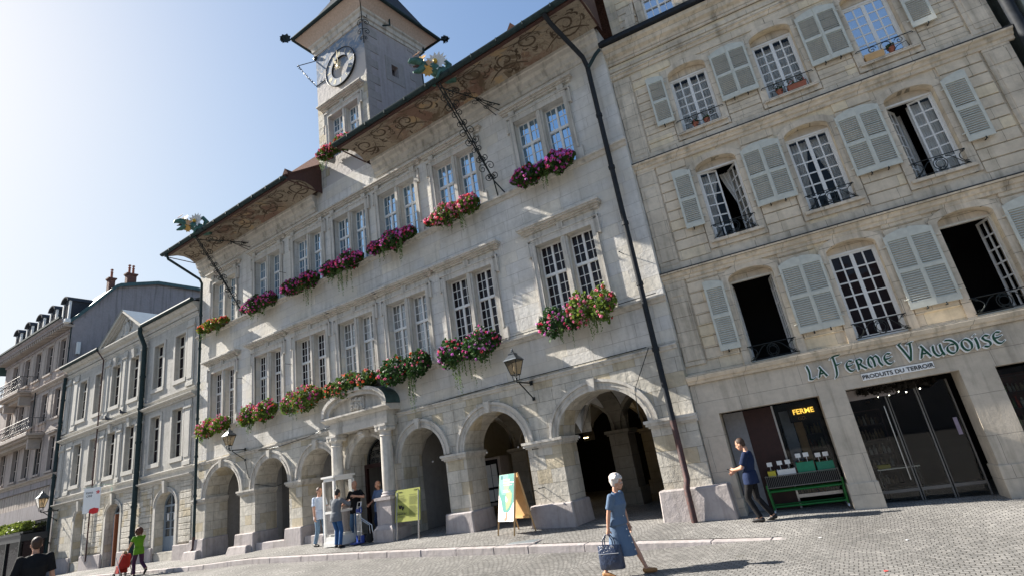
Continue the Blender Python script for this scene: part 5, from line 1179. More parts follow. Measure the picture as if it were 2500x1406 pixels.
# produce stand
def stand():
    t=thing('produce_stand','green metal produce stand on castors outside the shop window','market stand',fw(0,0,0),A7)
    MT['green_metal']=plain('green_metal',(.012,.15,.025),.4,0,.1,10)
    zf_=-.27; x0,x1,y0,y1=1.10,2.56,.10,.50
    m=MB()
    for x in (x0,x1):
        for y in (y0,y1): m.tube([(x,y,zf_+.10),(x+(.03 if x==x1 else -.03),y,zf_+.62)],.022,8)
    for z in (zf_+.16,zf_+.48):
        for y in (y0,y1): m.tube([(x0,y,z),(x1,y,z)],.020,8)
        for x in (x0,x1): m.tube([(x,y0,z),(x,y1,z)],.018,8)
    m.build('frame',MT['green_metal'],t)
    m=MB(); 
    for z in (.56,.80): m.box(x0-.02,x1+.02,y0-.03,y0-.005,zf_+z,zf_+z+.014)
    for i in range(40): x=x0+(x1-x0)*i/39; m.box(x-.004,x+.004,y0-.022,y0-.012,zf_+.574,zf_+.80)
    for x in (x0-.01,x1): m.box(x,x+.014,y0,y1,zf_+.56,zf_+.80)
    m.box(x0,x1,y0,y1,zf_+.55,zf_+.56); m.build('wire_basket',plain('basket_wire',(.16,.16,.15),.5,.3,.2,20),t)
    for x in (x0,x1):
        for y in (y0,y1): m=MB(); m.tube([(x-.015,y,zf_+.05),(x+.015,y,zf_+.05)],.05,12); m.box(x-.02,x+.02,y-.01,y+.01,zf_+.05,zf_+.11); m.build('castor',MT['steel'],t)
    m=MB(); m.box(x0,x1,y0+.03,y1-.02,zf_+.565,zf_+.79); m.build('basket_liner',MT['dark'],t)
    zt=zf_+.80
    def crate(label,xa,xb,h,c,seed):
        tt=thing('produce_crate',label,'crate',fw((xa+xb)/2,.30,zt-.02),A7,'crates on the produce stand'); w_=(xb-xa)/2-.01; k=MB(); k.box(-w_,w_,-.17,.17,0,.02)
        for s in (-1,1): k.box(-w_,w_,*sorted((s*.17,s*.155)),.02,h); k.box(*sorted((s*w_,s*(w_-.012))),-.155,.155,.02,h)
        for i in range(6): xx=-w_+.02+(2*w_-.04)*i/5; k.box(xx-.006,xx+.006,-.178,-.171,.02,h)
        k.build('box',c,tt); random.seed(seed); f=MB()
        for i in range(26): f.ball((random.uniform(-w_+.04,w_-.04),random.uniform(-.12,.12),h-.03+random.uniform(0,.03)),random.uniform(.02,.035),6,5,0,random.choice([(.10,.12,.03),(.14,.05,.03),(.05,.04,.03)]))
        f.build('produce',MT['vc'],tt)
        for s in (-.5,.4) if w_>.12 else (0,): 
            g=MB(); g.box(s*w_-.055,s*w_+.055,-.10,-.095,h+.10,h+.19); g.tube([(s*w_,-.09,h-.02),(s*w_,-.09,h+.12)],.006,5); g.build('price_card',MT['white'],tt)
    crate('yellow box of produce at the left end of the green stand',1.16,1.34,.13,plain('yellow_box',(.65,.55,.06),.6),1)
    crate('white box of produce with price cards next to the yellow one',1.36,1.76,.14,MT['white'],2)
    crate('green plastic crate with price cards in the middle of the stand',1.78,2.16,.24,plain('crate_green',(.02,.22,.12),.5),3)
    crate('green plastic crate with price cards at the right end of the stand',2.18,2.54,.20,plain('crate_green2',(.02,.20,.12),.5),4)
stand()
tb=thing('display_table','small steel framed table behind the glass of the shop doors','table',fw(3.75,1.0,-.3),A7)
m=MB(); 
for x in (-.35,.35):
    for y in (-.2,.2): m.tube([(x,y,0),(x,y,.62)],.012,6)
m.box(-.4,.4,-.24,.24,.62,.64); m.build('frame',MT['steel'],tb)
m=MB(); m.box(-.36,-.12,-.15,.1,.641,.72); m.build('yellow_packet',plain('packet',(.5,.42,.05),.6),tb)
# neighbour at the far right, with its drainpipe
NB=thing('neighbour_house','strip of green grey house wall beyond the dark drainpipe at the right edge','house',fw(SW+.12,0,0),A7)
mb=MB(); wall(mb,0.28,9,-1,17,[(1.2,2.2,9,11)],.3,y=-.25); mb.quad((.28,-.25,-1),(.28,8,-1),(.28,8,17),(.28,-.25,17)); mb.build('wall',stone('neighbour_stone',(.30,.33,.29),(.25,.28,.25),.9,.4,(.18,.2,.18),.006,.3,.3),NB)
mb=MB(); mb.quad((1.2,.04,9),(2.2,.04,9),(2.2,.04,11),(1.2,.04,11)); mb.build('window',MT['glass_l'],NB)
mb=MB(); mb.tube([(.10,-.17,-.4),(.10,-.17,8.9),(.10,-.17,15)],.11,12); mb.build('drainpipe',MT['pipe'],NB,smooth=True)
# ---------------------------------------------------------------- town house (left of the town hall)
MH=thing('town_house','pale stone town house with triangular pediment between the town hall and the corner house','house',(0,13.42,0))
MXL,MXR=-41.2,-25.9
MC=[-38.73,-36.63,-34.48,-32.32,-29.67,-27.54]; mh=.485
GX=[(-38.15,-36.95),(-34.30,-32.75),(-29.15,-27.35)]
ops=[(c-mh,c+mh,8.17,10.46) for c in MC]+[(c-mh,c+mh,4.46,6.74) for c in MC]
mb=MB(); wall(mb,MXL,MXR,3.6,11.4,ops,.42); mb.quad((MXL,10,3),(MXL,0,3),(MXL,0,11.4),(MXL,10,11.4)); mb.build('wall',MT['mid'],MH)
mb=MB(); wall(mb,MXL,MXR,-1,3.6,[(GX[0][0],GX[0][1],.42,3.02,.5,.45),(GX[1][0],GX[1][1],-1,3.0,.5,.6),(GX[2][0],GX[2][1],.42,3.02,.62,.45)],.45); mb.build('ground_floor_wall',MT['th_low'],MH)
def mwin(par,c,z0,z1,arched=False):
    W_=link('window',None,par,(c,0,z0)); h=z1-z0
    s=MB(); 
    for a,b in ((-mh-.15,-mh-.001),(mh+.001,mh+.15)): s.box(a,b,-.045,0,0,h+.14)
    s.box(-mh-.001,mh+.001,-.045,0,h+.001,h+.14); s.box(-mh-.15,mh+.15,-.07,.0,-.20,-.001)
    if arched: s.add([(-.10,-.14,h-.05),(.10,-.14,h-.05),(.16,-.20,h+.42),(-.16,-.20,h+.42),(-.10,0,h-.05),(.10,0,h-.05),(.16,0,h+.42),(-.16,0,h+.42)],[(0,1,2,3),(0,4,5,1),(1,5,6,2),(2,6,7,3),(3,7,4,0)])
    s.build('surround',MT['mid_trim'],W_)
    f=MB(); y=.17; 
    f.box(-mh,-mh+.05,y,y+.06,0,h); f.box(mh-.05,mh,y,y+.06,0,h); f.box(-mh+.05,mh-.05,y,y+.06,h-.05,h); f.box(-mh+.05,mh-.05,y,y+.06,0,.06); f.box(-mh+.05,mh-.05,y-.03,y+.05,h*.73,h*.73+.07); f.box(-.04,.04,y-.015,y+.05,.06,h-.05)
    for z in (h*.27,h*.5): f.box(-mh+.05,mh-.05,y+.01,y+.04,z-.012,z+.012)
    f.build('frame',MT['cream'],W_); g=MB(); g.fix=False; g.quad((-mh,y+.03,0),(mh,y+.03,0),(mh,y+.035,h),(-mh,y+.035,h)); g.build('pane',MT['glass_l'],W_); return W_
for i,c in enumerate(MC): mwin(MH,c,8.17,10.46,i in (2,3)); mwin(MH,c,4.46,6.74,i in (2,3))
mb=MB(); 
def prof(z,h,p): return [(0.02,z-h),(-p*.25,z-h*.95),(-p*.35,z-h*.6),(-p*.7,z-h*.45),(-p,z-h*.15),(-p,z),(0.02,z+.03)]
for z,h,p in ((7.55,.16,.10),(7.28,.22,.26),(3.95,.14,.10),(3.62,.20,.22)):
    mb=MB(); mb.profx(prof(z,h,p),MXL,MXR-.02); mb.build('string_course',MT['mid_trim'],MH)
mb=MB(); mb.profx(prof(11.25,.2,.10),MXL,MXR-.02); mb.profx(prof(11.72,.42,.38),MXL,MXR-.02); mb.box(MXL,MXR-.02,-.0,.4,11.25,11.7); mb.build('cornice',MT['mid_trim'],MH)
mb=MB(); mb.tube([(MXL-.1,-.42,11.78),(-36.1,-.42,11.78)],.11,8); mb.build('gutter',MT['gutter'],MH,smooth=True)
mb=MB(); mb.tube([(-30.9,-.42,11.78),(MXR+.02,-.42,11.78)],.11,8); mb.build('gutter',MT['gutter'],MH,smooth=True)
mb=MB(); mb.quad((MXL,-.30,11.76),(MXR,-.30,11.76),(MXR,6,14.5),(MXL,6,14.5)); mb.quad((MXL,6,14.5),(MXR,6,14.5),(MXR,12,11.5),(MXL,12,11.5)); mb.quad((MXR,-.35,11.82),(MXR,12,11.5),(MXR,6,14.5),(MXR,6,14.4)); mb.build('roof',MT['slate'],MH)
# pediment
pz=11.74; px0,px1,pa,pzt=-36.05,-30.75,-33.4,13.38
mb=MB(); mb.prism([(px0+.25,pz),(px1-.25,pz),(pa,pzt-.2)],-.06,.3)
for (xa,za,xb,zb) in ((px0,pz,pa,pzt),(pa,pzt,px1,pz)):
    d=Vector((xb-xa,0,zb-za)).normalized(); n=Vector((-d.z,0,d.x))
    for o,w_,y in ((0,.10,-.42),(-.10,.10,-.30),(-.2,.08,-.2)):
        A=Vector((xa,0,za))+n*o; B=Vector((xb,0,zb))+n*o; mb.add([(A.x,y,A.z),(B.x,y,B.z),(B.x,y,B.z+0)]*0+[(A.x,y,A.z),(B.x,y,B.z),((B+n*-w_).x,y,(B+n*-w_).z),((A+n*-w_).x,y,(A+n*-w_).z),(A.x,.3,A.z),(B.x,.3,B.z),((B+n*-w_).x,.3,(B+n*-w_).z),((A+n*-w_).x,.3,(A+n*-w_).z)],[(3,2,1,0),(0,1,5,4),(2,3,7,6),(0,4,7,3),(1,2,6,5)])
mb.build('pediment',MT['mid_trim'],MH)
mb=MB(); random.seed(3)
mb.ball((pa,-.12,12.85),(.13,.10,.16),10,8); mb.ball((pa,-.10,12.35),(.22,.10,.42),10,8); mb.ball((pa,-.1,11.98),(.32,.10,.22),10,6)
for s in (-1,1): mb.tube([(pa+s*.15,-.1,12.6),(pa+s*.35,-.12,12.3),(pa+s*.3,-.12,12.0)],[.08,.06,.04],8); mb.tube([(pa+s*.1,-.1,12.9),(pa+s*.4,-.1,12.75),(pa+s*.5,-.1,12.3)],.05,6); mb.tube([(pa+s*.5,-.08,11.95),(pa+s*1.3,-.08,11.9)],[.12,.03],6)
mb.build('relief_figure',MT['mid_trim'],MH,smooth=True)
mb=MB(); mb.quad((px0-.03,-.45,pz+.03),(pa,-.45,pzt+.04),(pa,3.6,pzt+.04),(px0-.03,3.6,pz+.03)); mb.quad((pa,-.45,pzt+.04),(px1+.03,-.45,pz+.03),(px1+.03,3.6,pz+.03),(pa,3.6,pzt+.04)); 
mb.build('pediment_roof',plain('zinc_roof',(.42,.46,.45),.45,.3,.1,5),MH)
# pilasters framing the bays
for x in (-40.9,-39.75,-35.55,-33.45,-31.25,-26.55):
    w_=.32 if x!=-33.45 else .22
    for z0,z1 in ((7.75,11.0),(4.1,7.0)):
        mb=MB(); mb.box(x-w_,x+w_,-.05,0,z0,z1); mb.box(x-w_+.09,x+w_-.09,-.075,-.049,z0+.25,z1-.55); mb.box(x-w_-.04,x+w_+.04,-.11,0,z1-.40,z1-.25); mb.box(x-w_-.02,x+w_+.02,-.08,0,z0-.10,z0+.10); mb.build('pilaster',MT['mid_trim'],MH,bevel=.01)
# rusticated strips at the ground floor
random.seed(5)
for x0,x1 in ((-36.75,-35.85),(-35.75,-34.6),(-32.45,-31.25),(-27.0,-26.0),(-41.1,-40.3),(-30.75,-29.55)):
    mb=MB(); z=.75
    while z<3.35: mb.box(x0,x1,-.04,0.01,z,z+.23,0); z+=.26
    mb.build('quoin_strip',MT['th_low'],MH,bevel=.01)
for a,b in ((MXL,-38.2),(-36.9,-34.4),(-32.65,-29.2),(-27.3,MXR)): mb=MB(); mb.box(a,b,-.14,.01,-1,.66,0,.02,.02); mb.build('plinth',MT['base'],MH,bevel=.02)
for gi,(a,b) in enumerate(GX):
    mb=MB(); rise=(.5,.5,.62)[gi]; zt=(3.02,3.0,3.02)[gi]; archivolt(mb,a,b,zt-rise,rise,.2,.07)
    for x0,x1 in ((a-.2,a-.001),(b+.001,b+.2)): mb.box(x0,x1,-.05,0,.4,zt-rise)
    c=(a+b)/2; mb.add([(c-.08,-.16,zt-.05),(c+.08,-.16,zt-.05),(c+.12,-.2,zt+.5),(c-.12,-.2,zt+.5),(c-.08,0,zt-.05),(c+.08,0,zt-.05),(c+.12,0,zt+.5),(c-.12,0,zt+.5)],[(0,1,2,3),(0,4,5,1),(1,5,6,2),(3,7,4,0)]); mb.build('archivolt',MT['mid_trim'],MH)
    d=link('arched_door',None,MH); y=.38; f=MB(); blue=plain('door_blue_grey',(.22,.27,.32),.5,0,.08,8) if gi==0 else blue
    z0=.42 if gi!=1 else -.3; n=3; zs=zt-rise
    P=arch_pts(a,b,zs,rise,14)
    for q,r_ in zip(P[:-1],P[1:]): f.prism([(q[0],q[1]-.08),(r_[0],r_[1]-.08),(r_[0],r_[1]),(q[0],q[1])],y-.02,y+.06)
    f.box(a,a+.08,y-.02,y+.06,z0,zs); f.box(b-.08,b,y-.02,y+.06,z0,zs); f.box(a+.08,b-.08,y-.02,y+.06,zs-.05,zs+.04)
    for i in range(1,n): x=a+(b-a)*i/n; f.box(x-.03,x+.03,y-.01,y+.05,z0 if gi!=1 else zs,zt-.06 if i!=0 else zs)
    if gi!=1:
        for i in range(1,4): z=1.05+(zs-1.05)*i/4; f.box(a+.08,b-.08,y,y+.05,z-.018,z+.018)
        f.box(a+.08,b-.08,y,y+.06,z0,1.05)
    f.build('frame',blue,d); g=MB(); g.add([(x,y+.045,z) for x,z in P]+[(b,y+.045,z0),(a,y+.045,z0)],[tuple(range(len(P)+2))]); g.build('pane',MT['glass_l'],d)
    if gi!=1:
        g=MB()
        for i in range(3): x=a+(b-a)*(i+.5)/3; g.box(x-.1,x+.1,y+.02,y+.03,1.75,2.08)
        g.build('notices',MT['white'],d)
    else:
        g=MB(); g.box(a+.08,a+.68,.30,.36,z0,zs-.05); g.box(a+.16,a+.60,.28,.30,1.0,zs-.15); g.build('door_leaf',blue,d)
        g=MB(); g.box(b-.5,b-.42,-.05,.9,z0,zs-.05); g.build('door_leaf',plain('brown_door',(.16,.05,.02),.5),d)
        g=MB(); g.box(a+.68,b-.42,.9,.95,z0,zs); g.build('dark_hall',MT['dark'],d)
# drainpipes
pipe(MH,[(-31.05,-.42,11.72),(-31.05,-.42,11.4),(-30.98,-.18,10.7),(-30.95,-.18,4.0),(-30.95,-.18,-.1)],.115,MT['gutter'])
pipe(MH,[(-36.3,-.42,11.74),(-36.0,-.36,11.45),(-35.98,-.14,11.1),(-35.98,-.14,9)]+[(-35.98,-.14,4),(-35.98,-.14,.4)],.035,MT['pipe_red'])
pipe(MH,[(-41.25,-.15,11.2),(-41.3,-.15,7),(-41.3,-.15,-.2)],.10,MT['gutter'])
# banner beside the door
BN=thing('banner','white hanging banner with red flower logo above the open town house door','banner',(-34.1,12.6,0),R(38))
mb=MB(); mb.tube([(.75,.6,3.95),(.72,-.25,3.98)],.02,6); mb.tube([(.66,.55,3.95),(.66,.55,3.0)],.06,8); mb.tube([(-.30,-.2,3.92),(.72,-.2,3.98)],.012,6); mb.build('pole',plain('banner_pole_green',(.35,.50,.42),.5),BN)
mb=MB(); 
for i in range(8):
    za,zb_=3.9-.15*i,3.9-.15*(i+1); yy=lambda z:-.2+.03*math.sin(z*5); mb.box(-.25,.55,-.2,-.195,zb_,za)
cl=mb.build('cloth',MT['sign_white'],BN)
text('inno',.19,(.02,-.205,3.62),FR,cl,MT['iron'],.002); text('cité',.19,(.02,-.205,3.46),FR,cl,MT['iron'],.002)
MT['logo_red']=plain('logo_red',(.65,.03,.03),.5); mb=MB()
for a in range(5): t=2*PI*a/5+.3; mb.prism([(.42+.03*math.cos(t)+.075*math.cos(t+u)*(1 if k%2 else .7),3.66+.03*math.sin(t)+.075*math.sin(t+u)*(1 if k%2 else .7)) for k,u in enumerate((-.5,0,.5))]+[(.42-.02*math.cos(t),3.66-.02*math.sin(t))],-.21,-.203)
mb.prism([(.05,2.72),(.25,2.62),(.50,2.66),(.52,2.86),(.30,2.92),(.10,2.88)],-.21,-.203); mb.build('logo',MT['logo_red'],cl)
for x_,z_ in ((-34.6,7.35),(-32.9,7.4)):
    t=thing('roof_dove','dark pigeon perched on the town house ledge above the %s central window'%('left' if x_<-34 else 'right'),'pigeon',(x_,13.42-.2,z_+.0),.5,'pigeons on the ledge')
    mb=MB(); mb.tube([(.22,0,.10),(.05,0,.12),(-.08,0,.15),(-.13,0,.25)],[.02,.07,.075,.04],8); mb.ball((-.15,0,.28),.042,8,6); mb.tube([(-.18,0,.28),(-.22,0,.27)],[.015,.003],5); mb.tube([(0,0,.08),(0,0,.0)],.01,5); t.name='pigeon'; mb.build('body',MT['slate'],t,smooth=True)
# ---------------------------------------------------------------- corner house (far left)
LH=thing('corner_house','tall pinkish house with five dormers, iron balconies and brick chimneys at the far left','house',(0,13.4,0))
LXL,LXR=-53.1,-41.2
LC=[-50.95,-48.65,-46.65,-44.65,-42.55]; lh=.46
LR=[(12.17,14.12),(9.0,10.85),(5.75,7.85)]
ops=[(c-lh,c+lh,a,b) for c in LC for a,b in LR]
mb=MB(); wall(mb,LXL,LXR,5.45,14.6,ops,.3); mb.quad((LXL,12,-1),(LXL,0,-1),(LXL,0,14.6),(LXL,12,14.6)); mb.build('wall',MT['left'],LH)
mb=MB(); wall(mb,LXL,LXR,-1,5.45,[(-52.6,-48.2,-1,3.0),(-47.6,-42.0,-1,3.0),(-52.8,-42.2,3.9,4.9)],.25); mb.build('ground_floor_wall',MT['gable'],LH)
mb=MB(); mb.quad((LXL,.27,-1),(LXR,.27,-1),(LXR,.27,5),(LXL,.27,5)); mb.build('shop_glass',MT['glass_l'],LH)
mb=MB(); 
for i in range(23): x=-52.7+i*.46; mb.box(x,x+.40,.1,.14,3.92,4.88)
mb.build('louvre_panel',MT['left_trim'],LH)
def lwin(c,z0,z1,ped):
    W_=link('window',None,LH,(c,0,z0)); h=z1-z0; s=MB()
    for a,b in ((-lh-.14,-lh-.001),(lh+.001,lh+.14)): s.box(a,b,-.04,0,0,h+.14)
    s.box(-lh-.001,lh+.001,-.04,0,h+.001,h+.14); s.box(-lh-.18,lh+.18,-.13,0,-.12,-.001); s.box(-lh-.12,lh+.12,-.04,0,-.42,-.12)
    if ped==1: s.prism([(-lh-.3,h+.28),(lh+.3,h+.28),(0,h+.62)],-.22,0); s.box(-lh-.25,lh+.25,-.2,0,h+.18,h+.279)
    s.build('surround',MT['left_trim'],W_)
    f=MB(); y=.10; f.box(-lh,-lh+.05,y,y+.06,0,h); f.box(lh-.05,lh,y,y+.06,0,h); f.box(-.03,.03,y-.01,y+.05,0,h); 
    for z in (.0,h*.33,h*.66,h-.05): f.box(-lh+.05,lh-.05,y,y+.05,z,z+.04)
    f.build('frame',MT['left_trim'],W_); g=MB(); g.fix=False; g.quad((-lh,y+.04,0),(lh,y+.04,0),(lh,y+.04,h),(-lh,y+.04,h)); g.build('pane',MT['glass_l'],W_)
for c in LC:
    for k,(a,b) in enumerate(LR): lwin(c,a,b,1 if (k==2 and c==LC[-1]) else 0)
# shutter panels between the top windows
for c in (-49.8,-47.65,-45.65,-43.6):
    for (a,b) in LR[:2]: mb=MB(); mb.box(c-.32,c+.32,-.045,0,a,b); mb.box(c-.24,c+.24,-.06,-.044,a+.1,b-.1); mb.build('wall_panel',MT['left_trim'],LH,bevel=.01)
for z,h,p in ((11.42,.28,.26),(8.35,.14,.10),(5.5,.24,.22)): mb=MB(); mb.profx(prof(z,h,p),LXL-.1,LXR+.05); mb.build('string_course',MT['left_trim'],LH)
mb=MB(); mb.profx([(0.02,14.35),(-.08,14.37),(-.10,14.5),(0.02,14.52)],LXL,LXR); mb.profx([(.3,14.72),(-.62,14.74),(-.64,14.88),(-.74,14.92),(-.78,15.02),(.3,15.1)],LXL-.6,LXR+.02); mb.build('cornice',MT['gable'],LH)
for i in range(34):
    x=LXL+.15+i*.355; mb=MB() if i==0 else mb; mb.box(x,x+.16,-.58,.0,14.53,14.715)
mb.build('modillions',MT['left_trim'],LH)
mb=MB(); mb.box(LXL-.7,LXR+.05,-.88,-.70,15.02,15.14); mb.build('gutter',MT['gutter'],LH)
mb=MB(); GP=[(-.4,14.9),(0.0,15.3),(.6,16.0),(2.1,17.85),(2.35,18.0),(4.75,18.66),(7.6,18.75),(12,18.2)]
for (ya,za),(yb,zb) in zip(GP[:-1],GP[1:]): mb.quad((LXL-.5,ya,za+.02),(LXR+.25,ya,za+.02),(LXR+.25,yb,zb+.02),(LXL-.5,yb,zb+.02)); mb.quad((LXR+.25,ya,za+.02),(LXR+.25,yb,zb+.02),(LXR+.25,yb,zb-.24),(LXR+.25,ya,za-.24)); mb.quad((LXL-.5,ya,za+.02),(LXL-.5,yb,zb+.02),(LXL-.5,yb,14),(LXL-.5,ya,14))
mb.build('roof',MT['copper'],LH)
mb=MB(); mb.add([(LXR+.04,y,z-.02) for y,z in GP]+[(LXR+.04,12,3),(LXR+.04,-.0,3),(LXR+.04,-.0,14.6)],[tuple(range(len(GP)+3))]); mb.build('gable_wall',MT['gable'],LH)
mb=MB(); mb.box(LXR-.1,LXR+.12,-.12,1.05,11.5,15.2); mb.build('gable_pier',MT['gable'],LH)
fl_=link('floodlight',None,LH); mb=MB(); mb.tube([(LXR+.1,-.1,14.7),(LXR+.5,-.5,14.75)],.03,6); mb.build('arm',MT['iron'],fl_); mb=MB(); mb.box(LXR+.4,LXR+.75,-.75,-.45,14.6,14.85); mb.build('lamp_head',MT['white'],fl_,bevel=.02)
fl_=link('floodlight',None,LH); mb=MB(); mb.box(LXR+.15,LXR+.35,.15,.35,12.7,13.5); mb.build('lamp_head',MT['white'],fl_,bevel=.02)
for x in (-51.65,-49.5,-47.35,-45.2,-43.05):
    D=link('dormer',None,LH,(x+.4,-.02,15.3)); w_=.48; f=MB()
    P=[(-w_,0),(w_,0),(w_,1.35)]+[(w_*math.cos(PI*i/10),1.35+.30*math.sin(PI*i/10)) for i in range(1,10)]+[(-w_,1.35)]
    f.prism(P,0,2.3); f.build('dormer_body',MT['slate'],D)
    f=MB(); 
    for s in (-1,1): f.box(s*w_-.07,s*w_+.07,-.08,.04,.0,1.35)
    f.build('dormer_frame',MT['white'],D); f=MB(); Q=[(w_*1.2*math.cos(PI*i/12),1.35+.38*math.sin(PI*i/12)) for i in range(13)]
    for q,r_ in zip(Q[:-1],Q[1:]): f.prism([(r_[0]*.83,(r_[1]-1.35)*.8+1.35),(q[0]*.83,(q[1]-1.35)*.8+1.35),q,r_],-.22,2.3)
    f.build('dormer_hood',MT['slate'],D); f=MB(); f.quad((-w_+.08,-.02,.05),(w_-.08,-.02,.05),(w_-.08,-.02,1.15),(-w_+.08,-.02,1.15)); f.build('pane',MT['glass_l'],D)
MT['brick']=stone('chimney_brick',(.20,.09,.07),(.15,.07,.06),.25,.09,(.2,.17,.15),.006,.3,.2)
for y,n,w_ in ((1.95,1,.50),(3.15,2,.80)):
    C_=link('chimney',None,LH,(LXR-.35,y,17.2),scale=(.62,.62,.92)); z=.25 if n==1 else .9
    m=MB(); m.box(-.3,.3,-w_*.6,w_*.6,0,z+.95); m.box(-.36,.36,-w_*.6-.06,w_*.6+.06,z+.95,z+1.02); m.box(-.42,.42,-w_*.6-.12,w_*.6+.12,z+1.02,z+1.12); m.build('stack',MT['brick'],C_)
    for k in range(n):
        yy=0 if n==1 else (-.2+.4*k); m=MB(); m.lathe([(.13,z+1.12),(.12,z+1.6),(.15,z+1.62),(.15,z+1.66),(.09,z+1.68)],(0,yy,0),10); m.lathe([(.08,z+1.68),(.07,z+1.78)],(0,yy,0),8); m.lathe([(.17,z+1.80),(.12,z+1.88),(.02,z+1.92)],(0,yy,0),8); m.build('chimney_pot',MT['terracotta'],C_)
def balcony(x0,x1,z,pr,name_):
    B=link('balcony',None,LH); m=MB(); m.box(x0,x1,-pr,0,z-.16,z); m.box(x0+.15,x1-.15,-pr+.15,0,z-.28,z-.161); m.box(x0+.5,x1-.5,-pr+.45,0,z-.5,z-.281)
    for x in (x0+.5,x1-.7): m.prism([(x,z-.95),(x+.22,z-.95),(x+.22,z-.28),(x,z-.28)],-pr*.7,0)
    m.build('slab',MT['left_trim'],B,bevel=.02); r=MB(); yf=-pr+.05
    for zz in (z+.06,z+.95): r.tube([(x0+.05,0,zz),(x0+.05,yf,zz),(x1-.05,yf,zz),(x1-.05,0,zz)],.022,5)
    n=int((x1-x0)/.28)
    for i in range(n+1):
        x=x0+.05+(x1-x0-.1)*i/n; r.tube([(x,yf,z),(x,yf,z+.95)],.012,4); r.tube(spiral((x+.12,yf,z+.3),.10,1.2,(1,0,0),(0,0,1),0,12),.012,4); r.tube(spiral((x+.12,yf,z+.65),.09,1.2,(-1,0,0),(0,0,1),0,12),.012,4)
    for i in range(1,5): y=yf*(i/5); r.tube([(x1-.05,y,z),(x1-.05,y,z+.95)],.012,4); r.tube([(x0+.05,y,z),(x0+.05,y,z+.95)],.012,4)
    r.build('railing',MT['iron_grey'],B)
MT['iron_grey']=plain('railing_grey',(.13,.125,.12),.5,.4,.2,10)
balcony(-50.6,-46.6,11.5,.95,'u'); balcony(-53.0,-44.0,8.28,.95,'l')
pipe(LH,[(LXR-.02,-.12,14.6),(LXR-.02,-.12,11.7)],.06,MT['gutter']); pipe(LH,[(-46.2,-.1,11.3),(-46.1,-.1,8.4)],.035,MT['iron']); pipe(LH,[(-44.6,-.1,8.0),(-44.7,-.1,5.6)],.035,MT['iron'])
# dark terrace pavilion with hedge in front
KX=-41.9
KT=thing('terrace_pavilion','dark glazed terrace pavilion in front of the far left house','pavilion',(0,0,0))
mb=MB(); mb.box(-53,-40.75,11.9,13.1,1.9,2.25); mb.box(-53,-40.75,11.85,12.0,2.25,2.32); mb.build('roof',plain('dark_canopy',(.018,.022,.028),.5),KT)
mb=MB(); mb.box(-53,-40.8,11.98,12.02,-.6,1.9); mb.build('glazing',MT['glass_l'],KT)
for i in range(7): mb=MB(); x=-52.9+i*2.0; mb.box(x,x+.1,11.9,11.975,-.6,1.9); mb.build('post',MT['iron'],KT)
HG=thing('hedge_planter','row of clipped yellow green hedge plants on top of the dark pavilion','hedge',(0,0,0))
mb=MB(); mb.box(-53,-41.0,12.05,12.5,2.33,2.42); mb.build('trough',MT['iron'],HG); random.seed(77); mb=MB(); mb.fix=False
for i in range(9000):
    x=random.uniform(-53,-41.0); q=Vector((x,12.27+random.gauss(0,.13),2.45+random.random()*(.42+.10*math.sin(x*5)+.05*math.sin(x*13)))); d=Vector((random.gauss(0,1),random.gauss(0,1),random.gauss(.5,1))).normalized(); e=d.orthogonal(); f=d.cross(e); s=random.uniform(.03,.06); k=random.uniform(.6,1.5); mb.add([q+s*e,q+s*f,q-s*e,q-s*f],[(0,1,2,3)],0,(.13*k,.17*k,.03*k))
mb.build('foliage',MT['leaf'],HG)
# houses beyond and across the square
FH=thing('distant_house','dark slate roofed house far down the street at the left edge','house',(0,0,0))
mb=MB(); wall(mb,-75,-56,-1,8.8,[(-73+3*i,-72+3*i,5,7) for i in range(6)],.2,y=15.5); mb.quad((-56,15.5,-1),(-56,26,-1),(-56,26,8.8),(-56,15.5,8.8)); mb.build('wall',MT['left'],FH); mb=MB(); mb.quad((-75.3,15.1,8.7),(-55.7,15.1,8.7),(-55.7,20,12.5),(-75.3,20,12.5)); mb.add([(-55.7,15.1,8.7),(-55.7,26,8.7),(-55.7,20,12.5)],[(0,1,2)]); mb.build('roof',MT['slate'],FH)
mb=MB(); mb.quad((-74,15.68,4.8),(-57,15.68,4.8),(-57,15.68,7.2),(-74,15.68,7.2)); mb.build('window_glass',MT['glass_l'],FH)
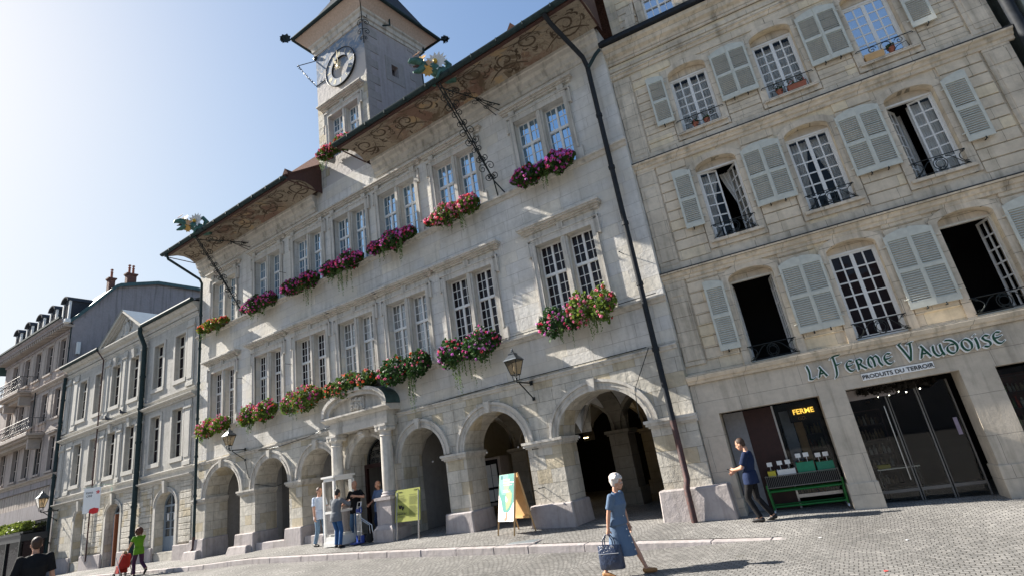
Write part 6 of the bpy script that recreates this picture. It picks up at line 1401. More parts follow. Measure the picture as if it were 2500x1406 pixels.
# row across the square (it is what the dark panes reflect)
OPX=[(-62,-44,11.5),(-43.9,-27,12.5),(-26.9,-9,12),(-8.9,9,12.5),(9.1,26,12)]
for i,(a,b,h) in enumerate(OPX):
    OH=thing('opposite_house','grey rendered house across the square, number %d of the row seen only in window reflections'%(i+1),'house',(0,-27,0),0,'houses across the square')
    OH['label']=['westernmost plain rendered house behind the camera, mirrored in the panes','broad rendered house behind the camera, west of the middle one','middle rendered house behind the camera, facing the porch','rendered house directly behind the camera, tallest of its row','easternmost rendered house behind the camera, facing the shop'][i]
    ws=[]; n=int((b-a)/2.6)
    for k in range(n):
        x=a+(b-a)*(k+.5)/n
        for z in (3.8,7.0): ws.append((x-.5,x+.5,z,z+1.9))
    m=MB(); m.T=Matrix.Rotation(PI,4,'Z')@Matrix.Translation((-(a+b),0,0)); wall(m,a,b,-1,h,ws,.3); m.quad((a,9,-1),(a,0,-1),(a,0,h),(a,9,h)); m.quad((b,0,-1),(b,9,-1),(b,9,h),(b,0,h)); m.build('wall',MT['mid'] if i%2 else MT['left'],OH)
    m=MB(); m.quad((a,-.25,3),(b,-.25,3),(b,-.25,h-.2),(a,-.25,h-.2)); m.build('window_glass',MT['dark'],OH)
    m=MB(); m.prism([(0,0),(0,0),(0,0)],0,0) if 0 else None; m.quad((a,.6,h-.1),(b,.6,h-.1),(b,-4.5,h+3.2),(a,-4.5,h+3.2)); m.quad((a,-4.5,h+3.2),(b,-4.5,h+3.2),(b,-9.5,h),(a,-9.5,h)); m.build('roof',MT['tile'],OH)
# ---------------------------------------------------------------- people
def remeshed(mb,name,mats,vox=.012,smooth=3,parent=None):
    me=mb.mesh(name+'_raw',mats); o=bpy.data.objects.new(name+'_tmp',me); COL.objects.link(o)
    m=o.modifiers.new('r','REMESH'); m.mode='VOXEL'; m.voxel_size=vox; m.use_smooth_shade=True
    s_=o.modifiers.new('s','SMOOTH'); s_.factor=.5; s_.iterations=smooth
    dg=bpy.context.evaluated_depsgraph_get(); dg.update(); nm=bpy.data.meshes.new_from_object(o.evaluated_get(dg)); nm.name=name
    nm.materials.clear(); nm.materials.append(mats); bpy.data.objects.remove(o); bpy.data.meshes.remove(me)
    nm.polygons.foreach_set('use_smooth',[True]*len(nm.polygons)); return link(name,nm,parent)
def rings(mb,L,n=20):
    vs=[(cx+rx*math.cos(2*PI*k/n),cy+ry*math.sin(2*PI*k/n),z+(tz*math.cos(2*PI*k/n) if 1 else 0)) for (cx,cy,z,rx,ry,tz) in L for k in range(n)]
    fs=[(i*n+k,i*n+(k+1)%n,(i+1)*n+(k+1)%n,(i+1)*n+k) for i in range(len(L)-1) for k in range(n)]+[tuple(range(n-1,-1,-1)),tuple(range((len(L)-1)*n,len(L)*n))]; mb.add(vs,fs)
def cap(mb,P,r,n=12,ends=True):
    mb.tube(P,r,n); rs=r if isinstance(r,(list,tuple)) else [r]*len(P)
    if ends:
        for q,rr in ((P[0],rs[0]),(P[-1],rs[-1])): mb.ball(tuple(q),rr*.99,n,8)
    for q,rr in list(zip(P,rs))[1:-1]: mb.ball(tuple(q),rr*.99,n,8)
def ik(a,b,l1,l2,pole):
    a=Vector(a);b=Vector(b);d=b-a;L_=d.length
    if L_>(l1+l2)*.999: b=a+d*((l1+l2)*.999/L_); d=b-a; L_=d.length
    c=(l1*l1-l2*l2+L_*L_)/(2*L_); h=math.sqrt(max(0,l1*l1-c*c)); u=d.normalized(); p=Vector(pole); p=(p-u*p.dot(u)).normalized(); return a+u*c+p*h,b
def clothm(name,c,var=.18,rough=.85,scale=5,bs=.03): return plain(name,c,rough,0,var,scale,bs,.2)
SKIN=plain('skin',(.50,.27,.18),.55,0,.08,18); SKIN2=plain('skin_tanned',(.42,.22,.14),.55,0,.08,18)
def person(label,loc,rz,H,foot,hand,top,legs,hairc,shoes,group=None,lean=0.,leanh=0.,hips=(0,0,0),dress=False,sleeve=.55,build=1.0,hair='short',toe=(0,0),skin=None,pole_arm=((-.6,.5,-.2),(-.6,-.5,-.2)),headyaw=0,headtilt=0,longsl=False,bald=False,cat='person',handrot=None):
    t=thing('person',label,cat,loc,rz,group); s=H/1.72; skin=skin or SKIN; B=build
    V=lambda *a: Vector(a)*s
    hc=V(hips[0],hips[1],.92+hips[2]); 
    hipL,hipR=hc+V(0,.09,0),hc+V(0,-.09,0); sh=V(hips[0]+lean,hips[1],1.40+hips[2]); shL,shR=sh+V(0,.185*B,-.01),sh+V(0,-.185*B,-.01)
    neck=sh+V(.0+lean*.1,0,.03); hd=sh+V(.03+leanh,0,.20)
    kn=[];an=[]
    for hp_,ft in ((hipL,foot[0]),(hipR,foot[1])):
        k_,a_=ik(hp_,V(*ft)+V(0,0,.09),.44*s,.42*s,(1,0,0)); kn.append(k_); an.append(a_)
    el=[];wr=[]
    for s_,hn,pl_ in ((shL,hand[0],pole_arm[0]),(shR,hand[1],pole_arm[1])):
        e_,w__=ik(s_,V(*hn),.29*s,.26*s,pl_); el.append(e_); wr.append(w__)
    def torso(m,g,z0=.86,z1=1.44):
        c=lambda z:(hips[0]+(lean*max(0,(z-.92)/.48)),hips[1])
        L_=[]
        for z,rx,ry in ((.84,.105,.15),(.90,.125,.172),(.97,.115,.160),(1.04,.102,.142),(1.14,.112,.152),(1.24,.125,.172),(1.33,.118,.178),(1.40,.090,.165),(1.445,.060,.09)):
            if z0<=z<=z1+.02: x,y=c(z); L_.append((x*s,y*s,(z+hips[2])*s,(rx*(B if z<1.3 else 1)+g)*s,(ry*B+g)*s,0))
        rings(m,L_)
        m.ball(tuple(shL-V(0,.02,.02)),(.062+g)*s,12,8); m.ball(tuple(shR+V(0,.02,-.02)),(.062+g)*s,12,8)
    b=MB(); torso(b,-.006); cap(b,[neck-V(0,0,.05),neck+V(.012,0,.09)],[.056*s,.050*s])
    Rh=Matrix.Rotation(headyaw,4,'Z')@Matrix.Rotation(headtilt,4,'Y'); 
    b.T=Matrix.Translation(hd)@Rh
    b.ball((-.008*s,0,.035*s),(.097*s,.076*s,.105*s),20,14); b.ball((.035*s,0,-.045*s),(.060*s,.055*s,.065*s),16,12); b.ball((.055*s,0,-.082*s),(.030*s,.034*s,.026*s),10,8)
    b.tube([(.082*s,0,.022*s),(.106*s,0,-.012*s),(.094*s,0,-.028*s)],[.010*s,.016*s,.014*s],8); b.ball((.078*s,0,.035*s),(.02*s,.045*s,.012*s),10,6); b.ball((.082*s,0,-.055*s),(.014*s,.026*s,.010*s),8,6)
    for q in (-1,1): b.ball((-.005*s,q*.078*s,-.005*s),(.018*s,.010*s,.032*s),8,6); b.ball((.055*s,q*.038*s,-.02*s),(.026*s,.022*s,.024*s),8,6)
    b.T=None
    for i,(s_,e_,w__,q) in enumerate(((shL,el[0],wr[0],1),(shR,el[1],wr[1],-1))):
        cap(b,[s_,s_.lerp(e_,.5),e_],[.052*s,.046*s,.038*s]); cap(b,[e_,e_.lerp(w__,.35),w__],[.040*s,.040*s,.026*s])
        d=(w__-e_).normalized(); inn=Vector((0,-q,0)); inn=(inn-d*inn.dot(d))
        inn=inn.normalized() if inn.length>.1 else Vector((1,0,0)); fw_=d.cross(inn).normalized(); 
        if fw_.x<0: fw_=-fw_
        pc_=w__+d*.045*s; cap(b,[w__,pc_,w__+d*.085*s],[.025*s,.032*s,.030*s],10)
        cap(b,[w__+fw_*.022*s,pc_+fw_*.018*s],[.022*s,.024*s],8); cap(b,[w__-fw_*.01*s,w__+d*.08*s-fw_*.02*s],[.02*s,.018*s],8)
        curl=(handrot or (.55,.55))[i]
        for j,(o,l) in enumerate(((.030,.066),(.011,.075),(-.009,.070),(-.028,.055))):
            p0=w__+d*.085*s+fw_*o*s; d1=(d*math.cos(curl*.6)+inn*math.sin(curl*.6)); d2=(d*math.cos(curl*1.8)+inn*math.sin(curl*1.8)); p1=p0+d1*l*.5*s; p2=p1+d2*l*.5*s; cap(b,[p0,p1,p2],[.0105*s,.010*s,.0085*s],8)
        p0=w__+d*.03*s+fw_*.03*s; p1=p0+(d*.6+fw_*.7+inn*.25).normalized()*.035*s; p2=p1+(d*.9+fw_*.2+inn*.4).normalized()*.03*s; cap(b,[p0,p1,p2],[.014*s,.012*s,.010*s],8)
    for i,(h_,k_,a_) in enumerate(((hipL,kn[0],an[0]),(hipR,kn[1],an[1]))):
        cap(b,[h_,h_.lerp(k_,.5),k_],[.080*s,.066*s,.050*s]); cap(b,[k_,k_.lerp(a_,.3),k_.lerp(a_,.7),a_],[.050*s,.054*s,.038*s,.034*s])
        pt=toe[i]; f_=Vector((math.cos(pt),0,-math.sin(pt)))
        cap(b,[a_-V(.02,0,.03),a_+f_*.09*s-V(0,0,.045),a_+f_*.15*s-V(0,0,.058)],[.038*s,.036*s,.026*s])
    remeshed(b,'body',skin,.0095,2,t)
    for i,(h_,k_,a_) in enumerate(((hipL,kn[0],an[0]),(hipR,kn[1],an[1]))):
        m=MB(); pt=toe[i]; f_=Vector((math.cos(pt),0,-math.sin(pt))); cap(m,[a_-V(.035,0,.045),a_+f_*.07*s-V(0,0,.052),a_+f_*.165*s-V(0,0,.062)],[.046*s,.046*s,.036*s]); m.box(0,0,0,0,0,0) if 0 else None
        remeshed(m,'shoe',shoes,.010,2,t)
    # top
    m=MB(); torso(m,.012,.80 if not dress else .9)
    fs=1.0 if longsl else sleeve
    for s_,e_,w__ in ((shL,el[0],wr[0]),(shR,el[1],wr[1])):
        if longsl: cap(m,[s_,s_.lerp(e_,.5),e_,e_.lerp(w__,.5),e_.lerp(w__,.93)],[.068*s,.062*s,.054*s,.05*s,.042*s],12)
        else: m.ball(tuple(s_),.068*s,12,8); m.tube([s_,s_.lerp(e_,fs*.5),s_.lerp(e_,fs)],[.066*s,.066*s,.070*s],14)
    if not dress:
        x,y=hips[0],hips[1]; rings(m,[(x*s,y*s,(.78+hips[2])*s,(.162*B)*s,(.205*B)*s,0),(x*s,y*s,(.92+hips[2])*s,(.158*B)*s,(.200*B)*s,0),((x+lean*.2)*s,y*s,(1.04+hips[2])*s,(.135*B)*s,(.175*B)*s,0)])
    m.tube([neck-V(.02,0,.04),neck+V(.0,0,.012)],[.085*s,.066*s],14)
    if dress:
        mx=(an[0].x+an[1].x)/2/s; z0=.36
        rings(m,[((mx*.8)*s,0,z0*s,.27*s,.235*s,-.03*s),((mx*.55)*s,0,.60*s,.215*s,.215*s,0),((hips[0])*s,0,.85*s,.165*s,.198*s,0),(hips[0]*s,0,.98*s,.135*s,.172*s,0),((hips[0]+lean*.3)*s,0,1.08*s,.13*s,.165*s,0)],28)
    remeshed(m,'dress' if dress else 'shirt',top,.0105,2,t)
    if legs is not None:
        m=MB(); rings(m,[(hips[0]*s,0,(.80+hips[2])*s,.12*B*s,.170*B*s,0),(hips[0]*s,0,(.9+hips[2])*s,.138*B*s,.180*B*s,0),(hips[0]*s,0,(1.0+hips[2])*s,.122*B*s,.165*B*s,0)])
        for h_,k_,a_ in ((hipL,kn[0],an[0]),(hipR,kn[1],an[1])): cap(m,[h_-V(0,0,.02),h_.lerp(k_,.5),k_],[.098*B*s,.084*s,.068*s],14); cap(m,[k_,k_.lerp(a_,.5),a_-V(0,0,.0)],[.068*s,.062*s,.060*s],14,False); 
        remeshed(m,'trousers',legs,.0105,2,t)
    # hair, eyes
    m=MB(); m.T=Matrix.Translation(hd)@Rh
    if hair=='short': m.ball((-.022*s,0,.052*s),(.098*s,.083*s,.098*s),18,12); m.ball((-.055*s,0,.0),(.055*s,.072*s,.07*s),12,8)
    elif hair=='puff':
        random.seed(5)
        m.ball((-.042*s,0,.060*s),(.112*s,.106*s,.110*s),18,12); m.ball((-.06*s,0,-.0),(.065*s,.082*s,.075*s),12,8)
        for i in range(46):
            a=random.uniform(0,2*PI); e_=random.uniform(.1,1.4); r=.112*s; q=Vector((-.03*s+r*math.cos(a)*math.cos(e_)*1.05,r*math.sin(a)*math.cos(e_)*.95,.06*s+r*math.sin(e_)))
            if q.x>.05*s and q.z<.09*s: continue
            m.ball(tuple(q),.026*s,8,6)
    elif hair=='curly':
        random.seed(6)
        for i in range(120):
            a=random.uniform(0,2*PI); e_=random.uniform(-.9,1.4); r=.12*s; q=Vector((-.04*s+r*math.cos(a)*math.cos(e_),r*math.sin(a)*math.cos(e_),.01*s+r*1.15*math.sin(e_)))
            if q.x>.035*s and q.z<.08*s: continue
            m.ball(tuple(q),.032*s,8,6)
    elif hair=='fringe': m.ball((-.05*s,0,.0),(.058*s,.079*s,.055*s),12,8)
    m.T=None
    if hair!='none': remeshed(m,'hair',hairc,.010,1,t)
    for q in (-1,1):
        m=MB(); m.ball((0,0,0),(.010*s,.014*s,.007*s),8,6); p_=(Matrix.Translation(hd)@Rh)@Vector((.083*s,q*.032*s,.018*s)); m.build('eye',MT['eye'],t,loc=p_)
    return t,hd,wr,s
MT['eye']=plain('eye_dark',(.03,.02,.02),.3)
den=clothm('denim',(.07,.14,.25)); den2=clothm('denim_light',(.15,.23,.32)); blk=clothm('black_cotton',(.010,.010,.011),.3); brownh=plain('brown_hair',(.05,.025,.015),.6,0,.3,40,.01); greyh=plain('grey_hair',(.35,.33,.32),.7); whiteh=plain('white_hair',(.62,.56,.52),.7,0,.12,50,.01); blackshoe=plain('black_shoe',(.02,.018,.018),.5)
zg=lambda x,y: hp(x,y) if y>YK else hr(x,y)
# elderly woman
wx_,wy_=-4.12,9.22; gz=zg(wx_,wy_)
dress=clothm('blue_dress',(.10,.15,.23),.10); W,hd,wr,s=person('white haired older woman in a blue button dress walking with a navy bag',(wx_,wy_,gz),R(2),1.585,((.36,.08,.0),(-.36,-.10,.02)),((.10,.28,.80),(-.12,-.27,.74)),dress,None,whiteh,plain('tan_sandal',(.35,.17,.06),.6),lean=.07,leanh=.05,hips=(.0,0,-.03),dress=True,sleeve=.75,build=1.38,hair='puff',headtilt=R(10),toe=(-.1,.25),handrot=(.5,1.0),pole_arm=((-.6,.3,0),(-.8,-.2,0)))
for i in range(8):
    mb=MB(); z=(1.24-.115*i); mb.ball((0,0,0),.012,8,6); x=.165+(.0 if i<3 else .012*(i-2)); x={0:.145,1:.165,2:.16,3:.155,4:.175,5:.20,6:.235,7:.265}[i]; mb.build('button',MT['white'],W,loc=(x*.92,-.045,z*.92))
mb=MB(); mb.T=Matrix.Translation(hd)@Matrix.Rotation(R(10),4,'Y')
for q in (-1,1): mb.tube([(.090*s+.0,q*.034*s+.024*s*math.cos(i*PI/6),.016*s+.02*s*math.sin(i*PI/6)) for i in range(13)],.003,5); mb.tube([(.09*s,q*.056*s,.018*s),(.02*s,q*.082*s,.018*s)],.003,5)
mb.tube([(.092*s,-.012*s,.018*s),(.092*s,.012*s,.018*s)],.003,5); mb.build('spectacles',MT['steel'],W)
mb=MB(); 
for q in (-1,1): mb.prism([(0,0),(.06,-.02),(.075,.07),(.01,.05)],-.012,.0) if 0 else mb.add([(.10,q*.02,1.26),(.135,q*.085,1.17),(.10,q*.10,1.28),(.03,q*.09,1.335),(.06,q*.05,1.325)],[(0,1,2,3,4)])
mb.build('collar',dress,W)
# handbag
hx,hy,hz=wr[1]; hw_=W.location+Vector((hx,hy,hz))
BG=thing('handbag','large navy blue leather handbag carried by the white haired woman','handbag',(hw_.x-.02,hw_.y-.03,hw_.z-.60),R(3))
mb=MB(); n=10
rings(mb,[(0,0,0,.20,.085,0),(0,0,.02,.215,.10,0),(.005,0,.14,.21,.105,0),(.0,0,.27,.20,.085,0),(0,0,.34,.195,.06,0),(0,0,.36,.193,.05,0)],24)
mb.v=[(math.copysign(abs(x/.22)**.55*.22,x) if abs(x)>1e-6 else 0,y,z) for x,y,z in mb.v]
nvy=plain('navy_leather',(.018,.030,.065),.28,0,.3,9,.03,.6); mb.build('bag_body',nvy,BG,smooth=True)
mb=MB(); 
for y in (-.045,.045): mb.tube([(-.09,y,.34),(-.085,y,.44),(-.03,y*.5,.52),(.03,y*.5,.52),(.085,y,.44),(.09,y,.34)],.010,6)
mb.build('handle',nvy,BG,smooth=True); 
for x in (-.09,.09): mb=MB(); mb.tube([(x+.014*math.cos(i*PI/6),-.062,.33+.014*math.sin(i*PI/6)) for i in range(13)],.004,5); mb.build('ring',MT['steel'],BG)
mb=MB(); mb.tube([(-.18,-.088,.24),(.18,-.088,.245)],.004,5); mb.build('zip',MT['steel'],BG)
# man at the shop
sx,sy=-2.50,12.98; gz=zg(sx,sy)
P_,hd,wr,s=person('man in navy polo shirt and black trousers walking past the produce stand with a phone',(sx,sy,gz),R(176),1.70,((.02,.09,0),(-.20,-.09,.02)),((.32,.06,1.08),(.33,.02,1.04)),clothm('navy_polo',(.012,.022,.06)),blk,brownh,blackshoe,lean=-.06,leanh=.05,hips=(0.03,0,-.02),headtilt=R(14),toe=(0,.35),sleeve=.8,pole_arm=((-.5,.6,-.6),(-.5,-.6,-.6)),handrot=(.7,.7))
ph=thing('mobile_phone','small dark phone in the hands of the man passing the shop','phone',P_.matrix_world@Vector((0,0,0)),0); w_=Matrix.Rotation(R(176),3,'Z')@Vector((.41*s,.04*s,1.09*s)); ph.location=Vector((sx,sy,gz))+w_; mb=MB(); mb.box(-.055,.055,-.03,.03,-.006,.006); mb.build('case',MT['black'],ph,bevel=.003,rot=(0,R(25),0)); mb=MB(); mb.box(-.04,.04,-.025,.025,.0061,.0068); mb.build('screen',MT['glass_l'],ph,rot=(0,R(25),0))
# movers at the porch
GRP='people moving the glass case at the porch'
def at(x,y): return (x,y,zg(x,y))
person('young man in pale blue and white shirt and jeans left of the glass case',at(-16.42,12.7),R(-5),1.84,((.10,.10,0),(-.12,-.10,0)),((.10,.26,.86),(.14,-.26,.84)),clothm('pale_shirt',(.52,.60,.72),.2,.8,3),den2,brownh,blackshoe,GRP,hips=(0,0,0),sleeve=.75,build=.95)
person('dark haired man in grey sweater and blue jeans with his back turned, holding the case',at(-14.98,12.2),R(100),1.72,((.12,.13,0),(-.05,-.16,0)),((.42,.16,1.22),(.40,-.24,1.30)),clothm('grey_sweater',(.13,.14,.155)),clothm('blue_jeans',(.03,.09,.22)),plain('black_hair',(.015,.012,.012),.6),blackshoe,GRP,lean=.06,leanh=.04,longsl=True,pole_arm=((0,.8,-.6),(0,-.8,-.6)),headtilt=R(8))
person('bald man in black shirt behind the glass case, facing the square',at(-15.12,13.15),R(-80),1.84,((.05,.12,0),(0,-.12,0)),((.30,.24,1.28),(.34,-.10,1.12)),blk,den,brownh,blackshoe,GRP,hair='none',longsl=False,skin=SKIN,sleeve=.8)
person('grey haired man in blue work shirt leaning in the dark entrance doorway',at(-14.28,13.42),R(-100),1.72,((.05,.10,0),(0,-.10,0)),((.16,.30,1.02),(.26,-.22,1.02)),clothm('blue_work_shirt',(.10,.15,.25)),clothm('navy_trousers',(.02,.035,.08)),greyh,blackshoe,GRP,hair='fringe',longsl=False,skin=SKIN2,build=1.1,sleeve=.8)
# glass case
GC=thing('glass_case','tall white framed glass display case being moved on the pavement by the porch','display case',at(-15.42,12.72),R(-2))
w_,d_,h_=.27,.38,2.08; mb=MB()
for x in (-w_,w_):
    for y in (-d_,d_): mb.box(x-.035,x+.035,y-.035,y+.035,.12,h_-.1)
for z0,z1 in ((0,.28),(h_-.1,h_),(.98,1.05)):
    for x in (-w_,w_): mb.box(x-.03,x+.03,-d_+.035,d_-.035,z0 if z0 else .12,z1)
    for y in (-d_,d_): mb.box(-w_+.035,w_-.035,y-.03,y+.03,z0 if z0 else .12,z1)
mb.box(-w_-.05,w_+.05,-d_-.05,d_+.05,0,.119); mb.build('frame',MT['white'],GC); mb=MB(); mb.box(-w_-.06,w_+.06,-d_-.06,d_+.06,h_,h_+.06); mb.build('roof',MT['white'],GC)
for k,(a,b,c,d) in enumerate((((-w_,-d_),(w_,-d_),0,0),((w_,-d_),(w_,d_),0,0),((w_,d_),(-w_,d_),0,0),((-w_,d_),(-w_,-d_),0,0))): mb=MB(); mb.quad((a[0],a[1],.28),(b[0],b[1],.28),(b[0],b[1],h_-.1),(a[0],a[1],h_-.1)); mb.build('glass_pane',MT['glass'],GC)
mb=MB(); 
for i in range(9): z=1.15+i*.085; mb.box(-.05,.05,-.04,.04,z,z+.03)
mb.box(-.06,-.03,-.05,.05,1.05,1.95); mb.box(.03,.06,-.05,.05,1.05,1.95); mb.build('rack',MT['cream'],GC)
mb=MB(); mb.box(-.2,.2,-.3,.3,.28,.34); mb.build('shelf',MT['white'],GC)
# hand truck
HT=thing('hand_truck','silver and blue hand truck standing beside the glass case','hand truck',at(-14.42,12.62),R(-20))
mb=MB(); 
for x in (-.17,.17): mb.tube([(x,0,.08),(x,.02,1.0),(x*.8,.06,1.22)],.018,8)
mb.tube([(-.14,.06,1.22),(.14,.06,1.22)],.016,8)
for z in (.35,.6,.85): mb.tube([(-.17,.01,z),(.17,.01,z)],.014,6)
for x in (-.06,.06): mb.tube([(x,0,.1),(x,.02,1.1)],.016,6)
mb.tube([(.17,.02,.75),(.42,.25,.5),(.42,.28,.12)],.014,6); mb.tube([(-.10,.02,.75),(.15,.28,.5),(.15,.30,.12)],.014,6); mb.build('frame',MT['steel'],HT,smooth=True)
mb=MB(); mb.box(-.2,.2,-.25,.02,.02,.05); mb.box(-.24,-.10,-.02,.06,.02,.24); mb.box(.10,.24,-.02,.06,.02,.24); mb.build('blue_toe_plate',MT['blue_paint'],HT); mb=MB(); mb.box(-.10,.14,-.03,.02,.92,1.02); mb.tube([(.24+.11*math.cos(i*PI/8),-.02,.98+.08*math.sin(i*PI/8)) for i in range(17)],.016,6); mb.build('blue_fitting',MT['blue_paint'],HT)
for x in (-.05,.36): mb=MB(); mb.tube([(x-.03,.18,.13),(x+.03,.18,.13)],.13,18); mb.tube([(x-.035,.18,.13),(x+.035,.18,.13)],.05,10); mb.build('wheel',MT['black'],HT,smooth=True)
# yellow notice board
NBd=thing('notice_board','yellow green notice board on two grey legs beside the porch pedestal','notice board',at(-12.5,12.85),R(3))
mb=MB(); 
for x in (-.40,.44): mb.box(x-.022,x+.022,-.06,-.02,0,.62,0); mb.box(x-.022,x+.022,-.02,.02,0.5,1.4)
mb.build('leg',MT['steel'],NBd,rot=(R(-7),0,0)) if 0 else None
for x in (-.43,.43): m=MB(); m.tube([(x,-.10,0),(x,.08,1.35)],.022,8); m.build('leg',MT['steel'],NBd)
yl=plain('yellow_green_board',(.33,.35,.075),.6,0,.06,6); mb=MB(); mb.add([(-.49,-.045,.50),(.49,-.045,.50),(.49,.085,1.42),(-.49,.085,1.42),(-.49,-.015,.50),(.49,-.015,.50),(.49,.115,1.42),(-.49,.115,1.42)],[(0,1,2,3),(7,6,5,4),(0,4,5,1),(1,5,6,2),(2,6,7,3),(3,7,4,0)]); bd=mb.build('panel',yl,NBd)
tl=math.atan2(.13,.92)
def onb(x,z): return (x,-.050+.13*(z-.5)/.92,z)
RT=(PI/2-tl*1.0,0,0)
for s_,sz,x,z in (('Visites',.07,-.30,1.33),('à pied',.07,.34,1.35),('Départ ici !',.085,-.22,.70)): text(s_,sz,onb(x,z),RT,bd,MT['iron'],.001)
mb=MB(); random.seed(4)
for col_ in (-.40,.06):
    z=1.24
    while z>.60:
        if not (col_<0 and .78<z<1.04): 
            l=random.uniform(.25,.36); a,b=onb(col_,z),onb(col_+l,z+.010); mb.quad((a[0],a[1]-.002,a[2]),(b[0],a[1]-.002,a[2]),(b[0],b[1]-.002,b[2]),(a[0],b[1]-.002,b[2]))
        z-=.030 if random.random()>.15 else .055
mb.build('printed_lines',plain('print_olive',(.12,.13,.04),.6),bd)
mb=MB(); random.seed(14)
for i in range(9): a=onb(-.25+random.uniform(-.09,.09),.90+random.uniform(-.08,.1)); mb.prism([(a[0]+random.uniform(.015,.045)*math.cos(k*PI/3),a[2]+random.uniform(.02,.06)*math.sin(k*PI/3)) for k in range(6)],a[1]-.012,a[1]-.006)
mb.build('lion_drawing',MT['black'],bd)
# sandwich board
AF=thing('sandwich_board','wooden sandwich board with green and white poster in front of the arches','sandwich board',at(-8.62,12.82),R(-24))
for k,(x,s_) in enumerate(((-.40,1),(.40,1),(-.40,-1),(.40,-1))): m=MB(); m.tube([(x,-.34*s_,0),(x,-.03*s_,1.50)],.024,4); m.build('leg',MT['pine'],AF)
def onp(x,z,e=0): return (x,-.34+.31*z/1.5-.028-e,z)
mb=MB(); a,b,c,d=onp(-.38,.34),onp(.38,.34),onp(.38,1.50),onp(-.38,1.50); mb.add([a,b,c,d]+[(q[0],q[1]+.02,q[2]) for q in (a,b,c,d)],[(0,1,2,3),(7,6,5,4),(0,4,5,1),(1,5,6,2),(2,6,7,3),(3,7,4,0)]); pn=mb.build('poster_panel',MT['sign_white'],AF)
mb=MB(); mb.add([(-.38,.34-.31*.34/1.5,.34),(.38,.34-.31*.34/1.5,.34),(.38,.05,1.50),(-.38,.05,1.50),(-.38,.32-.31*.34/1.5,.34),(.38,.32-.31*.34/1.5,.34),(.38,.03,1.50),(-.38,.03,1.50)],[(3,2,1,0),(4,5,6,7),(0,1,5,4),(1,2,6,5),(2,3,7,6),(3,0,4,7)]); mb.box(-.38,.38,.20,.235,.34,.40); mb.build('rear_panel',MT['pine'],AF)
def flat(pts,col,e): m.add([onp(x,z,e) for x,z in pts],[tuple(range(len(pts)))],0,col)
m=MB(); G1,G2,G3=(.09,.26,.23),(.18,.36,.31),(.28,.38,.18)
flat([(-.38,1.0),(-.26,.86),(-.18,.66),(-.12,.56),(.12,.56),(.22,.62),(.30,.72),(.38,.80),(.38,1.50),(-.38,1.50)],G1,.002)
flat([(-.38,1.22),(-.22,1.0),(-.05,.98),(.1,1.1),(.1,1.5),(-.38,1.5)],G2,.004); flat([(.02,.60),(.14,.66),(.26,.78),(.30,1.0),(.18,1.12),(.02,1.1),(-.04,.9)],G3,.005); flat([(-.10,1.06),(.12,1.10),(.20,1.30),(0,1.42),(-.16,1.3)],(.26,.36,.24),.005)
flat([(-.02,.96),(.10,.86),(.04,.80),(-.02,.84)],(.75,.76,.72),.007); flat([(.0,.56),(.07,.56),(.10,.44),(.04,.36),(-.06,.355),(-.08,.40),(.0,.44)],(.50,.20,.14),.005)
flat([(-.28,1.38),(-.20,1.38),(-.20,1.47),(-.28,1.47)],(.03,.12,.15),.006); pp=m.build('poster_print',MT['vc'],pn)
for i,(z,x0,x1) in enumerate(((1.34,-.16,.16),(1.27,-.16,.34),(1.22,-.12,.30),(1.09,-.16,.10),(1.05,-.16,.18))):
    m=MB(); random.seed(i); x=x0
    while x<x1: l=random.uniform(.015,.04); a,b=onp(x,z,.008),onp(x+l,z+(.035 if i<2 else .015),.008); m.quad(a,(b[0],a[1],a[2]),b,(a[0],b[1],b[2])); x+=l+.009
    m.build('poster_lines',MT['sign_white'],pn)
# woman with stroller
px_,py_=-24.95,10.95; gz=zg(px_,py_)
P_,hd,wr,s=person('curly haired woman in lime green top and plum trousers pushing a red stroller',(px_,py_,gz),R(180),1.70,((.10,.09,0),(-.42,-.09,.16)),((.50,.16,1.02),(.50,-.16,1.0)),clothm('lime_top',(.10,.24,.015)),clothm('plum_trousers',(.05,.018,.045)),plain('auburn_hair',(.10,.035,.02),.6,0,.3,40,.01),blackshoe,lean=.06,leanh=.03,hair='curly',sleeve=.5,toe=(0,.9),build=.92,pole_arm=((-.3,.7,-.5),(-.3,-.7,-.5)))
mb=MB(); mb.box(.1,.22,-.22,-.15,.72,.98); mb.build('shoulder_bag',MT['black'],P_,bevel=.02)
ST=thing('stroller','red pushchair with grey handles rolled along by the woman in green','stroller',(px_-1.15,py_,zg(px_-1.15,py_)),R(180))
mb=MB(); 
for y in (-.2,.2): mb.tube([(-.62,y,1.02),(-.50,y,.98),(-.05,y,.50),(.30,y,.10)],.014,6); mb.tube([(-.25,y,.10),(.05,y,.50),(.22,y,.72)],.014,6)
mb.tube([(-.25,-.2,.1),(-.25,.2,.1)],.012,6); mb.build('frame',MT['steel'],ST,smooth=True)
mb=MB(); rings(mb,[(.0,0,.30,.22,.17,0),(-.02,0,.45,.24,.19,.05),(-.10,0,.70,.17,.19,.05),(-.14,0,.80,.10,.17,.04)],14); mb.box(.02,.40,-.17,.17,.14,.42,0,.04); mb.build('seat',clothm('red_fabric',(.32,.025,.02)),ST,smooth=True,bevel=.02)
for x,y in ((-.25,-.2),(-.25,.2),(.32,-.2),(.32,.2)): mb=MB(); mb.tube([(x,y-.02,.085),(x,y+.02,.085)],.085,14); mb.build('wheel',MT['black'],ST,smooth=True)
CH=thing('child','fair haired small child sitting in the red stroller, seen from behind','child',ST.location+Vector((0.0,0,.42)),R(180))
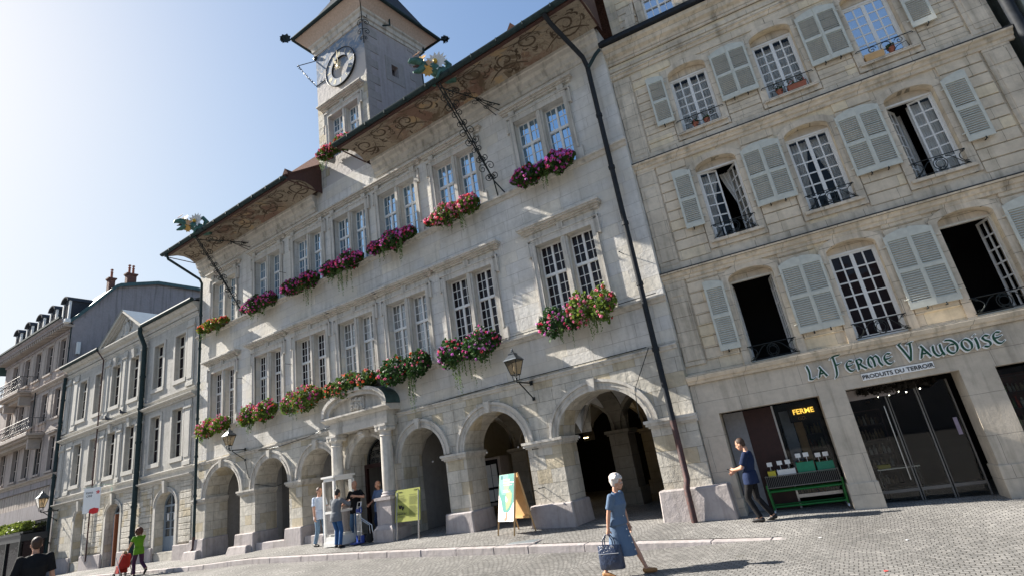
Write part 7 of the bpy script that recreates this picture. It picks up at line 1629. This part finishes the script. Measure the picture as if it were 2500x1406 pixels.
mb=MB(); mb.ball((0,0,.40),(.085,.08,.10),16,12); mb.ball((.05,0,.36),(.04,.045,.05),10,8); mb.ball((.095,0,.385),.012,6,5); mb.tube([(0,0,.2),(0,0,.33)],.035,10); rings(mb,[(0,0,0,.1,.11,0),(0,0,.12,.09,.1,0),(0,0,.22,.07,.10,0)],14)
for q in (-1,1): cap(mb,[(0,q*.1,.2),(.06,q*.13,.08),(.18,q*.07,.06)],[.032,.028,.02],8); cap(mb,[(.02,q*.05,.02),(.24,q*.07,.03),(.30,q*.07,-.16)],[.05,.042,.03],8); [cap(mb,[(.19,q*.07+o,.06),(.225,q*.07+o*1.2,.05)],.007,6) for o in (-.02,-.01,0,.01,.02)]
remeshed(mb,'body',SKIN,.009,2,CH); mb=MB(); mb.ball((-.015,0,.42),(.09,.085,.095),14,10); remeshed(mb,'hair',plain('fair_hair',(.33,.20,.10),.7),.009,1,CH); mb=MB(); rings(mb,[(0,0,-.01,.11,.12,0),(0,0,.12,.10,.11,0),(0,0,.235,.08,.11,0)],14); remeshed(mb,'shirt',clothm('child_top',(.45,.10,.08)),.01,2,CH)
# man in black, near left
bx_0,by_0=-14.15,4.40; gz=zg(bx_0,by_0)
person('man in black T-shirt seen from behind in the near left corner, hand on hip',(bx_0,by_0,gz),R(172),1.86,((.0,.14,0),(0,-.14,0)),((.10,.27,.88),(.02,-.30,.82)),blk,clothm('dark_trousers',(.012,.012,.016)),brownh,blackshoe,build=1.1,sleeve=.9,pole_arm=((-.7,.3,0),(-.8,-.3,0)),hair='short',lean=.02)

# ---------------------------------------------------------------- small things on the ground
UC=thing('utility_cover','flat grey metal cover plate set in the pavement near the sandwich board','cover plate',(-7.8,11.85,zg(-7.8,11.85)+.006),R(2))
mb=MB(); mb.box(-.38,.38,-.2,.2,-.02,.006); mb.build('plate',plain('cover_metal',(.20,.23,.25),.5,.3,.2,14,.002),UC,bevel=.004); mb=MB(); mb.box(-.42,.42,-.24,.24,-.03,.002); mb.build('rim',MT['base'],UC)
random.seed(31)
for lb,x,y,c in (('crumpled white paper scrap on the cobbles in front of the shop','-1.35',11.4,(.7,.7,.68)),('small red scrap on the cobbles at the lower right',-.42,8.95,(.55,.06,.05)),('flattened white paper scrap on the cobbles nearer the shop doors',-.1,10.9,(.7,.7,.7))):
    x=float(x); t=thing('paper_scrap',lb,'litter',(x,y,zg(x,y)+.004),random.random()*3); mb=MB(); mb.add([(-.03,-.015,0),(.025,-.018,.006),(.032,.015,.0),(-.025,.02,.01),(0,0,.012)],[(0,1,4),(1,2,4),(2,3,4),(3,0,4)]); mb.build('paper',plain('scrap',c,.8),t)
